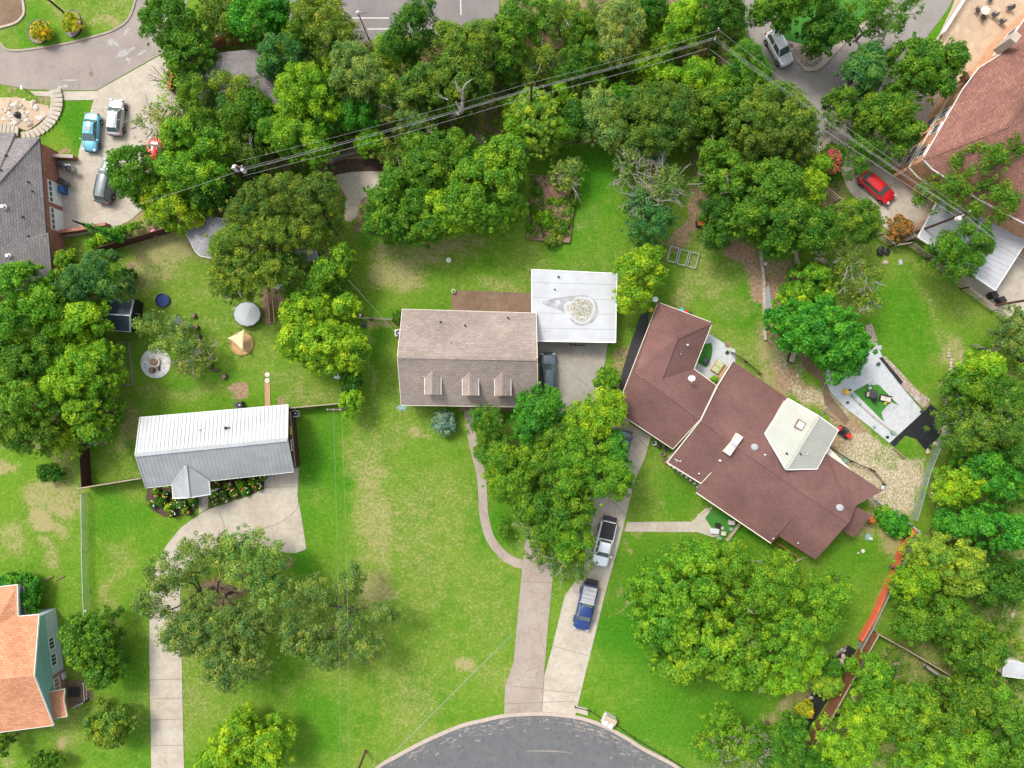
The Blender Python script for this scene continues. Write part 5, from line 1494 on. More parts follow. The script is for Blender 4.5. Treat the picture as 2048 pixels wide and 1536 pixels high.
# --- upper right
T([(1610, 2, 86, 42), (1545, 10, 34, 30)], 9, 'oak', 'mid', 'big tree at the top edge over the road island')
T([(1668, 58, 50, 38), (1632, 62, 28, 24)], 8, 'oak', 'dark', 'dark tree on the road island above the gravel bed')
T([(1740, 25, 52, 32), (1800, 10, 52, 24), (1790, 45, 26, 20)], 8.5, 'scrub', 'mid', 'spreading tree at the top edge over the upper right road')
T([(1840, 130, 62, 58), (1900, 120, 34, 45), (1885, 165, 30, 26)], 8.5, 'oak', 'mid', 'round dark green tree beside the stone patio of the brick house')
T([(1728, 145, 42, 42), (1745, 105, 26, 22)], 7.5, 'oak', 'teal', 'blue green tree in the middle of the upper right drive')
T([(1775, 225, 68, 46), (1820, 260, 32, 26), (1690, 190, 30, 16), (1680, 225, 26, 20)], 7.5, 'oak', 'mid', 'green tree spread across the front of the brick house')
T([(1730, 290, 42, 24), (1780, 300, 42, 24), (1715, 330, 26, 22)], 5.5, 'scrub', 'mid', 'low open tree left above the red car')
T([(1668, 320, 22, 34)], 3.6, 'shrub', 'mid', 'crape myrtle bush with pink red flowers left of the red car', name='shrub', cat='shrub', seed=77)
T([(1800, 455, 26, 25)], 2.6, 'shrub', 'red', 'red leaved bush beside the concrete yard and fence corner', name='shrub', cat='shrub', dens=.8)
T([(1965, 330, 66, 52), (2010, 300, 40, 36), (1900, 380, 46, 36), (1985, 400, 60, 46)], 10, 'scrub', 'mid', 'big spiky tree covering the lower part of the brick house', dens=1.25)
T([(1945, 480, 50, 36), (1925, 525, 36, 34), (1900, 500, 30, 30)], 9, 'feather', 'mid', 'spiky tree over the white patio cover')
T([(2030, 660, 34, 48)], 5.5, 'fine', 'grey', 'grey green bush at the right edge beside the rail fence corner', EAST)
# --- right garden
T([(1625, 555, 44, 34), (1600, 585, 34, 24)], 5, 'shrub', 'bright', 'rounded glossy bush left of the twiggy tree', zb=.8)
T([(1590, 605, 36, 26), (1650, 590, 24, 20)], 4.5, 'shrub', 'lime', 'lime toned bush above the big garden tree')
T([(1715, 560, 55, 38), (1740, 600, 34, 28), (1700, 520, 36, 26)], 6.5, 'sparse', 'olive', 'twiggy half bare olive tree on the edge of the right lawn', twigs=36, dens=1.6)
T([(1640, 650, 84, 58), (1690, 690, 60, 46), (1600, 640, 40, 36), (1560, 638, 28, 20)], 8, 'big', 'emer', 'large deep green tree beside the white curved patio')
T([(1695, 730, 34, 24), (1668, 715, 30, 22), (1672, 755, 14, 14)], 6, 'fine', 'emer', 'low outer boughs drooping over the white curved patio')
# --- central trees
T([(1112, 880, 46, 40), (1095, 930, 44, 40)], 8, 'fine', 'mid', 'middle oak of the central grove between its larger neighbours', GROVE)
T([(1082, 815, 45, 42), (1065, 850, 40, 38)], 8.5, 'oak', 'emer', 'bright green tree at the lower right corner of the tan roofed house', GROVE)
T([(970, 850, 36, 38), (985, 905, 34, 30)], 6.5, 'fine', 'mid', 'dark green tree at the start of the curved walk', GROVE)
T([(1020, 960, 50, 46), (1000, 920, 34, 40), (1070, 910, 40, 34)], 8, 'fine', 'bright', 'leafy tree beside the curved walk', GROVE)
T([(1208, 832, 46, 42), (1170, 850, 52, 40), (1215, 800, 32, 22)], 8, 'fine', 'lime', 'yellowish oak touching the corner of the brown roof', GROVE)
T([(1165, 905, 72, 60), (1215, 955, 56, 50), (1130, 960, 45, 40)], 9, 'fine', 'bright', 'broad leafy oak over the two driveways', GROVE)
T([(1070, 1010, 46, 40), (1130, 1020, 58, 46), (1100, 1070, 42, 38)], 8.5, 'oak', 'mid', 'dark green oak above the white pickup', GROVE)
T([(1140, 1085, 50, 44), (1110, 1060, 38, 30)], 8, 'fine', 'bright', 'yellow green oak beside the white pickup', GROVE)
T([(1135, 1130, 55, 30), (1090, 1105, 36, 26)], 6, 'airy', 'grey', 'greyish thin tree at the lower end of the central grove', GROVE, twigs=16)
T([(1058, 1058, 30, 26)], 5.5, 'airy', 'pale', 'thin pale tree at the left of the central grove', GROVE, twigs=5)
T([(1010, 1060, 14, 26)], 2.2, 'scrub', 'mid', 'small dark bush by the curve of the walk', GROVE, name='shrub', cat='shrub')
T([(1228, 905, 26, 44), (1245, 950, 22, 34)], 7.5, 'oak', 'emer', 'leafy bough tree hanging over the dark parked car', GROVE)
# --- live oaks lower left
T([(410, 1110, 62, 40), (335, 1150, 56, 40), (300, 1200, 40, 42)], 7.5, 'airy', 'grey', 'live oak crown spreading across the curve of the left driveway', limbs=30, zb=3.2, dens=1.25, trunk_at=(425, 1175))
T([(500, 1130, 72, 56), (540, 1190, 45, 40), (470, 1090, 40, 30)], 8, 'airy', 'pale', 'live oak crown right of the brown dirt patch', limbs=30, zb=3.2, dens=1.4, trunk_at=(470, 1180))
T([(420, 1250, 80, 60), (360, 1270, 50, 48), (470, 1320, 74, 52), (500, 1250, 50, 44), (440, 1350, 50, 40)], 8, 'airy', 'grey', 'live oak crown over the straight run of the left driveway', limbs=34, zb=3.2, dens=1.4, trunk_at=(455, 1225))
T([(620, 1190, 50, 34), (600, 1270, 58, 42), (655, 1310, 50, 34), (700, 1250, 34, 34), (735, 1300, 36, 34), (700, 1165, 24, 34), (770, 1230, 36, 22)], 7, 'airy', 'grey', 'open live oak on the lawn crossed by two wires', limbs=40, zb=2.8, dens=1.35, trunk_at=(705, 1215))
T([(180, 1290, 58, 62), (200, 1345, 38, 36), (150, 1270, 32, 36)], 6, 'oak', 'mid', 'round green tree beside the teal gabled house', zb=1.2)
T([(212, 1455, 50, 44)], 4.5, 'oak', 'olive', 'round olive tree below the dark porch steps', zb=1)
T([(465, 1495, 52, 52), (478, 1450, 32, 26), (545, 1480, 40, 42), (540, 1520, 40, 30), (430, 1530, 40, 26)], 6, 'oak', 'lime', 'bright lime tree at the bottom edge right of the left driveway', zb=1.5)
T([(100, 945, 26, 17)], 1.8, 'shrub', 'dark', 'small dark shrub alone on the patchy left lawn', name='shrub', cat='shrub')
T([(58, 1200, 20, 34), (30, 1165, 40, 16), (62, 1170, 16, 16)], 2.5, 'shrub', 'emer', 'dark leafy hedge round the top of the orange roofed house', name='hedge', cat='hedge')
T([(90, 1525, 38, 16)], 2.5, 'shrub', 'mid', 'green shrub at the bottom left edge', name='shrub', cat='shrub')
T([(3, 1490, 12, 26)], 3.5, 'oak', 'mid', 'bit of green tree at the lower left corner under the orange eave')
# --- left edge trees
T([(40, 575, 46, 48), (85, 610, 40, 40), (30, 640, 50, 46)], 9.5, 'big', 'bright', 'bright tall tree overlapping the grey roof at the left edge', LEFT)
T([(195, 545, 46, 44), (150, 570, 40, 40), (220, 575, 30, 24)], 7.5, 'fine', 'teal', 'blue green tree above the navy roofed shed', LEFT)
T([(135, 520, 24, 22), (125, 550, 16, 20)], 5, 'shrub', 'bright', 'light green tree against the brick end of the grey roofed house', LEFT)
T([(165, 640, 50, 42), (120, 660, 34, 34)], 7.5, 'big', 'lime', 'yellow green tree touching the navy roofed shed', LEFT)
T([(60, 720, 62, 44), (20, 700, 40, 44), (100, 690, 34, 30)], 8.5, 'oak', 'mid', 'green tree below the bright tall one at the left edge', LEFT)
T([(165, 745, 62, 58), (120, 770, 40, 46), (200, 710, 26, 26)], 8.5, 'oak', 'lime', 'large light green tree beside the empty garden plot', LEFT)
T([(50, 800, 60, 48), (10, 780, 34, 44)], 9, 'oak', 'bright', 'light green tree at the left edge level with the fire pit', LEFT)
T([(170, 820, 46, 46), (185, 860, 30, 26)], 7.5, 'shrub', 'bright', 'rounded green tree at the end of the dark board fence', LEFT)
T([(60, 865, 62, 44), (20, 850, 40, 44)], 8, 'fine', 'mid', 'darker tree at the left edge over the patchy lawn', LEFT)
T([(125, 880, 38, 34)], 5.5, 'feather', 'lime', 'spiky lime tree left of the dark board fence', LEFT)
# --- small ones in left back yard
T([(300, 650, 34, 28), (355, 660, 30, 28), (335, 690, 36, 22), (372, 690, 20, 24)], 4, 'airy', 'pale', 'small open tree over the teal hammock', limbs=8, zb=1.6)
T([(385, 725, 42, 26), (410, 700, 18, 22)], 3.6, 'sparse', 'grey', 'small grey thin tree between the fire pit and the purple stool', limbs=8, zb=1.4, twigs=14, dens=1.5)
T([(255, 548, 14, 12)], 1.6, 'shrub', 'dark', 'small dark bush above the navy roofed shed', name='shrub', cat='shrub')
T([(186, 488, 14, 11), (205, 475, 14, 10)], 2, 'shrub', 'lime', 'ivy clump at the foot of the ivy covered pole', name='shrub', cat='shrub')
T([(225, 470, 22, 9, 25)], 3.6, 'shrub', 'emer', 'ivy grown round the base of the ivy covered pole', name='ivy', cat='ivy')
T([(240, 460, 55, 7, -16)], 1.5, 'shrub', 'bright', 'long ivy hedge between the yard and the brown fence', name='hedge', cat='hedge')
# island shrubs top left
T([(79, 62, 20, 22)], 1.8, 'shrub', 'yellow', 'left of the two clipped yellow shrubs in edged beds', name='shrub', cat='shrub', zb=.2, group='clipped yellow shrubs')
T([(143, 45, 17, 19)], 1.8, 'shrub', 'yellow', 'right of the two clipped yellow shrubs in edged beds', name='shrub', cat='shrub', zb=.2, group='clipped yellow shrubs')
# --- lower right
T([(1360, 1180, 88, 72), (1330, 1250, 60, 60), (1400, 1120, 50, 30)], 9, 'big', 'bright', 'broad tree on the lawn left of the big grove by the brown house', SOUTH)
T([(1430, 1290, 95, 66), (1370, 1330, 60, 40), (1480, 1340, 60, 40)], 8.5, 'big', 'bright', 'broad tree at the bottom of the round grove on the right lawn', SOUTH)
T([(1510, 1180, 85, 58), (1460, 1130, 50, 40), (1560, 1150, 50, 40)], 8.5, 'fine', 'bright', 'lighter tree of the round grove closest to the brown house', SOUTH, twigs=5)
T([(1620, 1230, 78, 66), (1665, 1190, 46, 46), (1580, 1290, 60, 50)], 9, 'fine', 'bright', 'right hand tree of the round grove beside the orange fence', SOUTH)
T([(1560, 1350, 62, 40), (1620, 1320, 36, 34)], 7, 'oak', 'lime', 'lowest tree of the round grove above the planted bed', SOUTH, twigs=4)
T([(1665, 1338, 24, 24)], 2.6, 'shrub', 'mid', 'green bush with yellow tips in the bed beside the brown fence', name='shrub', cat='shrub')
T([(1654, 1372, 32, 26)], 2.6, 'shrub', 'ygreen', 'yellow green bush in the middle of the bed beside the brown fence', name='shrub', cat='shrub')
T([(1611, 1420, 15, 20)], 2.0, 'shrub', 'yellow', 'small bright yellow bush in the bed beside the brown fence', name='shrub', cat='shrub')
T([(1590, 1450, 20, 14)], 2.0, 'shrub', 'olive', 'olive bush with orange flowers at the lower end of the bed', name='shrub', cat='shrub')
T([(1450, 1455, 34, 40), (1480, 1490, 50, 40), (1420, 1500, 30, 26)], 6.5, 'fine', 'bright', 'leafy tree at the bottom edge by the black chain', SOUTH)
T([(1450, 1500, 50, 40), (1510, 1520, 40, 30)], 7, 'sparse', 'grey', 'bare branched grey tree at the bottom edge', SOUTH, twigs=26)
T([(1560, 1500, 52, 44), (1590, 1465, 34, 26)], 7, 'oak', 'mid', 'green tree at the bottom edge below the planted bed', SOUTH)
T([(1700, 1490, 64, 50), (1740, 1450, 40, 36)], 8, 'feather', 'lime', 'yellow tinted tree just below the brown fence', SOUTH)
T([(1745, 1350, 38, 38), (1765, 1400, 42, 34)], 7, 'oak', 'bright', 'tree inside the corner of the two brown fences', SOUTH)
T([(1820, 1420, 70, 46), (1840, 1470, 60, 40)], 8, 'oak', 'bright', 'round leafy tree under the fenced clearing', SOUTH)
T([(1900, 1430, 58, 46), (1950, 1400, 45, 40)], 8, 'oak', 'mid', 'darker tree below the bare fallen trunk', SOUTH)
T([(1930, 1500, 75, 44), (1850, 1520, 50, 30)], 8.5, 'oak', 'bright', 'wide tree in the bottom right of the grove', SOUTH)
T([(2020, 1450, 46, 60), (2030, 1520, 40, 40)], 8.5, 'oak', 'mid', 'tree in the bottom right corner', SOUTH)
T([(1640, 1525, 40, 24)], 6, 'oak', 'dark', 'dark low tree at the bottom edge below the brown fence', SOUTH)
T([(1960, 1300, 62, 50), (1930, 1260, 50, 40)], 8, 'oak', 'mid', 'tree left of the white roofed shed', EAST)
T([(1880, 1230, 70, 44), (1830, 1260, 34, 30)], 7.5, 'oak', 'mid', 'green tree under the golden yellow tree', EAST)
T([(1895, 1240, 26, 24)], 7, 'scrub', 'olive', 'olive brush at the edge of the green tree under the golden one', EAST)
T([(1910, 1120, 66, 50), (1860, 1110, 40, 34), (1930, 1165, 44, 30)], 8.5, 'fine', 'ygreen', 'golden yellow green tree right of the orange fence', EAST)
T([(1840, 1150, 40, 40), (1815, 1175, 24, 30)], 7, 'fine', 'lime', 'green tree between the orange fence and the golden one', EAST)
T([(1995, 1170, 50, 44), (2035, 1150, 30, 30)], 8, 'oak', 'dark', 'dark tree above the pale stone loop', EAST)
T([(1935, 1045, 50, 32), (1905, 1055, 26, 20)], 7, 'oak', 'emer', 'vivid green tree above the golden yellow one', EAST)
T([(2010, 1060, 52, 46)], 8.5, 'big', 'emer', 'deep green tree at the right edge above the dark one', EAST)
T([(1930, 965, 48, 40), (1900, 985, 26, 26)], 6.5, 'feather', 'lime', 'yellow green feathery tree beside the curved chain link fence', EAST)
T([(2000, 960, 54, 44), (1970, 925, 40, 30)], 8.5, 'oak', 'emer', 'vivid tree right of the feathery one', EAST)
T([(1950, 860, 62, 52), (2010, 850, 44, 50)], 9, 'fine', 'oliveD', 'large dark olive tree in the thicket at the right edge', EAST, twigs=5)
T([(1945, 775, 50, 38), (2005, 790, 50, 40)], 7.5, 'oak', 'mid', 'green tree below the bright one at the rail fence end', EAST)
T([(1965, 735, 52, 32), (1930, 760, 26, 24)], 6.5, 'oak', 'lime', 'bright rounded tree at the lower end of the rail fence', EAST)
T([(1915, 1000, 26, 22)], 4, 'scrub', 'mid', 'low brush beside the lower part of the curved fence', EAST, twigs=4)
T([(2030, 920, 30, 34), (2040, 985, 22, 30)], 9, 'oak', 'dark', 'dark tree at the right edge in the middle of the thicket', EAST)
T([(1985, 1375, 32, 26)], 6.5, 'oak', 'bright', 'small leafy tree just below the white roofed shed', EAST)
# hedge at brown house
T([(1793, 1049, 34, 22, 38), (1775, 1035, 18, 16)], 1.8, 'shrub', 'emer', 'dense clipped hedge between the brown house and the orange fence', name='hedge', cat='hedge', zb=.1)
T([(1768, 1018, 10, 8)], 1.2, 'shrub', 'ygreen', 'orange and yellow flowered bush at the hedge end', name='shrub', cat='shrub')
T([(1742, 1040, 9, 8)], 1.2, 'shrub', 'red', 'orange red bush at the corner of the brown roof', name='shrub', cat='shrub')
# young trees filling the wooded floor: nothing tells them apart
rf = random.Random(21); cnt = 0; placed = []
while cnt < 46:
    x = rf.uniform(640, 1640); y = rf.uniform(-5, 300)
    if not (pip(np.array([x]), np.array([y]), [(640, 95), (720, 95), (1000, 70), (1012, -10), (1470, -10), (1500, 110), (1600, 260), (1560, 330), (1380, 270), (1140, 280), (1050, 260), (900, 300), (790, 300), (640, 290)])[0]): continue
    if 1035 < x < 1160 and 0 < y < 150 and rf.random() < .6: continue
    if any((x - a) ** 2 + (y - b) ** 2 < 36 ** 2 for a, b in placed): continue
    if 850 < x < 960 and 140 < y < 260: continue
    if x < 790 and y > 262: continue
    placed.append((x, y)); r = rf.uniform(17, 30)
    tree([(x, y, r, r * rf.uniform(.7, 1.1))], rf.uniform(3.6, 6.2), rf.choice(['fine', 'oak', 'feather', 'scrub']), rf_c := rf.choice(['mid', 'bright', 'lime', 'olive', 'mid', 'emer']), {'mid': 'small mid green', 'bright': 'small bright green', 'lime': 'small yellow green', 'olive': 'small olive', 'emer': 'small deep green'}[rf_c] + ' young tree filling a gap in the wooded strip', f'young {rf_c} trees of the wooded strip'.replace('emer', 'deep green'), seed=900 + cnt, zb=.8)
    cnt += 1
print('LEAVES', LEAFN[0])

# bare forked dead tree and dead limbs
def dead_tree(label, segs, z0, z1, r, base_px):
    root = thing('dead_tree', label, 'tree', W(base_px[0], base_px[1]))
    mb = MB()
    for s in segs:
        n = len(s)
        pts = [W(x, y, z) for x, y, z, q in s]
        mb.tube(spline(pts, 3), [q for q in np.interp(np.linspace(0, n - 1, 3 * (n - 1) + 1), range(n), [a[3] for a in s])], 6)
    mb.build('trunk', MT['greybark'], root, smooth=True)
    return root
dead_tree('bare forked dead tree crossed by the power lines', [[(905, 255, 0, .26), (900, 238, 3, .24), (912, 228, 5, .22), (922, 225, 6.5, .22), (925, 205, 8, .20), (925, 188, 9, .17), (915, 175, 9.8, .12), (910, 157, 10.5, .06)], [(925, 186, 9, .15), (930, 170, 9.8, .09), (945, 158, 10.4, .04)], [(919, 216, 7.5, .16), (912, 204, 8.2, .09)], [(895, 199, 8.5, .10), (880, 193, 9, .08), (873, 183, 9.6, .04)]], 0, 9, .3, (905, 262))
dead_tree('crooked grey limb rising at the dirt track', [[(1455, 400, 4, .16), (1457, 375, 6.5, .14), (1452, 345, 8, .08)], [(1455, 385, 6.2, .1), (1441, 387, 6.5, .06)], [(1458, 420, 0, .2), (1455, 400, 4, .16)]], 0, 8, .2, (1458, 420))
dead_tree('fallen bare grey trunk beside the lower brown fence', [[(1850, 1330, 1.2, .22), (1870, 1345, 1.3, .2), (1890, 1355, 1.4, .16), (1925, 1358, 1.6, .08)], [(1876, 1350, 1.3, .15), (1890, 1366, 1.5, .1), (1905, 1372, 1.6, .04)]], 0, 2, .2, (1850, 1330))
def twig_ball(label, px, py, r, h, n, name='dead_bush'):
    rr_ = random.Random(int(px))
    root = thing(name, label, 'bush', W(px, py, 0))
    mb = MB(); c = W(px, py, h * .5); c.z = .1
    for i in range(n):
        a = rr_.uniform(0, 6.28); e = rr_.uniform(.15, 1.0)
        d = Vector((math.cos(a) * math.cos(e), math.sin(a) * math.cos(e), math.sin(e))) * r * rr_.uniform(.7, 1.1)
        m = c + d * .5 + Vector((0, 0, h * .25)); t_ = c + d + Vector((0, 0, h * .4))
        mb.tube([c, m, t_], [.04, .03, .012], 4, False)
        for k in range(3):
            q = m.lerp(t_, rr_.random()); mb.tube([q, q + Vector((rr_.uniform(-.4, .4), rr_.uniform(-.4, .4), rr_.uniform(0, .3)))], [.02, .008], 3, False)
    mb.build('branches', MT['greybark'], root)
twig_ball('small dead grey bush above the round bright tree', 957, 284, 1.2, 6.5, 40)
twig_ball('pale dead brush pile in the scrub at the top', 1108, 36, 1.1, 2.5, 26)
twig_ball('bare twiggy top standing in front of the silver car drive', 318, 150, 1.5, 5, 26)
twig_ball('dead brown brush pile right of the curved chain link fence', 1890, 1015, 1.6, 1.2, 50)
twig_ball('bare grey branches at the parking road edge', 690, 60, 1.5, 5.5, 36)
twig_ball('bare pale snag in the broad right hand grove', 1490, 1295, 1.6, 16, 26, 'dead_branch')
twig_ball('tangle of bare white branches at the bottom edge grove', 1515, 1500, 2.4, 12, 46, 'dead_branch')
# ------------------------------------------------------------------ undergrowth (nobody could count it)
def scatter(name, polys, n, r0, r1, colour, seed, avoid=(), z0=0.0):
    rng = np.random.default_rng(seed)
    L = []
    for poly, w in polys:
        xs = [p[0] for p in poly]; ys = [p[1] for p in poly]
        m = int(n * w)
        X = rng.uniform(min(xs), max(xs), m * 3); Y = rng.uniform(min(ys), max(ys), m * 3)
        k = pip(X, Y, poly)
        for av in avoid: k &= ~pip(X, Y, av)
        X = X[k][:m]; Y = Y[k][:m]
        r = rng.uniform(r0, r1, len(X)) * rng.uniform(.6, 1.2, len(X))
        P = CH / FP
        L.append(np.stack([(X - 1024) * P, (768 - Y) * P, r * .5 + z0, r, rng.random(len(X))], 1))
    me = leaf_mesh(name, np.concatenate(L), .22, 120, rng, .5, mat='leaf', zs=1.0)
    o = bpy.data.objects.new(name, me); COL.objects.link(o)
    c = LC[colour]; o.color = (*c, 1)
    return tag(o, kind='stuff')
WOODP = [(640, 80), (720, 88), (1000, 66), (1010, 0), (1480, 0), (1500, 100), (1600, 250), (1620, 300), (1640, 330), (1560, 470), (1430, 330), (1380, 290), (1250, 280), (1140, 285), (1060, 300), (1030, 440), (800, 480), (710, 450), (660, 350), (560, 320), (600, 220)]
LEFTP = [(300, 190), (420, 160), (400, 230), (560, 250), (660, 330), (690, 450), (600, 480), (480, 400), (430, 410), (300, 450), (280, 400), (250, 350)]
FARL = [(0, 600), (110, 600), (200, 600), (205, 690), (215, 800), (190, 880), (0, 880)]
EASTP = [(1905, 880), (1940, 780), (2048, 690), (2048, 1536), (1640, 1536), (1690, 1430), (1770, 1290), (1920, 1370), (1900, 1330), (1830, 1240), (1820, 1180), (1860, 1090), (1870, 1010)]
RT = [(1380, 340), (1500, 330), (1640, 380), (1640, 500), (1560, 500), (1460, 480)]
MUL = [[(645, 300), (785, 300), (785, 440), (690, 445), (650, 360)], [(280, 190), (360, 150), (355, 290), (300, 330), (260, 420), (200, 400)]]
scatter('undergrowth', [(WOODP, 1.0), (LEFTP, .25), (EASTP, .5), (FARL, .2)], 800, .4, 1.1, 'mid', 41, MUL)
scatter('undergrowth', [(WOODP, 1.0), (LEFTP, .2), (EASTP, .4), (RT, .1)], 520, .3, .9, 'lime', 42, MUL)
scatter('undergrowth', [(WOODP, 1.0), (EASTP, .2), (FARL, .1)], 380, .3, 1.0, 'olive', 43, MUL)

# ------------------------------------------------------------------ vehicles
def xs_body(mb, st):
    """loft: st = list of (x, halfwidth, ztop, zbelt)"""
    k = len(mb.v); m = 11
    for x, w, zt, zb in st:
        prof = [(-.88 * w, .28), (-w, .42), (-w * 1.0, zb - .12), (-w * .965, zb), (-w * .80, zt), (0, zt + .03), (w * .80, zt), (w * .965, zb), (w, zb - .12), (w, .42), (w * .88, .28)]
        for y, z in prof: mb.v.append(Vector((x, y, z)))
    for i in range(len(st) - 1):
        for j in range(m - 1):
            a = k + i * m + j; b = a + m
            mb.f.append((a, b, b + 1, a + 1))
        mb.f.append((k + i * m + m - 1, k + (i + 1) * m + m - 1, k + (i + 1) * m, k + i * m))
    mb.f.append(tuple(k + j for j in range(m))); e = k + (len(st) - 1) * m
    mb.f.append(tuple(e + j for j in range(m - 1, -1, -1)))
def car(label, tail, nose, kind, paint, group='parked vehicles', W_=1.82, roofmat=None, sunroof=False, rails=False, name=None, cat='car', **kw):
    a = W(tail[0], tail[1], .8); b = W(nose[0], nose[1], .8)
    L = (b - a).length; c = (a + b) / 2; c.z = 0
    ang = math.atan2(b.y - a.y, b.x - a.x)
    root = thing(name or {'sedan': 'parked_car', 'hatch': 'parked_car', 'suv': 'sport_utility_car', 'pickup': 'pickup_truck'}[kind], label, cat, c, ang, group)
    P = MT[paint]; h = W_ / 2; f = L / 4.6
    X = lambda x: x * f
    D = {'sedan': dict(H=1.43, belt=.90, hood=.92, deck=.98, gx=(-1.55, 1.15), rx=(-.95, .35)),
         'hatch': dict(H=1.48, belt=.92, hood=.95, deck=1.0, gx=(-2.05, 1.15), rx=(-1.55, .40)),
         'suv': dict(H=1.72, belt=1.02, hood=1.05, deck=1.05, gx=(-2.12, 1.10), rx=(-1.78, .42)),
         'pickup': dict(H=1.82, belt=1.12, hood=1.12, deck=1.12, gx=(-.45, 1.25), rx=(-.25, .68))}[kind]
    H, belt, hood, deck, gx, rx = D['H'], D['belt'], D['hood'], D['deck'], D['gx'], D['rx']
    mb = MB()
    if kind == 'pickup':
        st = [(X(-2.28), h * .93, deck - .02, deck - .08), (X(-2.24), h * .97, deck, deck - .04), (X(-.5), h, deck, deck - .04), (X(1.2), h, hood + .02, hood - .10), (X(1.9), h * .97, hood - .02, hood - .15), (X(2.15), h * .92, hood - .08, hood - .2), (X(2.3), h * .78, .80, .72)]
    else:
        st = [(X(-2.3), h * .80, .82, .74), (X(-2.22), h * .90, deck - .06, deck - .16), (X(-1.9), h * .97, deck, deck - .10), (X(-.8), h, belt + .04, belt - .04), (X(.7), h, belt + .04, belt - .04), (X(1.3), h * .99, hood, hood - .12), (X(1.85), h * .95, hood - .08, hood - .2), (X(2.15), h * .86, hood - .18, hood - .28), (X(2.3), h * .66, .66, .58)]
    xs_body(mb, st)
    body = mb.build('body', P, root, local=True, smooth=True)
    m = body.modifiers.new('sub', 'SUBSURF'); m.levels = 1; m.render_levels = 2
    # greenhouse
    wb, wt = h * .88, h * .66
    z0, z1 = belt, H
    gb = MB()
    B = [Vector((X(gx[0]), s * wb, z0)) for s in (-1, 1)] + [Vector((X(gx[1]), s * wb, z0 + .02)) for s in (1, -1)]
    Tt = [Vector((X(rx[0]), s * wt, z1 - .05)) for s in (-1, 1)] + [Vector((X(rx[1]), s * wt, z1 - .04)) for s in (1, -1)]
    B[0].y *= .9; B[1].y *= .9
    k = 0
    gb.v = B + Tt
    gb.f = [(0, 1, 5, 4), (1, 2, 6, 5), (2, 3, 7, 6), (3, 0, 4, 7), (7, 4, 5, 6)]
    cab = gb.build('cabin', P, root, local=True, bevel=.06)
    rb_ = MB()
    xa, xb = X(rx[0]) - .04, X(rx[1]) + .04
    n = 5
    for i in range(n + 1):
        x = xa + (xb - xa) * i / n; e = 1 - abs(2 * i / n - 1) ** 4 * .12
        for y, z in ((-wt * e, z1 - .07), (-wt * .85 * e, z1 - .01), (0, z1 + .03), (wt * .85 * e, z1 - .01), (wt * e, z1 - .07)): rb_.v.append(Vector((x, y, z - (.03 if i in (0, n) else 0))))
    for i in range(n):
        for j in range(4): rb_.f.append((i * 5 + j, i * 5 + 5 + j, i * 5 + 6 + j, i * 5 + 1 + j))
    rb_.build('roof', MT[roofmat or paint], root, local=True, smooth=True)
    def pane(nm, q, ins, out):
        q = [Vector(p) for p in q]
        c_ = sum(q, Vector()) / 4
        nrm = (q[1] - q[0]).cross(q[3] - q[0]).normalized()
        if nrm.dot(Vector(out)) < 0: nrm = -nrm
        q = [c_ + (p - c_) * ins + nrm * .018 for p in q]
        MB().poly(q).build(nm, MT['glass_car'], root, local=True)
    pane('windshield', [B[2], B[3], Tt[3], Tt[2]], .90, (1, 0, .5))
    pane('rear_window', [B[0], B[1], Tt[1], Tt[0]], .86, (-1, 0, .5))
    for s, (i, j) in ((1, (1, 2)), (-1, (0, 3))):
        p0, p1, t1, t0 = B[i], B[j], Tt[j], Tt[i]
        mid0, mid1 = p0.lerp(p1, .52), t0.lerp(t1, .52)
        pane('side_window', [p0, mid0, mid1, t0], .84, (0, s, .3)); pane('side_window', [mid0, p1, t1, mid1], .84, (0, s, .3))
    wx = (X(-1.42), X(1.42)); R = .33 if kind in ('sedan', 'hatch') else .39
    for x in wx:
        for s in (-1, 1):
            w = MB()
            prof = [(R * .55, -.11), (R * .95, -.11), (R, -.08), (R, .08), (R * .95, .11), (R * .62, .11)]
            for i, (r_, y_) in enumerate(prof):
                for q in range(18):
                    t_ = 2 * math.pi * q / 18
                    w.v.append(Vector((x + r_ * math.cos(t_), s * (h - .07 + y_), R + r_ * math.sin(t_))))
            for i in range(5):
                for q in range(18): w.f.append((i * 18 + q, i * 18 + (q + 1) % 18, i * 18 + 18 + (q + 1) % 18, i * 18 + 18 + q))
            wo = w.build('wheel', MT['rubber'], root, local=True, smooth=False)
            d = MB()
            for k_ in range(5):
                t_ = 2 * math.pi * k_ / 5
                d.bar(Vector((x, s * (h + .035), R)), Vector((x + R * .6 * math.cos(t_), s * (h + .03), R + R * .6 * math.sin(t_))), .07, .07)
            d.v += [Vector((x + R * .2 * math.cos(2 * math.pi * q / 10), s * (h + .05), R + R * .2 * math.sin(2 * math.pi * q / 10))) for q in range(10)]
            d.f.append(tuple(range(len(d.v) - 10, len(d.v))))
            d.build('rim', MT['rim'], wo, local=True)
    for s in (-1, 1):
        MB().box((X(gx[1]) - .18, s * (h + .08), belt + .08), (.14, .2, .14)).build('mirror', P, root, local=True, bevel=.03)
        zl = .80 if kind != 'pickup' else .92
        MB().box((X(2.13), s * h * .70, zl), (.26, .34, .13), -s * .35).build('headlight', MT['lens'], root, local=True, bevel=.03)
        MB().box((X(-2.22), s * h * .80, .88 if kind != 'pickup' else 1.0), (.12, .20, .18 if kind != 'suv' else .34), s * .25).build('taillight', MT['taillight'], root, local=True, bevel=.02)
    MB().box((X(2.28), 0, .45), (.10, h * 1.4, .16)).build('front_bumper', MT['dark'], root, local=True, bevel=.04)
    MB().box((X(-2.29), 0, .50), (.10, h * 1.5, .16)).build('rear_bumper', MT['grey' if kind == 'pickup' else 'dark'], root, local=True, bevel=.04)
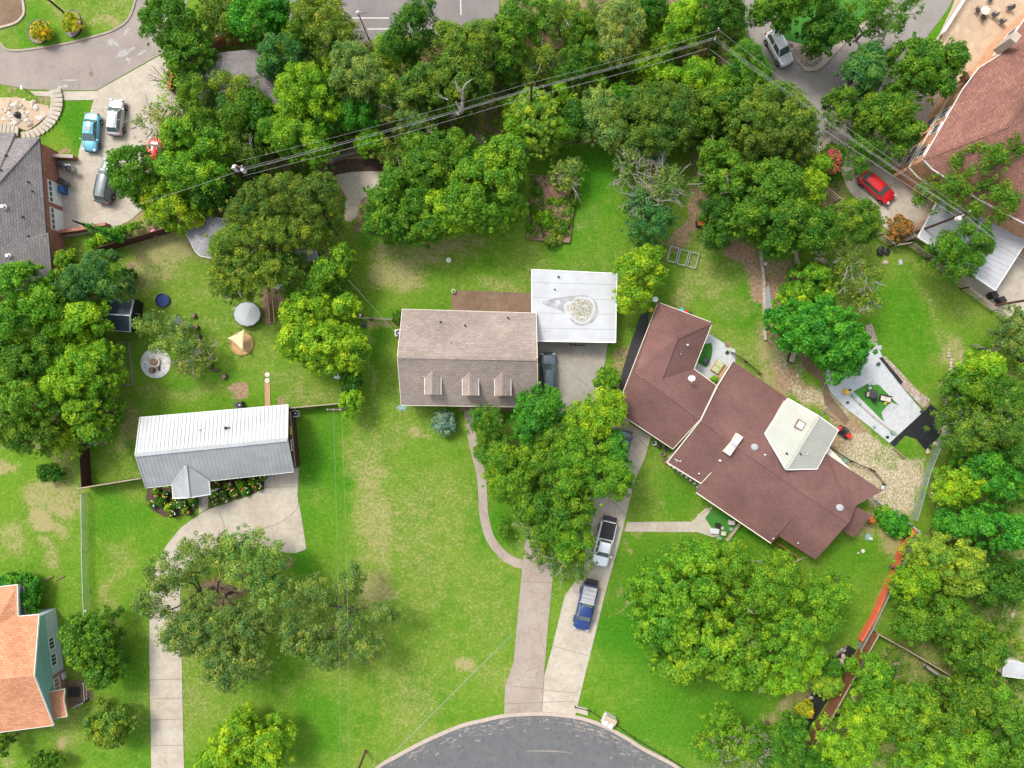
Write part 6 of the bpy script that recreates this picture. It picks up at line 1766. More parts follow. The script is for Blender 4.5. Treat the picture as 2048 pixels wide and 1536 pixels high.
    if kind != 'pickup':
        hb = MB()
        for s in (-1, 1): hb.tube([(X(1.25), s * h * .62, hood + .015), (X(2.05), s * h * .5, hood - .12)], .012, 4)
        hb.build('hood_crease', MT['dark'], root, local=True)
        MB().tube([(X(1.13), h * .55, belt + .05), (X(1.0), -.02, belt + .14)], .014, 4).tube([(X(1.13), -h * .05, belt + .05), (X(1.0), -h * .55, belt + .14)], .014, 4).build('wiper', MT['black'], root, local=True)
    if sunroof: MB().box((X((rx[0] + rx[1]) / 2 + .12), 0, z1 + .025), (.55, wt * 1.25, .03)).build('sunroof', MT['glass_car'], root, local=True, bevel=.01)
    if rails:
        for s in (-1, 1): MB().tube([(X(rx[0]) + .1, s * wt * .92, z1 + .03), (X(rx[1]) - .1, s * wt * .92, z1 + .03)], .02, 5).build('roof_rail', MT['dark'], root, local=True)
    if kind == 'pickup':
        x0, x1 = X(-2.20), X(-.52)
        bed = MB()
        bed.box(((x0 + x1) / 2, 0, deck + .012), (x1 - x0, h * 1.62, .02)).build('bed_liner', MT['black'], root, local=True)
        cv = kw.get('cover')
        if cv:
            cb = MB(); nseg = kw.get('seg', 3)
            xa = x0 + .12
            for i in range(nseg):
                w_ = (x1 - xa) / nseg
                cb.box((xa + w_ * (i + .5), 0, deck + .05), (w_ - .035, h * 1.58, .05))
            cb.build('bed_cover', MT[cv], root, local=True, bevel=.01)
        tg = MB().box((X(-2.28) - .28, 0, deck - .45), (.56, h * 1.62, .06)).build('tailgate', MT[kw.get('gate', 'black')], root, local=True, bevel=.01)
        tr_ = MB()
        for i in range(7): tr_.box((X(-2.28) - .28, (i - 3) * h * .22, deck - .41), (.50, .035, .02))
        tr_.build('tailgate_rib', MT['dark'], tg, local=True)
        bb = MB().box((x1 + .05, 0, deck + .06), (.08, h * 1.75, .14)); bb.build('bed_header', MT[kw.get('header', paint)], root, local=True)
        rr2 = MB()
        for i in range(4): rr2.box(((X(rx[0]) + X(rx[1])) / 2, (i - 1.5) * wt * .42, z1 + .02), ((X(rx[1]) - X(rx[0])) * .9, .03, .03))
        rr2.build('roof_rib', MT[paint], root, local=True)
        hr = MB()
        for s in (-1, 1): hr.tube([(X(1.3), s * h * .45, hood + .03), (X(2.05), s * h * .42, hood - .02)], .02, 4)
        hr.build('hood_rib', MT[paint], root, local=True)
    return root
MT['glass_car'] = M_glass('car_glass', (.08, .12, .115), .1)
for nm, c in (('p_teal', (.10, .36, .46)), ('p_silver', (.40, .40, .41)), ('p_grey', (.11, .13, .135)), ('p_red', (.62, .015, .02)), ('p_white', (.80, .82, .84)), ('p_dark', (.035, .045, .06)), ('p_blue', (.014, .042, .17)), ('p_slate', (.10, .135, .165))):
    MT[nm] = M_paint(nm, c)
car('teal blue sedan parked beside the small lawn at upper left', (184, 226), (178, 302), 'sedan', 'p_teal', sunroof=True)
car('silver car parked right of the teal sedan', (227, 270), (233, 197), 'hatch', 'p_silver')
car('grey sport utility car in front of the garage, half under a tree', (203, 406), (222, 317), 'suv', 'p_grey', rails=True, W_=1.95)
car('red car almost hidden under the trees right of the drive', (306, 330), (312, 275), 'hatch', 'p_red')
car('white sport utility car on the upper right road beside the gravel island', (1541, 62), (1577, 129), 'suv', 'p_white')
car('bright red car on the concrete drive of the brick house', (1724, 348), (1786, 400), 'hatch', 'p_red')
car('dark sport utility car with a pale hood next to the tan roofed house', (1097, 792), (1096, 705), 'suv', 'p_slate', sunroof=True, rails=True, W_=1.9, roofmat='p_slate')
car('white pickup truck with dark bed cover parked under the oaks', (1219, 1042), (1198, 1132), 'pickup', 'p_white', cover='black', seg=3, W_=2.0, header='p_white', cat='truck')
car('dark blue pickup truck with grey bed cover on the right driveway', (1182, 1168), (1161, 1260), 'pickup', 'p_blue', cover='grey', seg=4, W_=2.0, header='lightgrey', cat='truck')
car('dark car mostly hidden under the oak beside the brown house', (1252, 862), (1237, 925), 'sedan', 'p_slate')

# ------------------------------------------------------------------ poles and wires
def pole(label, top, h, r=.15, mat='pole', arm=None, extra=None, name='utility_pole', cat='pole', taper=.75):
    t_ = W(top[0], top[1], h); b = Vector((t_.x, t_.y, 0))
    root = thing(name, label, cat, b)
    MB().tube([b, t_], [r, r * taper], 10).build('post', MT[mat], root, smooth=True)
    if arm:
        ang, L, dz = arm
        d = Vector((math.cos(math.radians(ang)), math.sin(math.radians(ang)), 0)) * L / 2
        c = t_ - Vector((0, 0, dz))
        MB().bar(c - d, c + d, .1, .12).build('crossarm', MT['timber'], root)
        for k in (-.9, 0, .9):
            p = c + d * k
            MB().lathe(p + Vector((0, 0, .05)), [(.04, 0), (.07, .04), (.05, .1), (.07, .14), (.03, .2)], 8).build('insulator', MT['lightgrey'], root)
    if extra == 'transformer':
        for k, s in ((-1, .3), (1, .22)):
            c = t_ + Vector((.38 * k, -.12 * k, -.9))
            MB().lathe(c, [(s * .8, -.5), (s, -.45), (s, .3), (s * .8, .4), (.06, .45)], 14).build('transformer', MT['lightgrey'], root, smooth=False)
    if extra == 'ivy':
        rng = np.random.default_rng(4)
        L = np.array([[rng.normal() * .12, rng.normal() * .12, z, .32 + .25 * rng.random() * (1 - z / h), rng.random()] for z in np.linspace(.3, h * .8, 26)])
        me = leaf_mesh('ivy', L, .18, 240, rng); o = bpy.data.objects.new('ivy', me); COL.objects.link(o); o.parent = root; o.color = (*LC['emer'], 1)
    return t_
P3 = pole('wooden pole with grey transformer cans rising from the left woods', (472, 333), 10, extra='transformer', arm=(15, 1.2, .35))
P1 = pole('middle power pole behind the round yellow green tree', (1064, 165), 10)
P2 = pole('tall leaning looking power pole where the lines turn at the upper right', (1438, 60), 11, extra='transformer2', arm=(70, 1.3, .9))
P5 = pole('power pole standing beside the white patio cover', (1936, 425), 10, extra='', arm=(30, 1.0, .4))
MB().lathe(W(1917, 437, 9), [(.2, -.4), (.25, -.3), (.25, .25), (.1, .3)], 12).build('transformer', MT['pink' if False else 'flower_w'], [o for o in COL.objects if o.get('label', '').startswith('power pole standing')][0])
P4 = pole('ivy covered pole leaning over the garage yard', (145, 441), 10, .14, extra='ivy')
P9 = pole('weathered pole rising beside the bright columnar shrub', (668, 819), 9, .12, mat='greyrail', arm=(0, 1.5, .1))
P6 = pole('brown pole at the right edge by the rail fence corner', (2105, 592), 8.5)
P7 = pole('brown utility pole at the bottom edge beside the road', (690, 1606), 10)
PL = pole('black street lamp beside the parking road', (717, 28), 5.4, .08, 'black', name='street_lamp', cat='street lamp')
r_l = [o for o in COL.objects if o.name.startswith('street_lamp')][-1]
MB().lathe(PL, [(.10, 0), (.24, .05), (.26, .25), (.12, .45), (.03, .5)], 12).build('lantern', MT['lightgrey'], r_l)
MB().tube([W(718, 28, 4.9), W(718, 28, 4.9) + Vector((.9, .1, .1))], .03, 5).build('bracket', MT['black'], r_l)
t2 = W(88, -8, 3.2); b2 = Vector((t2.x, t2.y, 0))
rr3 = thing('street_lamp', 'black lamp post on the front lawn at the top left edge', 'street lamp', b2)
MB().tube([b2, b2 + Vector((0, 0, 2.6))], .12, 8).build('post', MT['black'], rr3); MB().lathe(t2, [(.1, -.6), (.24, -.4), (.26, 0), (.05, .25)], 10).build('lantern', MT['black'], rr3)
t2 = W(45, 176, 1.3)
mbx = thing('mailbox', 'white mailbox on a post beside the upper left road', 'mailbox', Vector((t2.x, t2.y, 0)))
MB().tube([Vector((t2.x, t2.y, 0)), t2], .05, 6).build('post', MT['timber'], mbx); MB().box(t2 + Vector((0, 0, .1)), (.22, .48, .24)).build('box', MT['white'], mbx, bevel=.04)
MB().tube([W(48, 178, 1.2), W(59, 188, .5)], .03, 5).build('arm', MT['timber'], mbx)

def wire(a, b, sag, label, r=.022, mat='wire', off=(0, 0, 0)):
    a = a + Vector(off); b = b + Vector(off)
    n = 16
    pts = [a.lerp(b, i / n) - Vector((0, 0, sag * 4 * (i / n) * (1 - i / n))) for i in range(n + 1)]
    o = MB().tube(pts, r, 4, False).build('power_line', MT[mat])
    return tag(o, label, 'wire', 'overhead wires')
V3 = Vector
for i, (dz, dy, r_) in enumerate(((0, .3, .011), (-1.25, -.05, .013), (-1.5, -.25, .013), (-1.75, -.1, .013), (-3.4, -.4, .017))):
    nm = ['topmost', 'second', 'third', 'fourth', 'lowest'][i]
    o_ = (0, 0, dz)
    wire(P3 + V3((0, dy + (0 if i else .2), dz * .55)), P1 + V3((0, 0, dz)), .5, f'{nm} of the five wires from the transformer pole to the middle pole', r_)
    wire(P1 + V3((0, 0, dz)), P2 + V3((0, 0, dz * 1.1)), .4, f'{nm} of the five wires from the middle pole to the tall upper right pole', r_)
    wire(P2 + V3((0, 0, dz * 1.1)), P5 + V3((0, 0, dz * .5)), .5, f'{nm} of the five wires from the tall upper right pole to the patio cover pole', r_)
    if i < 4: wire(P5 + V3((0, 0, dz * .5)), P5 + V3((22, -17, dz * .3)), .3, f'{nm} of the wires leaving the patio cover pole for the right edge', r_)
wire(P3 + V3((0, 0, -1.2)), P4 + V3((0, 0, -.2)), .7, 'single wire from the transformer pole to the ivy covered pole', .016)
wire(P9 + V3((-.1, 0, -.1)), P7 + V3((-.5, 0, -.1)), .6, 'left of the long wires crossing the left side of the central lawn', .008)
wire(P9 + V3((.75, 0, -.1)), P7 + V3((.4, 0, -.1)), .9, 'right of the long wires crossing the left side of the central lawn', .008)
wire(P7 + V3((.3, .1, -.6)), W(1108, 1186, 5.0), .4, 'service wire slanting over the twin driveways to the road pole', .014)
wire(P7 + V3((.5, .1, -.9)), W(1112, 1190, 4.4), .8, 'thin strand drawn for the shadow of the slanting service wire', .008)  # no real wire: the slanting wire's shadow, added as a thin strand
wire(W(697, 560, 6), W(796, 671, 3.6), .3, 'service wire reaching the left corner of the tan roofed house', .012)

# ------------------------------------------------------------------ fences
def board_fence(label, pts, h, mat, post='timber', th=.06, name='board_fence', cap=None, step=2.4):
    P = WP(pts)
    root = thing(name, label, 'fence', P[0])
    for a, b in zip(P[:-1], P[1:]):
        L = (b - a).length; n = max(1, round(L / step))
        for i in range(n):
            p, q = a.lerp(b, i / n), a.lerp(b, (i + 1) / n)
            MB().bar(p + V3((0, 0, h / 2)), q + V3((0, 0, h / 2)), th, h).build('panel', MT[mat], root)
            MB().bar(q, q + V3((0, 0, h + .04)), .10, .10).build('post', MT[post], root)
        if cap: MB().bar(a + V3((0, 0, h + .03)), b + V3((0, 0, h + .03)), .13, .05).build('cap_rail', MT[cap], root)
    return root
def rail_fence(label, pts, h, mat, nr=3, step=2.4, r=.07, name='rail_fence', group=None):
    P = WP(pts)
    root = thing(name, label, 'fence', P[0], 0, group)
    for a, b in zip(P[:-1], P[1:]):
        L = (b - a).length; n = max(1, round(L / step))
        for i in range(nr):
            z = h * (i + 1) / nr - .06
            MB().bar(a + V3((0, 0, z)), b + V3((0, 0, z)), r, .11).build('rail', MT[mat], root)
        for i in range(n + 1):
            q = a.lerp(b, i / n)
            MB().bar(q, q + V3((0, 0, h + .1)), .12, .12).build('post', MT[mat], root)
    return root
def chain_fence(label, pts, h=1.2, sm=5, step=2.5):
    P = spline(WP(pts), sm) if sm else WP(pts)
    root = thing('chain_link_fence', label, 'fence', P[0])
    me = MB(); rl_ = MB()
    acc = 0
    for a, b in zip(P[:-1], P[1:]):
        me.poly([a, b, b + V3((0, 0, h)), a + V3((0, 0, h))])
        rl_.bar(a + V3((0, 0, h)), b + V3((0, 0, h)), .06, .06)
        acc += (b - a).length
        if acc > step or a is P[0]:
            acc = 0; MB().tube([a, a + V3((0, 0, h + .06))], .035, 6).build('post', MT['galv'], root)
    me.build('mesh', MT['chain'], root); rl_.build('top_rail', MT['galv'], root)
    return root
board_fence('dark brown board fence behind the patchy back yard at upper left', [(210, 503), (262, 488), (366, 458)], 1.9, 'darkwood', 'darkwood')
board_fence('dark board fence running down beside the metal roofed house', [(178, 885), (183, 972)], 1.9, 'darkwood', 'darkwood', cap=None)
board_fence('board fence joining the metal roofed house to the left boundary', [(176, 972), (300, 952)], 1.9, 'darkwood', 'darkwood', cap='woodrail')
board_fence('board fence from the metal roofed house to the columnar shrub', [(590, 815), (686, 806)], 1.5, 'darkwood', 'darkwood', cap='woodrail')
board_fence('narrow dark board fence close to the right end of the metal roofed house', [(590, 822), (600, 930)], 1.7, 'darkwood', 'darkwood', cap='woodrail')
chain_fence('green chain link fence between the left lawn and its neighbour', [(176, 985), (177, 1100), (179, 1180), (182, 1232)], 1.3, 0)
rail_fence('weathered rail beside the tan roofed house and dirt patch', [(706, 636), (788, 640)], 1.2, 'greyrail', 3)
board_fence('orange red board fence beside the right lawn', [(1824, 1057), (1797, 1095), (1786, 1138), (1772, 1165), (1742, 1232), (1716, 1277)], .9, 'orangewood', 'orangewood', th=.24)
chain_fence('short straight chain link fence right of the orange boards', [(1828, 1062), (1775, 1170), (1734, 1254), (1712, 1293)], 1.2, 0)
chain_fence('curved chain link fence around the gravel yard', [(1912, 788), (1912, 815), (1900, 842), (1880, 872), (1866, 900), (1848, 946), (1836, 990), (1822, 1038)], 1.25)
rail_fence('white topped rail between the gravel yard and the clipped hedge', [(1750, 1000), (1816, 1048), (1830, 1060)], .9, 'lightgrey', 2)
board_fence('tall brown board fence behind the planted bed', [(1740, 1258), (1716, 1300), (1672, 1378), (1646, 1424), (1612, 1480)], 1.9, 'brownwood', 'brownwood', cap='woodrail')
board_fence('brown board fence along the clearing at lower right', [(1738, 1256), (1800, 1290), (1898, 1348)], 1.6, 'brownwood', 'brownwood', cap='woodrail')
rail_fence('weathered rail fence between the small lawn and the right garden', [(1590, 330), (1640, 378), (1700, 430), (1752, 474), (1778, 494)], 1.5, 'woodrail', 3, r=.09)
rail_fence('long weathered rail fence beside the white patio cover', [(1778, 494), (1812, 490), (1850, 518), (1920, 578), (2012, 644)], 1.5, 'woodrail', 3, r=.09)
rail_fence('short end run of rail fence above the bright rounded tree', [(2012, 644), (1990, 690), (1972, 708)], 1.5, 'woodrail', 4)
rail_fence('low cross rail beside the gravel strip at the right lawn', [(1940, 690), (1958, 698), (1978, 700)], 1.1, 'greyrail', 2)
rail_fence('white railing along the stone patio of the brick house', [(1930, -10), (1878, 72)], 1.1, 'white', 3, r=.12)
rail_fence('dark handrail beside the back wall of the brown house', [(1648, 890), (1700, 922), (1742, 940), (1764, 968)], .9, 'black', 2, r=.05)
rail_fence('dark rail sloping along the small courtyard edge', [(1462, 706), (1490, 724), (1518, 748)], .9, 'black', 2, r=.05)
wall_thing('stone edged wall along the left side of the dug garden strip', [(1520, 500), (1526, 560), (1527, 620), (1529, 680)], .35, .3, 'rock', cat='wall', name='stone_wall')
wall_thing('stone edged wall above the glossy bush', [(1588, 495), (1596, 538)], .35, .35, 'rock', name='stone_wall')
wall_thing('low kerb along the white curved patio on the house side', [(1698, 789), (1745, 833), (1792, 869)], .25, .12, 'kerb', name='kerb_wall', sm=3)
wall_thing('timber edge between gravel yard and mown strip', [(1786, 897), (1808, 916)], .25, .2, 'timber', name='timber_edge')
wall_thing('low timber edging left of the planted bed', [(1692, 1292), (1664, 1316), (1628, 1370), (1600, 1420), (1576, 1444)], .25, .15, 'timber', name='timber_edge')
wall_thing('grey retaining wall behind the mulch bed', [(662, 328), (680, 316), (722, 306)], .5, .3, 'greyrail', name='retaining_wall')
# black chain beside the road
pts = WP([(1150, 1412), (1180, 1420), (1205, 1436), (1232, 1448), (1270, 1475), (1330, 1510), (1390, 1548)])
root = thing('chain_barrier', 'low black chain barrier following the road edge', 'chain', pts[0])
P = spline(pts, 5); MB().tube([p + V3((0, 0, .35)) for p in P], .05, 5).build('chain', MT['black'], root)
for p in pts: MB().tube([p, p + V3((0, 0, .5))], .06, 6).build('post', MT['black'], root)

# ------------------------------------------------------------------ raised bed and other garden things
def edging(label, pts, w, h, mat, name, cat='edging', closed=True, parent=None):
    P = WP(pts)
    root = parent or thing(name, label, cat, P[0])
    n = len(P)
    for i in range(n if closed else n - 1):
        MB().bar(P[i] + V3((0, 0, h / 2)), P[(i + 1) % n] + V3((0, 0, h / 2)), w, h).build('timber', MT[mat], root)
    return root
rb2 = edging('raised garden bed edged with weathered timber in the back lawn', [(1060, 352), (1068, 352), (1062, 400), (1055, 478), (1138, 485), (1143, 440), (1153, 376), (1153, 352)], .2, .35, 'timber', 'raised_bed', 'garden bed', closed=False)
MB().prism(WP([(1064, 352), (1153, 352), (1148, 410), (1138, 484), (1056, 478), (1062, 400)]), -.01, .22).build('soil', MT['soil'], rb2)
for args in ((([(1086, 432, 14), (1094, 440, 12)]), 1.1, 'lime', 'leafy pale green vegetable clump in the lower half of the raised bed'),
             (([(1068, 418, 8, 10)]), 1.0, 'mid', 'dark leafy clump at the left timber of the raised bed'),
             (([(1100, 400, 6), (1122, 402, 8, 6)]), .6, 'bright', 'small weeds in the middle of the raised bed'),
             (([(1122, 452, 16, 12)]), .9, 'olive', 'yellowed grassy clump at the lower right of the raised bed'),
             (([(1104, 484, 14, 10)]), .9, 'olive', 'grass tuft hanging over the lower timber of the raised bed'),
             (([(1062, 455, 8, 7)]), .6, 'bright', 'little green plant in the lower left corner of the raised bed'),
             (([(1075, 380, 9, 10)]), 1.0, 'mid', 'green bush at the upper left timber of the raised bed'),
             (([(1147, 400, 5, 18)]), .9, 'mid', 'strip of weeds along the right timber of the raised bed')):
    tree(args[0], args[1] + .2, 'shrub', args[2], args[3], 'plants in the raised bed', 'plant', 'plant', zb=.1, limbs=3)
edging('narrow timber frame of the empty plot near the left trees', [(232, 684), (258, 684), (262, 720), (267, 768), (232, 774)], .12, .15, 'greyrail', 'plot_frame', closed=False)
for cx, cy, rx, ry, lb in ((78, 64, 21, 24, 'left'), (146, 48, 18, 27, 'right')):
    pts = [(cx + rx * math.cos(t) * (1 + .05 * math.sin(3 * t)), cy + ry * math.sin(t)) for t in np.linspace(0, 6.0, 15)]
    P = spline(WP(pts), 2, True)
    r_ = thing('edged_bed', f'{lb} stone filled bed with a dark edge around its yellow shrub', 'garden bed', W(cx, cy), 0, 'edged beds on the front lawn')
    MB().prism(P, 0, .08).build('gravel', MT['gravel_dark'], r_)
    e = MB()
    for i in range(len(P)): e.bar(P[i] + V3((0, 0, .06)), P[(i + 1) % len(P)] + V3((0, 0, .06)), .1, .14)
    e.build('edge', MT['black'], r_)
scatter('weeds', [([(1062, 352), (1150, 352), (1145, 400), (1138, 480), (1060, 476)], 1.0)], 120, .18, .5, 'mid', 71, [[(1085, 385), (1125, 385), (1125, 425), (1085, 420)]], .2)
scatter('weeds', [([(1062, 400), (1146, 400), (1138, 480), (1060, 476)], 1.0)], 90, .15, .42, 'lime', 72, (), .2)
# trellis frames
def frame4(label, c, w, hgt, rot, mat, name, group, z=.35):
    root = thing(name, label, 'frame', W(*c), rot, group)
    mb = MB()
    q = [V3((-w / 2, -hgt / 2, z)), V3((w / 2, -hgt / 2, z)), V3((w / 2, hgt / 2, z)), V3((-w / 2, hgt / 2, z))]
    for i in range(4): mb.tube([q[i], q[(i + 1) % 4]], .055, 6)
    mb.build('top_frame', MT[mat], root, local=True)
    for p in q: MB().tube([V3((p.x, p.y, 0)), p], .03, 5).build('leg', MT[mat], root, local=True)
    return root
for i, (x, y, lb) in enumerate(((1327, 504, 'browned frame furthest left, nearest the half bare tree'), (1345, 510, 'green metal frame second from the left of four'), (1365, 516, 'green metal frame second from the right of four'), (1385, 521, 'green metal frame furthest right of four'))):
    frame4(lb, (x, y), .98, 1.75, math.radians(-14), 'greyrail' if i == 0 else 'galv', 'cold_frame', 'low garden frames on the worn grass')
def lathe_thing(name, label, cat, px, py, prof, mat, n=16, z=0, group=None, **kw):
    o = MB().lathe(W(px, py, z), prof, n, **kw).build(name, MT[mat])
    return tag(o, label, cat, group)
# fire pit patio
r_ = thing('stone_circle', 'round patio of white stones in the left back yard', 'patio', W(312, 726))
MB().lathe(W(312, 726), [(1.78, 0), (1.78, .07), (1.7, .09)], 40).build('stones', MT['white_stones'], r_)
fp = thing('fire_pit', 'round rusty fire pit in the middle of the white stone circle', 'fire pit', W(311, 724))
MB().lathe(W(312.5, 725), [(.58, .09), (.62, .3), (.58, .38), (.40, .38), (.36, .2)], 22).build('stone_ring', MT['cushion'], fp)
MB().lathe(W(311, 724), [(.40, .2), (.42, .45), (.36, .46), (.3, .3)], 20).build('bowl', MT['brick_pink'], fp)
def stump(label, px, py, r, h=.45, mat='timber', hole=True):
    o = thing('tree_stump', label, 'stump', W(px, py), 0, 'cut stumps and logs used as seats')
    MB().lathe(W(px, py), [(r * 1.1, 0), (r, h * .8), (r * .95, h)], 12).build('bark', MT['bark'], o)
    MB().lathe(W(px, py), [(r * .8, h), (r * .78, h + .012)], 12).build('cut_face', MT[mat], o)
for a in (('brown stump seat at the lower left of the fire pit', 306, 740.5, .33), ('small dark stump right of the stump seat by the fire pit', 318.5, 737, .2), ('stump on the grass above the grey shade sail', 389.5, 632, .27), ('stump at the right point of the grey shade sail', 395.5, 655, .25), ('stump just below the right point of the grey shade sail', 398.5, 672, .27), ('stump at the lower right of the dark log', 450, 753, .32),
          ('pale sawn stump in the dirt by the rail left of the tan house', 722, 631, .2), ('large orange sawn stump on the stone edge of the dug strip', 1528, 529, .3), ('round sawn stump on the lawn edge below the tan roofed house', 1002, 840, .3), ('sawn stump in the dirt by the wooden ramp', 556, 574, .3)):
    stump(*a, mat='cushion' if 'sawn' in a[0] else 'timber')
o = MB().lathe(W(424.5, 716, 0), [(.33, 0), (.36, .4), (.3, .46)], 4).build('stool', MT['purple']); tag(o, 'purple square stool left of the dark log', 'stool')
o = MB().tube([W(420, 738, .15), W(430, 742, .2), W(440, 740, .15)], .12, 8).build('log', MT['bark']); tag(o, 'dark curved log on the grass below the purple stool', 'log')
o = MB().tube([W(423, 728, .12), W(426, 735, .1)], .13, 8).build('log', MT['dark']); tag(o, 'short black log right under the purple stool', 'log')
# blue paddling pool
r_ = thing('paddling_pool', 'dark blue round paddling pool on the left back yard grass', 'pool', W(327, 601))
MB().lathe(W(327, 601), [(.80, 0), (.82, .28), (.76, .30), (.74, .12)], 28).build('rim', MT['navy'], r_)
MB().lathe(W(327, 601), [(.73, .05), (.73, .14)], 24).build('water', M_glass('pool_water', (.03, .06, .16), .12), r_)
# sand pit with sail
r_ = thing('sand_pit', 'round sand pit with a worn edge in the left back yard', 'sand pit', W(483, 686))
MB().lathe(W(484, 687), [(1.42, 0), (1.40, .16), (1.3, .18), (1.28, .08)], 26).build('sand', MT['sandpit'], r_)
for i in range(8):
    a = i * .785; p = W(484, 687) + V3((1.5 * math.cos(a), 1.5 * math.sin(a), 0)); MB().tube([p, p + V3((.25 * math.cos(a), .25 * math.sin(a), .7))], .03, 5).build('stake', MT['dark'], r_)
def sail(label, pts, mat, name='shade_sail', z=1.0, dip=.25):
    mb = MB(); q = [W(x, y, zz) for x, y, zz in pts]
    n = 8; c = sum(q, Vector()) / 3
    idx = {}
    for i in range(n + 1):
        for j in range(n + 1 - i):
            u, v = i / n, j / n; w = 1 - u - v
            p = q[0] * w + q[1] * u + q[2] * v
            e = min(u, v, w)
            pull = (u * v + v * w + u * w)
            p = p.lerp(c, .42 * pull) if e < 1e-6 else p.lerp(c, .30 * pull)
            p = p - V3((0, 0, dip * pull))
            idx[i, j] = len(mb.v); mb.v.append(p)
    for i in range(n):
        for j in range(n - i):
            mb.f.append((idx[i, j], idx[i + 1, j], idx[i, j + 1]))
            if i + j < n - 1: mb.f.append((idx[i + 1, j], idx[i + 1, j + 1], idx[i, j + 1]))
    root = thing(name, label, 'sail', W(pts[0][0], pts[0][1], 0))
    o = mb.build('canopy', MT[mat], root, smooth=True)
    m = o.modifiers.new('th', 'SOLIDIFY'); m.thickness = .02
    for p in q: MB().tube([V3((p.x, p.y, 0)), p + V3((0, 0, .05))], .03, 6).build('pole', MT['dark'], root)
sail('beige triangular shade sail over the sand pit', [(455, 676, 1.2), (489, 658, 1.5), (486, 702, 1.2)], 'sail')
sail('dark grey triangular shade sail beside the thin open tree', [(352, 628, 1.4), (388, 655, 1.2), (330, 658, 1.3)], 'greysail')
# trampoline with cover
r_ = thing('trampoline', 'trampoline with a taut pale grey cover in the left back yard', 'trampoline', W(495, 628))
c = W(494, 628, .9)
mb = MB(); n = 12
ring = [c + V3((1.62 * math.cos(2 * math.pi * i / n), 1.45 * math.sin(2 * math.pi * i / n), 0)) for i in range(n)]
a, b = c + V3((.6, .95, .75)), c + V3((-.5, -1.0, .35))
k = len(mb.v); mb.v = ring + [c + V3((.45, .6, .10)), c + V3((-.1, -.6, .16))]
for i in range(n): mb.f.append((i, (i + 1) % n, 12 if -2 < i - 1 < 5 or i > 10 else 13))
mb.f = [(i, (i + 1) % n, 12) for i in (11, 0, 1, 2, 3)] + [(i, (i + 1) % n, 13) for i in (5, 6, 7, 8, 9)] + [(4, 5, 12), (5, 13, 12), (10, 11, 12), (10, 12, 13)]
mb.build('cover', MT['tramp_cover'], r_)
for i in range(n):
    p = ring[i]; q = ring[(i + 1) % n]
    MB().tube([V3((p.x, p.y, 0)), p + V3((0, 0, .05))], .035, 6).build('leg', MT['dark'], r_)
MB().tube(ring + [ring[0]], .05, 6).build('rim', MT['dark'], r_)
MB().poly([W(468, 614, .8), W(481, 612, .9), W(479, 622, .9), W(467, 622, .8)]).build('flap', MT['tramp_cover'], r_)
# hammock and climbing arch under the thin tree
MB_ = MB(); pts = [W(346, 655, .9), W(356, 657, .6), W(366, 664, .9)]
o = MB_.tube(spline(pts, 4), [.1] * 9, 6).bar(W(343, 660, .5), W(362, 668, .5), .5, .04).build('hammock', MT['tealp']); tag(o, 'teal hammock half hidden by the thin open tree', 'hammock')
o = MB().box(W(332, 672, .3), (.9, .3, .1), .3).build('slide', MT['blue']); tag(o, 'blue play board under the thin open tree', 'toy')
P = spline([W(356, 702, .1), W(363, 708, .7), W(371, 706, 1.0), W(376, 704, .1)], 4)
o = MB().tube(P, .09, 6).tube(spline([W(368, 694, .1), W(369, 702, .9), W(366, 708, .3)], 4), .07, 6).build('swing_frame', MT['black']); tag(o, 'black bent swing frame right of the stone circle', 'swing')
r_ = thing('wooden_ramp', 'orange wooden ladder ramp under the bright lime tree', 'ramp', W(540, 610))
for dx in (-4, 5): MB().bar(W(539 + dx, 588, .5), W(544 + dx, 645, .2), .1, .1).build('stringer', MT['wood'], r_)
mb = MB()
for i in range(12): mb.bar(W(535 + i * .4, 590 + i * 4.6, .5 - i * .025), W(545 + i * .4, 590 + i * 4.6, .5 - i * .025), .12, .04)
mb.build('rung', MT['darkwood'], r_)
flat('path', [(524, 585), (534, 584), (546, 650), (530, 648)], 'soil', 0, .02)
o = MB().box(W(559, 573, .5), (.8, .6, .25), .1).build('tub', MT['lightgrey']); tag(o, 'pale grey tub at the lower edge of the big left oak', 'tub')
o = MB().tube([W(664, 738, 1.6), W(672, 735, 1.8), W(676, 750, 1.2), W(674, 758, .3)], .06, 6).bar(W(668, 754, 1), W(684, 756, 1), .3, .1).build('clothes_post', MT['lightgrey']); tag(o, 'bent pale clothes post under the bright lime tree', 'post')
r_ = thing('planter', 'blue rimmed round planter at the brown fence end', 'planter', W(226, 511))
MB().lathe(W(226, 511), [(.62, 0), (.66, .4), (.58, .42), (.56, .3)], 18).build('rim', MT['dark'], r_); MB().lathe(W(226, 511), [(.54, .2), (.54, .33)], 14).build('soil', MT['brick_pink'], r_)
o = MB().lathe(W(182, 884), [(.5, 0), (.55, .3), (.48, .32)], 16).build('tub', MT['blue']); tag(o, 'blue tub under the rounded tree at the dark fence', 'tub')
o = MB().lathe(W(312, 467, 0), [(.3, .02), (.42, .2), (.46, .4), (.36, .66), (.1, .78)], 16).build('ball', MT['pink'], smooth=True); tag(o, 'bright pink ball behind the brown board fence', 'ball')
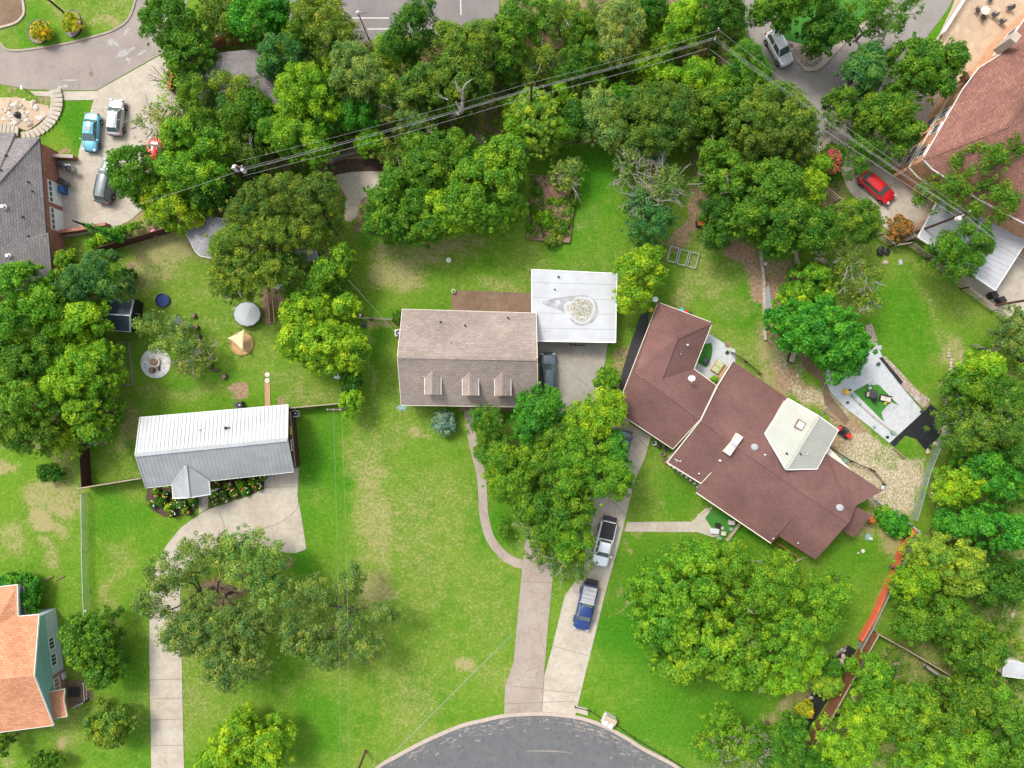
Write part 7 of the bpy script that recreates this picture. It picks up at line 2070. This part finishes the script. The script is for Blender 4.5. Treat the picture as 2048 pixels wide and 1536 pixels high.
# bins beside the garage
for lb, px, py, r, h, m in (('round green bin in the corner by the garage wall', 125, 333, .28, .8, 'dark'), ('black bin behind the white box near the garage', 145, 341, .32, .9, 'black'), ('dark grey bin nearest the garage doors', 130, 366, .34, .9, 'dark'), ('black round drum right of the dark grey bin', 137, 369, .30, .8, 'black')):
    r_ = thing('wheelie_bin', lb, 'bin', W(px, py), 0, 'bins beside the garage')
    MB().lathe(W(px, py), [(r * .85, 0), (r, h), (r * 1.06, h)], 10).build('tub', MT[m], r_); MB().lathe(W(px, py, h), [(r * 1.1, 0), (r * 1.05, .05), (r * .3, .08)], 10).build('lid', MT[m], r_)
r_ = thing('ac_unit', 'white air conditioner box beside the garage bins', 'air conditioner', W(138, 335)); MB().box(W(138, 335, .4), (.75, .6, .8)).build('casing', MT['lightgrey'], r_, bevel=.03); MB().lathe(W(138, 335, .8), [(.24, 0), (.24, .02)], 14).build('fan', MT['dark'], r_)
o = MB().box(W(126, 381, .5), (.6, .75, 1.0), .1).build('recycling_bin', MT['blue'], bevel=.05); tag(o, 'bright blue recycling bin at the garage door', 'bin')
for lb, px, py, m in (('dark air conditioner behind the metal roofed house', 479, 810, 'dark'), ('pale grey air conditioner at the right end of the metal roofed house', 591, 827, 'lightgrey'), ('air conditioner at the left wall of the tan roofed house', 797, 666, 'lightgrey')):
    r_ = thing('ac_unit', lb, 'air conditioner', W(px, py), 0, 'air conditioners beside houses')
    MB().box(W(px, py, .42), (.8, .8, .84), .05).build('casing', MT[m], r_, bevel=.04)
    MB().lathe(W(px, py, .84), [(.32, 0), (.32, .03)], 16).build('fan', MT['black'], r_)
    MB().lathe(W(px, py, .87), [(.1, 0), (.1, .03)], 10).build('hub', MT['lightgrey'], r_)
lathe_thing('septic_lid', 'round concrete lid standing in the central back lawn', 'lid', 897.5, 521, [(.30, 0), (.32, .32), (.28, .35), (.16, .35), (.14, .30)], 'cream')
r_ = thing('flower_pot', 'olive pot at the corner of the brown patio slab', 'pot', W(907, 583)); MB().lathe(W(907, 583), [(.2, 0), (.27, .4), (.22, .4)], 14).build('pot', MT['lime_cushion'], r_); MB().lathe(W(907, 583, .3), [(.2, 0), (.15, .14)], 12).build('soil', MT['turf'], r_)
lathe_thing('valve_cover', 'green oval cover at the lower left corner of the tan house', 'cover', 804, 815, [(.62, 0), (.6, .1), (.4, .14)], 'copper', 16, sy=.6)
o = MB().lathe(W(728, 650), [(.3, 0), (.3, .35), (.1, .4)], 12).build('black_pot', MT['black']); tag(o, 'larger black pot in the dirt patch left of the tan house', 'pot')
o = MB().lathe(W(742, 637), [(.2, 0), (.22, .25), (.1, .3)], 12).build('black_pot', MT['black']); tag(o, 'smaller black pot against the rail left of the tan house', 'pot')
# right hand lawn details
r_ = thing('tank_lid', 'round green lid with a pale block by the lean-to corner', 'lid', W(1737, 1075)); MB().lathe(W(1736, 1074), [(.42, 0), (.42, .12), (.3, .15)], 18).build('lid', MT['copper'], r_); MB().box(W(1741, 1077, .2), (.45, .3, .18), -.3).build('block', MT['cushion'], r_)
lathe_thing('cleanout_cover', 'small beige cover on the lawn right of the porch', 'lid', 1726, 1102, [(.24, 0), (.22, .06), (.08, .07)], 'cushion', 12)
def table_set(label, px, py, r, mat, chairs, leg='dark', top_n=20):
    t_ = thing('table', label, 'table', W(px, py))
    MB().lathe(W(px, py, .70), [(r, 0), (r * 1.02, .03), (r * .98, .05)], top_n).lathe(W(px, py, .752), [(r * .72, 0), (r * .7, .005)], top_n).build('tabletop', MT[mat], t_)
    MB().lathe(W(px, py), [(.3, 0), (.06, .06), (.05, .70)], 10).build('pedestal', MT[leg], t_)
def chair(label, px, py, ang, mat='dark', s=1.0, group='garden chairs', cush=None):
    root = thing('garden_chair', label, 'chair', W(px, py), math.radians(ang), group)
    MB().box((0, 0, .43), (.5 * s, .5 * s, .05)).build('seat', MT[cush or mat], root, local=True, bevel=.01)
    MB().box((-.27 * s, 0, .68), (.05, .5 * s, .5), 0, 0, -.2).build('backrest', MT[mat], root, local=True, bevel=.01)
    for x in (-.22, .22):
        for y in (-.22, .22): MB().box((x * s, y * s, .21), (.04, .04, .42)).build('leg', MT[mat], root, local=True)
    for y in (-.27, .27): MB().box((0, y * s, .62), (.46 * s, .05, .04)).build('armrest', MT[mat], root, local=True)
table_set('round beige table on the stone patio of the brick house', 1971, 21, .52, 'cushion', 4)
for i, (x, y, a, lb) in enumerate(((1976, 3, -100, 'dark chair above the round beige table'), (1951, 24, 0, 'dark chair left of the round beige table'), (1962, 38, 60, 'dark chair at the lower left of the round beige table'), (1983, 33, 150, 'dark chair at the lower right of the round beige table'), (1998, 46, 140, 'dark lounge chair against the brick house wall'), (2014, 20, 180, 'dark chair in the corner of the stone patio'))):
    chair(lb, x, y, a, s=1.0)
# turf lounge set
chair('small dark side chair at the top of the turf rectangle', 1735, 775, -60, 'dark', .9, cush='lightgrey')
chair('pale cushioned chair left on the turf rectangle', 1731, 788, 0, 'black', 1.1, cush='cushion')
table_set('dark round coffee table in the middle of the turf', 1747, 788, .50, 'dark', 0)
chair('black round backed chair below the coffee table', 1745, 797, 90, 'black', 1.1)
r_ = thing('garden_sofa', 'two seat sofa with cream cushions on the turf', 'sofa', W(1767, 797), math.radians(-12)); MB().box((0, 0, .3), (1.2, .7, .3)).build('base', MT['black'], r_, local=True); MB().box((-.3, 0, .5), (.56, .6, .14)).build('seat_cushion', MT['cushion'], r_, local=True, bevel=.03); MB().box((.3, 0, .5), (.56, .6, .14)).build('seat_cushion', MT['cushion'], r_, local=True, bevel=.03); MB().box((0, .35, .6), (1.2, .1, .4)).build('backrest', MT['black'], r_, local=True)
o = MB().box(W(1775, 804.5, .3), (.75, .14, .14), .1).box(W(1770, 807, .3), (.15, .3, .12), .3).build('toy_ride', MT['yellow']); tag(o, 'yellow toy beside the cream sofa on the turf', 'toy')
o = MB().box(W(1692, 783.5, .3), (.62, .42, .4), -.5).box(W(1693, 782, .58), (.25, .2, .3), -.5).build('toy_digger', MT['yellow']); tag(o, 'yellow toy digger at the left edge of the white patio', 'toy')
def pots(lst):
    for lb, px, py, r, m in lst:
        t_ = thing('flower_pot', lb, 'pot', W(px, py), 0, 'pots around the patios'); MB().lathe(W(px, py), [(r * .8, 0), (r, .4 * r / .25), (r * .85, .4 * r / .25)], 12).build('pot', MT[m], t_); MB().lathe(W(px, py, .4 * r / .25 - .06), [(r * .8, 0), (r * .5, .05 * r / .25)], 10).build('soil', MT['turf'], t_)
pots([('grey green pot beside the upper left corner of the turf', 1706, 791, .26, 'copper'), ('dark round pot on the white patio below the yellow digger', 1694, 805, .15, 'black'), ('dark pot at the lower end of the white patio', 1773, 874, .17, 'black'), ('small dark pot beside the toy digger', 1699, 780, .14, 'dark'),
      ('teal pot on the lower kerb of the white patio', 1748, 854, .16, 'copper'), ('green pot at the narrow lower tip of the white patio', 1784, 865, .24, 'copper'), ('teal pot on the kerb at the turf corner', 1719, 808, .16, 'copper'), ('small teal pot halfway down the patio kerb', 1747, 834, .13, 'copper'),
      ('dark pot at the corner of the black weed barrier', 1842, 823, .2, 'dark'), ('pale pot near the wall end below the metal roof', 1676, 917, .14, 'cushion'), ('green pot beside the dark handrail', 1688, 920, .26, 'copper'), ('red pot by the gravel beside the handrail', 1740, 938, .15, 'red'), ('white pot at the end of the dark handrail', 1762, 974, .22, 'lightgrey'),
      ('dark pot on the white patio beside the gravel planter', 1755, 728, .2, 'dark'), ('terracotta pot at the courtyard corner', 1453, 689, .24, 'brick_red'), ('lime green pot at the courtyard corner', 1457, 700, .2, 'lime_cushion'), ('black pot beside the lime green pot', 1453, 705, .2, 'black')])
# planted black strip, slate squares
flat('planting_strip', [(1757, 716), (1763, 714), (1805, 764), (1800, 770)], 'black_fabric', .12, .02)
o = MB().box(W(1834, 797, .16), (.55, .55, .06), -.5).build('slate_tile', MT['stain_grey']); tag(o, 'square grey tile lying on the gravel strip', 'tile')
o = MB().box(W(1801, 524, .05), (.42, .62, .06), .2).build('slate_tile', MT['stain_grey']); tag(o, 'grey tile lying on the right lawn near the fence corner', 'tile')
o = MB().box(W(1758, 695, .06), (.6, .5, .1)).build('slate_tile', MT['stain_grey']); tag(o, 'grey tile at the upper corner of the white patio', 'tile')
# boulders
rng = random.Random(12)
def rocks(label, lst, mat='rock', group=None):
    for lb, px, py, r in lst:
        o = MB().rock(W(px, py), r, rng).build('boulder', MT[mat]); tag(o, lb, 'rock', group)
rocks('', [('white rock at the top of the weed barrier edge', 1893, 832, .35), ('large pale boulder beside the black weed barrier', 1886, 860, .55), ('flat grey boulder at the lower rim of the weed barrier', 1869, 888, .4), ('pale rock beside the chain fence near the weed barrier tip', 1855, 903, .3),
           ('pale rock at the start of the stone edge in the dug strip', 1507, 471, .28), ('white rock on the right lawn below the fence corner', 1770, 525, .3), ('small white rock on the worn ground behind the brown house', 1595, 752, .2), ('pale rock below the metal roof in the gravel', 1747, 890, .22), ('small rock on the beige lawn edge left of the round lid', 1716, 1106, .16)])
flat('planted_bed', [(1696, 1290), (1712, 1300), (1668, 1378), (1640, 1425), (1610, 1470), (1574, 1446), (1600, 1418), (1628, 1368), (1662, 1315)], 'black_fabric', 0, .05)
for i in range(26):
    t_ = rng.random(); x = 1695 - 105 * t_ + rng.uniform(-14, 10); y = 1298 + 150 * t_ + rng.uniform(-6, 6)
    o = MB().rock(W(x, y), rng.uniform(.15, .4), rng).build('boulder', MT['rock' if i % 3 else 'rock_grey']); tag(o, 'stone among the bushes of the black planted bed', 'rock', 'stones of the planted bed')
for i in range(22):
    t_ = rng.random(); x = 1720 - 50 * t_ + rng.uniform(-6, 8) + 6; y = 1335 + 80 * t_
    o = MB().rock(W(x + 18, y), rng.uniform(.12, .28), rng).build('boulder', MT['rock']); tag(o, 'pale stone scattered right of the tall brown board fence', 'rock', 'stones behind the brown fence')
for i in range(16):
    o = MB().rock(W(1640 + rng.uniform(-14, 10), 505 + rng.uniform(-18, 22)), rng.uniform(.15, .36), rng).build('boulder', MT['rock']); tag(o, 'pale stone of the heap above the glossy bush', 'rock', 'stone heap in the right garden')
for i in range(46):
    a = rng.random() * 6.28; rr5 = math.sqrt(rng.random())
    o = MB().rock(W(45 + 44 * rr5 * math.cos(a), 226 + 26 * rr5 * math.sin(a)), rng.uniform(.15, .4), rng).build('boulder', MT['rock' if i % 2 else 'cushion']); tag(o, 'stone of the rock garden by the curved steps', 'rock', 'stones of the rock garden')
for i in range(18):
    t_ = i / 17; x = 1898 + 12 * math.sin(t_ * 3) - 14 * t_ + rng.uniform(-4, 4); y = 700 + 110 * t_
    o = MB().rock(W(x, y), rng.uniform(.12, .26), rng).build('boulder', MT['rock']); tag(o, 'stone along the worn track beside the right lawn', 'rock', 'stones along the right track')
o = MB().lathe(W(39, 232), [(.3, 0), (.45, .3), (.3, .6), (.12, .8)], 9).build('fountain_rock', MT['dark']); tag(o, 'dark fountain stone in the middle of the rock garden', 'fountain')
o = MB().prism(spline(WP([(1905, 1200), (1912, 1203), (1912, 1208), (1900, 1208)]), 2, True), 0, .1).build('flat_stone', MT['rock']); tag(o, 'flat stone hidden below the golden tree', 'rock')
P = spline(WP([(2003, 1230), (2010, 1205), (2020, 1180), (2030, 1175), (2038, 1185), (2036, 1200), (2024, 1232)]), 5)
mb = MB()
for p in P: mb.rock(p, .22, rng)
tag(mb.build('stone_loop', MT['rock']), 'loop shaped border of pale stones at the right edge', 'border')
# mailbox pillar (two stone letter box pillar) at the road
r_ = thing('stone_mailbox', 'whitish stone mailbox pillar beside the road and the chain', 'mailbox', W(1216, 1436), math.radians(-28))
MB().box((0, 0, .55), (1.35, 1.2, 1.1)).build('pillar', MT['white_stones'], r_, local=True, bevel=.03)
MB().box((-.0, .28, 1.16), (1.45, .65, .12)).build('cap', MT['flagstone'], r_, local=True, bevel=.02)
for s in (-.32, .32): MB().box((s, -.22, 1.2), (.42, .62, .24)).build('letter_box', MT['lightgrey'], r_, local=True, bevel=.06)
flat('kerb_slab', [(1150, 1411), (1174, 1416), (1176, 1431), (1147, 1423)], 'concrete', 0, .06)
# grill area on the front walk of brown house
flat('turf', [(1404, 1037), (1420, 1014), (1475, 1043), (1462, 1055), (1446, 1080), (1424, 1060)], 'turf', 0, .03)
for lb, px, py, dx, dy, m, h in (('white crate nearest the brown roof on the small turf', 1463, 1045, .7, .5, 'cushion', .5), ('black round grill on the small turf', 1436, 1051, .5, .5, 'black', .6), ('pale bench at the lower edge of the small turf', 1429, 1062, 1.0, .6, 'lightgrey', .4), ('white box below the pale bench', 1447, 1067, .5, .45, 'cushion', .4), ('small teal bin on the small turf edge', 1462, 1058, .4, .4, 'copper', .4), ('small cream block beside the black grill', 1444, 1056, .35, .3, 'cushion', .25), ('verdigris tub at the lower stones of the small turf', 1438, 1077, .5, .4, 'copper', .4)):
    o = MB().box(W(px, py, h / 2), (dx, dy, h), -.1).box(W(px, py, h + .02), (dx * .8, dy * .8, .04), -.1).build('garden_box', MT[m], bevel=.02); tag(o, lb, 'box')
o = MB().bar(W(1453, 1082, .15), W(1480, 1047, .15), .3, .3).build('timber_beam', MT['woodrail']); tag(o, 'timber beam closing the right side of the small turf', 'beam')
for i in range(14):
    t_ = i / 13; x = 1396 + 26 * t_; y = 1031 - 16 * t_
    o = MB().rock(W(x + (0 if i % 2 else 2), y), .14, rng).build('boulder', MT['rock']); tag(o, 'small stone edging the branch of the front path', 'rock', 'stones edging the front path')
# porch clutter along the south face of the brown house
for i in range(15):
    x = 1340 + i * 4.1; y = 929 + i * 3.1
    m = ['red', 'dark', 'copper', 'cushion', 'brick_red'][i % 5]
    t_ = thing('flower_pot', ['red', 'dark', 'greenish', 'cream', 'terracotta'][i % 5] + ' pot in the crowded row under the eave of the brown house', 'pot', W(x, y), 0, 'row of pots under the eave')
    MB().lathe(W(x, y), [(.13, .3), (.18, .62), (.15, .62)], 10).build('pot', MT[m], t_); MB().lathe(W(x, y, .6), [(.2, 0), (.12, .12)], 8).build('plant', MT['turf' if i % 2 else 'flower_w'], t_)
for lb, px, py, m in (('white round pot by the garage corner of the brown house', 1308, 886, 'lightgrey'), ('black grill beside the white round pot', 1317, 892, 'black'), ('dark pot under the eave near the black grill', 1330, 896, 'dark'), ('dark barrel pot at the start of the pot row', 1325, 908, 'timber'), ('round pale urn at the start of the pot row', 1330, 920, 'brick_pink')):
    t_ = thing('flower_pot', lb, 'pot', W(px, py)); MB().lathe(W(px, py), [(.2, 0), (.28, .4), (.24, .45)], 12).build('pot', MT[m], t_); MB().lathe(W(px, py, .44), [(.2, 0), (.1, .05)], 10).build('soil', MT['dark'], t_)
# courtyard furniture
r_ = thing('garden_sofa', 'sofa with lime cushions in the small courtyard', 'sofa', W(1432, 733), math.radians(55)); MB().box((0, 0, .3), (1.5, .8, .3)).build('base', MT['wood'], r_, local=True); 
for s in (-.37, .37): MB().box((s, .02, .5), (.7, .7, .14)).build('seat_cushion', MT['lime_cushion'], r_, local=True, bevel=.04)
MB().box((0, -.4, .6), (1.5, .14, .45)).build('backrest', MT['lime_cushion'], r_, local=True, bevel=.04)
r_ = thing('picnic_bench', 'slatted wooden bench beside the lime sofa', 'bench', W(1445, 745), math.radians(55))
for i in range(4): MB().box((0, -.4 + i * .26, .45), (1.7, .2, .05)).build('slat', MT['wood'], r_, local=True)
for s in (-.7, .7): MB().box((s, 0, .2), (.1, .9, .4)).build('leg', MT['wood'], r_, local=True)
o = MB().lathe(W(1413, 722, .6), [(.34, 0), (.36, .04), (.1, .1)], 14).build('grill', MT['dark']); tag(o, 'dark round grill on the courtyard turf corner', 'grill')
tree([(1428, 759, 6)], .9, 'shrub', 'lime', 'potted green plant at the inner corner of the courtyard', name='plant', cat='plant', zb=.2, limbs=3)
# toys behind the house, hose
for lb, px, py, m in (('light blue tub behind the northern corner of the brown house', 1362, 621, 'tealp'), ('red toy beside the light blue tub', 1371, 625, 'red'), ('dark crate right of the red toy', 1378, 628, 'dark'), ('orange box left of the northern tip of the brown house', 1301, 620, 'yellow')):
    o = MB().lathe(W(px, py), [(.25, 0), (.32, .3), (.25, .36), (.1, .38)], 9).build('toy', MT[m]); tag(o, lb, 'toy')
# red lawn tractor
r_ = thing('lawn_tractor', 'red ride on mower beside the white metal roof section', 'mower', W(1684, 864), math.radians(-40))
MB().box((.62, 0, .55), (.75, .5, .4)).build('hood', MT['red'], r_, local=True, bevel=.1)
MB().box((0, 0, .38), (1.0, .62, .14)).build('chassis', MT['black'], r_, local=True, bevel=.03)
MB().box((-.28, 0, .62), (.36, .42, .16)).box((-.47, 0, .82), (.08, .42, .32)).build('seat', MT['black'], r_, local=True, bevel=.04)
MB().box((-.62, 0, .48), (.3, .7, .2)).build('fender', MT['red'], r_, local=True, bevel=.06)
MB().box((.12, .1, .2), (.8, 1.15, .16)).build('mower_deck', MT['dark'], r_, local=True, bevel=.05)
for x, y, r in ((-.5, .38, .28), (-.5, -.38, .28), (.75, .34, .18), (.75, -.34, .18)):
    MB().tube([(x, y - .09, r), (x, y + .09, r)], r, 14).build('wheel', MT['rubber'], r_, local=True)
MB().tube([(.14, 0, .6), (.02, 0, .95)], .03, 5).lathe((.02, 0, .95), [(.19, 0), (.19, .03)], 12).build('steering_wheel', MT['black'], r_, local=True)
r_ = thing('tiller', 'orange garden machine at the edge of the dark feathery tree', 'machine', W(1402, 448), math.radians(5))
MB().box((0, 0, .5), (1.1, .6, .35)).build('housing', MT['orange'], r_, local=True, bevel=.08); MB().box((-.55, 0, .35), (.3, .7, .5)).build('grille', MT['black'], r_, local=True, bevel=.05)
for x in (-.35, .35):
    for y in (-.38, .38): MB().tube([(x, y - .06, .22), (x, y + .06, .22)], .22, 12).build('wheel', MT['rubber'], r_, local=True)
# log piles, planks, timbers in dug strip
r_ = thing('log_rack', 'dark rack of pale split logs below the large deep green tree', 'log pile', W(1583, 712), math.radians(75))
MB().box((0, 0, .25), (1.7, .8, .3)).build('rack', MT['black'], r_, local=True)
for i in range(12): MB().tube([(-.7 + i * .125, -.3, .48 + .04 * (i % 2)), (-.68 + i * .125, .3, .48)], .07, 6).build('log', MT['rock'], r_, local=True)
o = MB().prism(WP([(1530, 575), (1538, 572), (1543, 615), (1541, 624), (1531, 622)]), 0, .15).build('slate_pile', MT['stain_edge']); tag(o, 'strip of dark slates beside the stone edged wall', 'slates')
for lb, a, b in (('dark plank leaning on the stone edge below the large stump', (1529, 548), (1541, 567)), ('dark timber lying at the lower end of the stone edge', (1527, 673), (1545, 692)), ('loose plank lying on the patchy lawn at lower left', (86, 1162), (106, 1152)), ('second loose plank right of the first on the patchy lawn', (110, 1161), (128, 1152)), ('long grey pole lying near the lower right clearing', (1822, 1258), (1852, 1292))):
    o = MB().bar(W(*a, .12), W(*b, .12), .12, .1).build('plank', MT['timber']); tag(o, lb, 'plank')
o = MB().box(W(1648, 772, .1), (.9, .1, .1), 1.3).box(W(1660, 830, .1), (2.2, .08, .08), -.6).box(W(1650, 822, .1), (1.4, .08, .08), .9).build('pipe_frame', MT['greyrail']); tag(o, 'old pipe frame lying behind the white metal roof section', 'frame')
# bins at right
for lb, px, py in (('left black bin beside the long rail fence', 1978, 592), ('right black bin beside the long rail fence', 1994, 602)):
    r_ = thing('wheelie_bin', lb, 'bin', W(px, py), .6, 'black bins by the long rail fence'); MB().box((0, 0, .5), (.62, .7, 1.0)).build('tub', MT['black'], r_, local=True, bevel=.05); MB().box((0, 0, 1.03), (.68, .78, .07)).build('lid', MT['black'], r_, local=True, bevel=.03)
o = MB().lathe(W(1843, 396), [(.3, 0), (.35, .7), (.3, .75)], 10).build('black_pot', MT['black']); tag(o, 'black bin at the end of the red car drive', 'bin')
wall_thing('curved brick planter wall between the drive and patio cover', [(1872, 408), (1862, 430), (1845, 445), (1825, 470), (1800, 482)], .9, .45, 'brick_buff', 'kerb', sm=4)
o = MB().lathe(W(2040, 720), [(.15, 0), (.4, .1), (.4, .5), (.2, .6)], 12).build('kettle_grill', MT['black']); tag(o, 'black grill at the right edge above the bright rounded tree', 'grill')
o = MB().rock(W(1760, 502, .1), .6, rng).rock(W(1772, 504, .1), .4, rng).build('black_bags', MT['black']); tag(o, 'black plastic bags in the fence corner by the twiggy tree', 'bags')
o = MB().box(W(124, 1352, .35), (.7, .75, .5), .2).box(W(125, 1351, .62), (.5, .5, .06), .2).build('white_cooler', MT['lightgrey']); tag(o, 'white plastic chair beside the brick part of the teal gabled house', 'chair')
rail_fence('pale railing around the dark porch steps', [(176, 1360), (178, 1398), (158, 1408)], .9, 'lightgrey', 2, r=.04)
o = MB().tube([W(171, 1222, 0), W(171, 1222, .35)], [.15, .15], 10).build('marker', MT['white']); tag(o, 'white round marker at the chain link fence', 'marker')
o = MB().box(W(757, 578, .05), (.1, .1, .1)).build('peg', MT['white']); tag(o, 'tiny white peg in the central back lawn', 'peg')
# flower beds of the metal roofed house
flat('flower_bed', [(296, 970), (396, 985), (397, 1012), (384, 1030), (330, 1034), (304, 1020), (292, 1000)], 'mulch', 0, .05)
flat('flower_bed', [(418, 965), (530, 945), (528, 978), (500, 990), (460, 1000), (436, 1009), (420, 1018)], 'mulch', 0, .05)
rngf = random.Random(8)
cols = ['mid', 'bright', 'emer', 'lime', 'dark', 'teal', 'olive']
spots = [(312, 985, 9), (322, 1003, 10), (303, 1008, 7), (340, 1015, 8), (345, 1028, 6), (362, 1008, 10), (372, 1022, 7), (386, 1003, 9), (352, 995, 7), (330, 990, 6), (428, 985, 9), (432, 970, 7), (445, 990, 9), (455, 972, 8), (468, 985, 8), (480, 968, 10), (490, 982, 8), (505, 965, 9), (516, 972, 7), (430, 1004, 6), (450, 1000, 5), (525, 955, 6)]
for i, (x, y, r) in enumerate(spots):
    side = 'left' if x < 400 else 'right'
    sp = i in (1, 9)
    tree([(x, y, r)], .9 + .3 * rngf.random(), 'shrub', 'dark' if sp else cols[i % 7], {'mid': 'mid green', 'bright': 'fresh green', 'emer': 'deep green', 'lime': 'yellow green', 'dark': 'dark green', 'teal': 'blue green', 'olive': 'olive'}['dark' if sp else cols[i % 7]] + f' low plant in the {side} flower bed before the white metal roofed house', f'plants of the {side} flower bed', 'plant', 'plant', zb=.05, limbs=3, seed=i + 50)
for nm, mt in (('flower_r', 'orange'), ('flower_y', 'yellow'), ('flower_w', 'pale')):
    mb = MB()
    for i in range(34):
        x, y, r = spots[rngf.randrange(len(spots))]
        a = rngf.random() * 6.28
        mb.lathe(W(x + r * .8 * math.cos(a), y + r * .8 * math.sin(a), 1.05 + .2 * rngf.random()), [(.02, -.04), (.09, .02), (.05, .06)], 6)
    o = mb.build('flowers', MT[nm]); tag(o, kind='stuff')
mb = MB()
for i in range(150):
    a = rngf.random() * 6.28; q = math.sqrt(rngf.random())
    mb.lathe(W(1668 + 17 * q * math.cos(a), 322 + 27 * q * math.sin(a), 3.2 + 1.2 * (1 - q) + .4 * rngf.random()), [(.02, -.05), (.08, .01), (.04, .06)], 6)
o = mb.build('blossom', MT['flower_p']); tag(o, kind='stuff')
# garden hose on the left oak's bare patch
P = spline(WP([(425, 1162), (432, 1168), (440, 1160), (438, 1140), (434, 1120)], .06), 6)
tag(MB().tube(P, .05, 5).build('garden_hose', MT['yellow']), 'yellow garden hose curling by the trunk of the large live oak', 'hose')
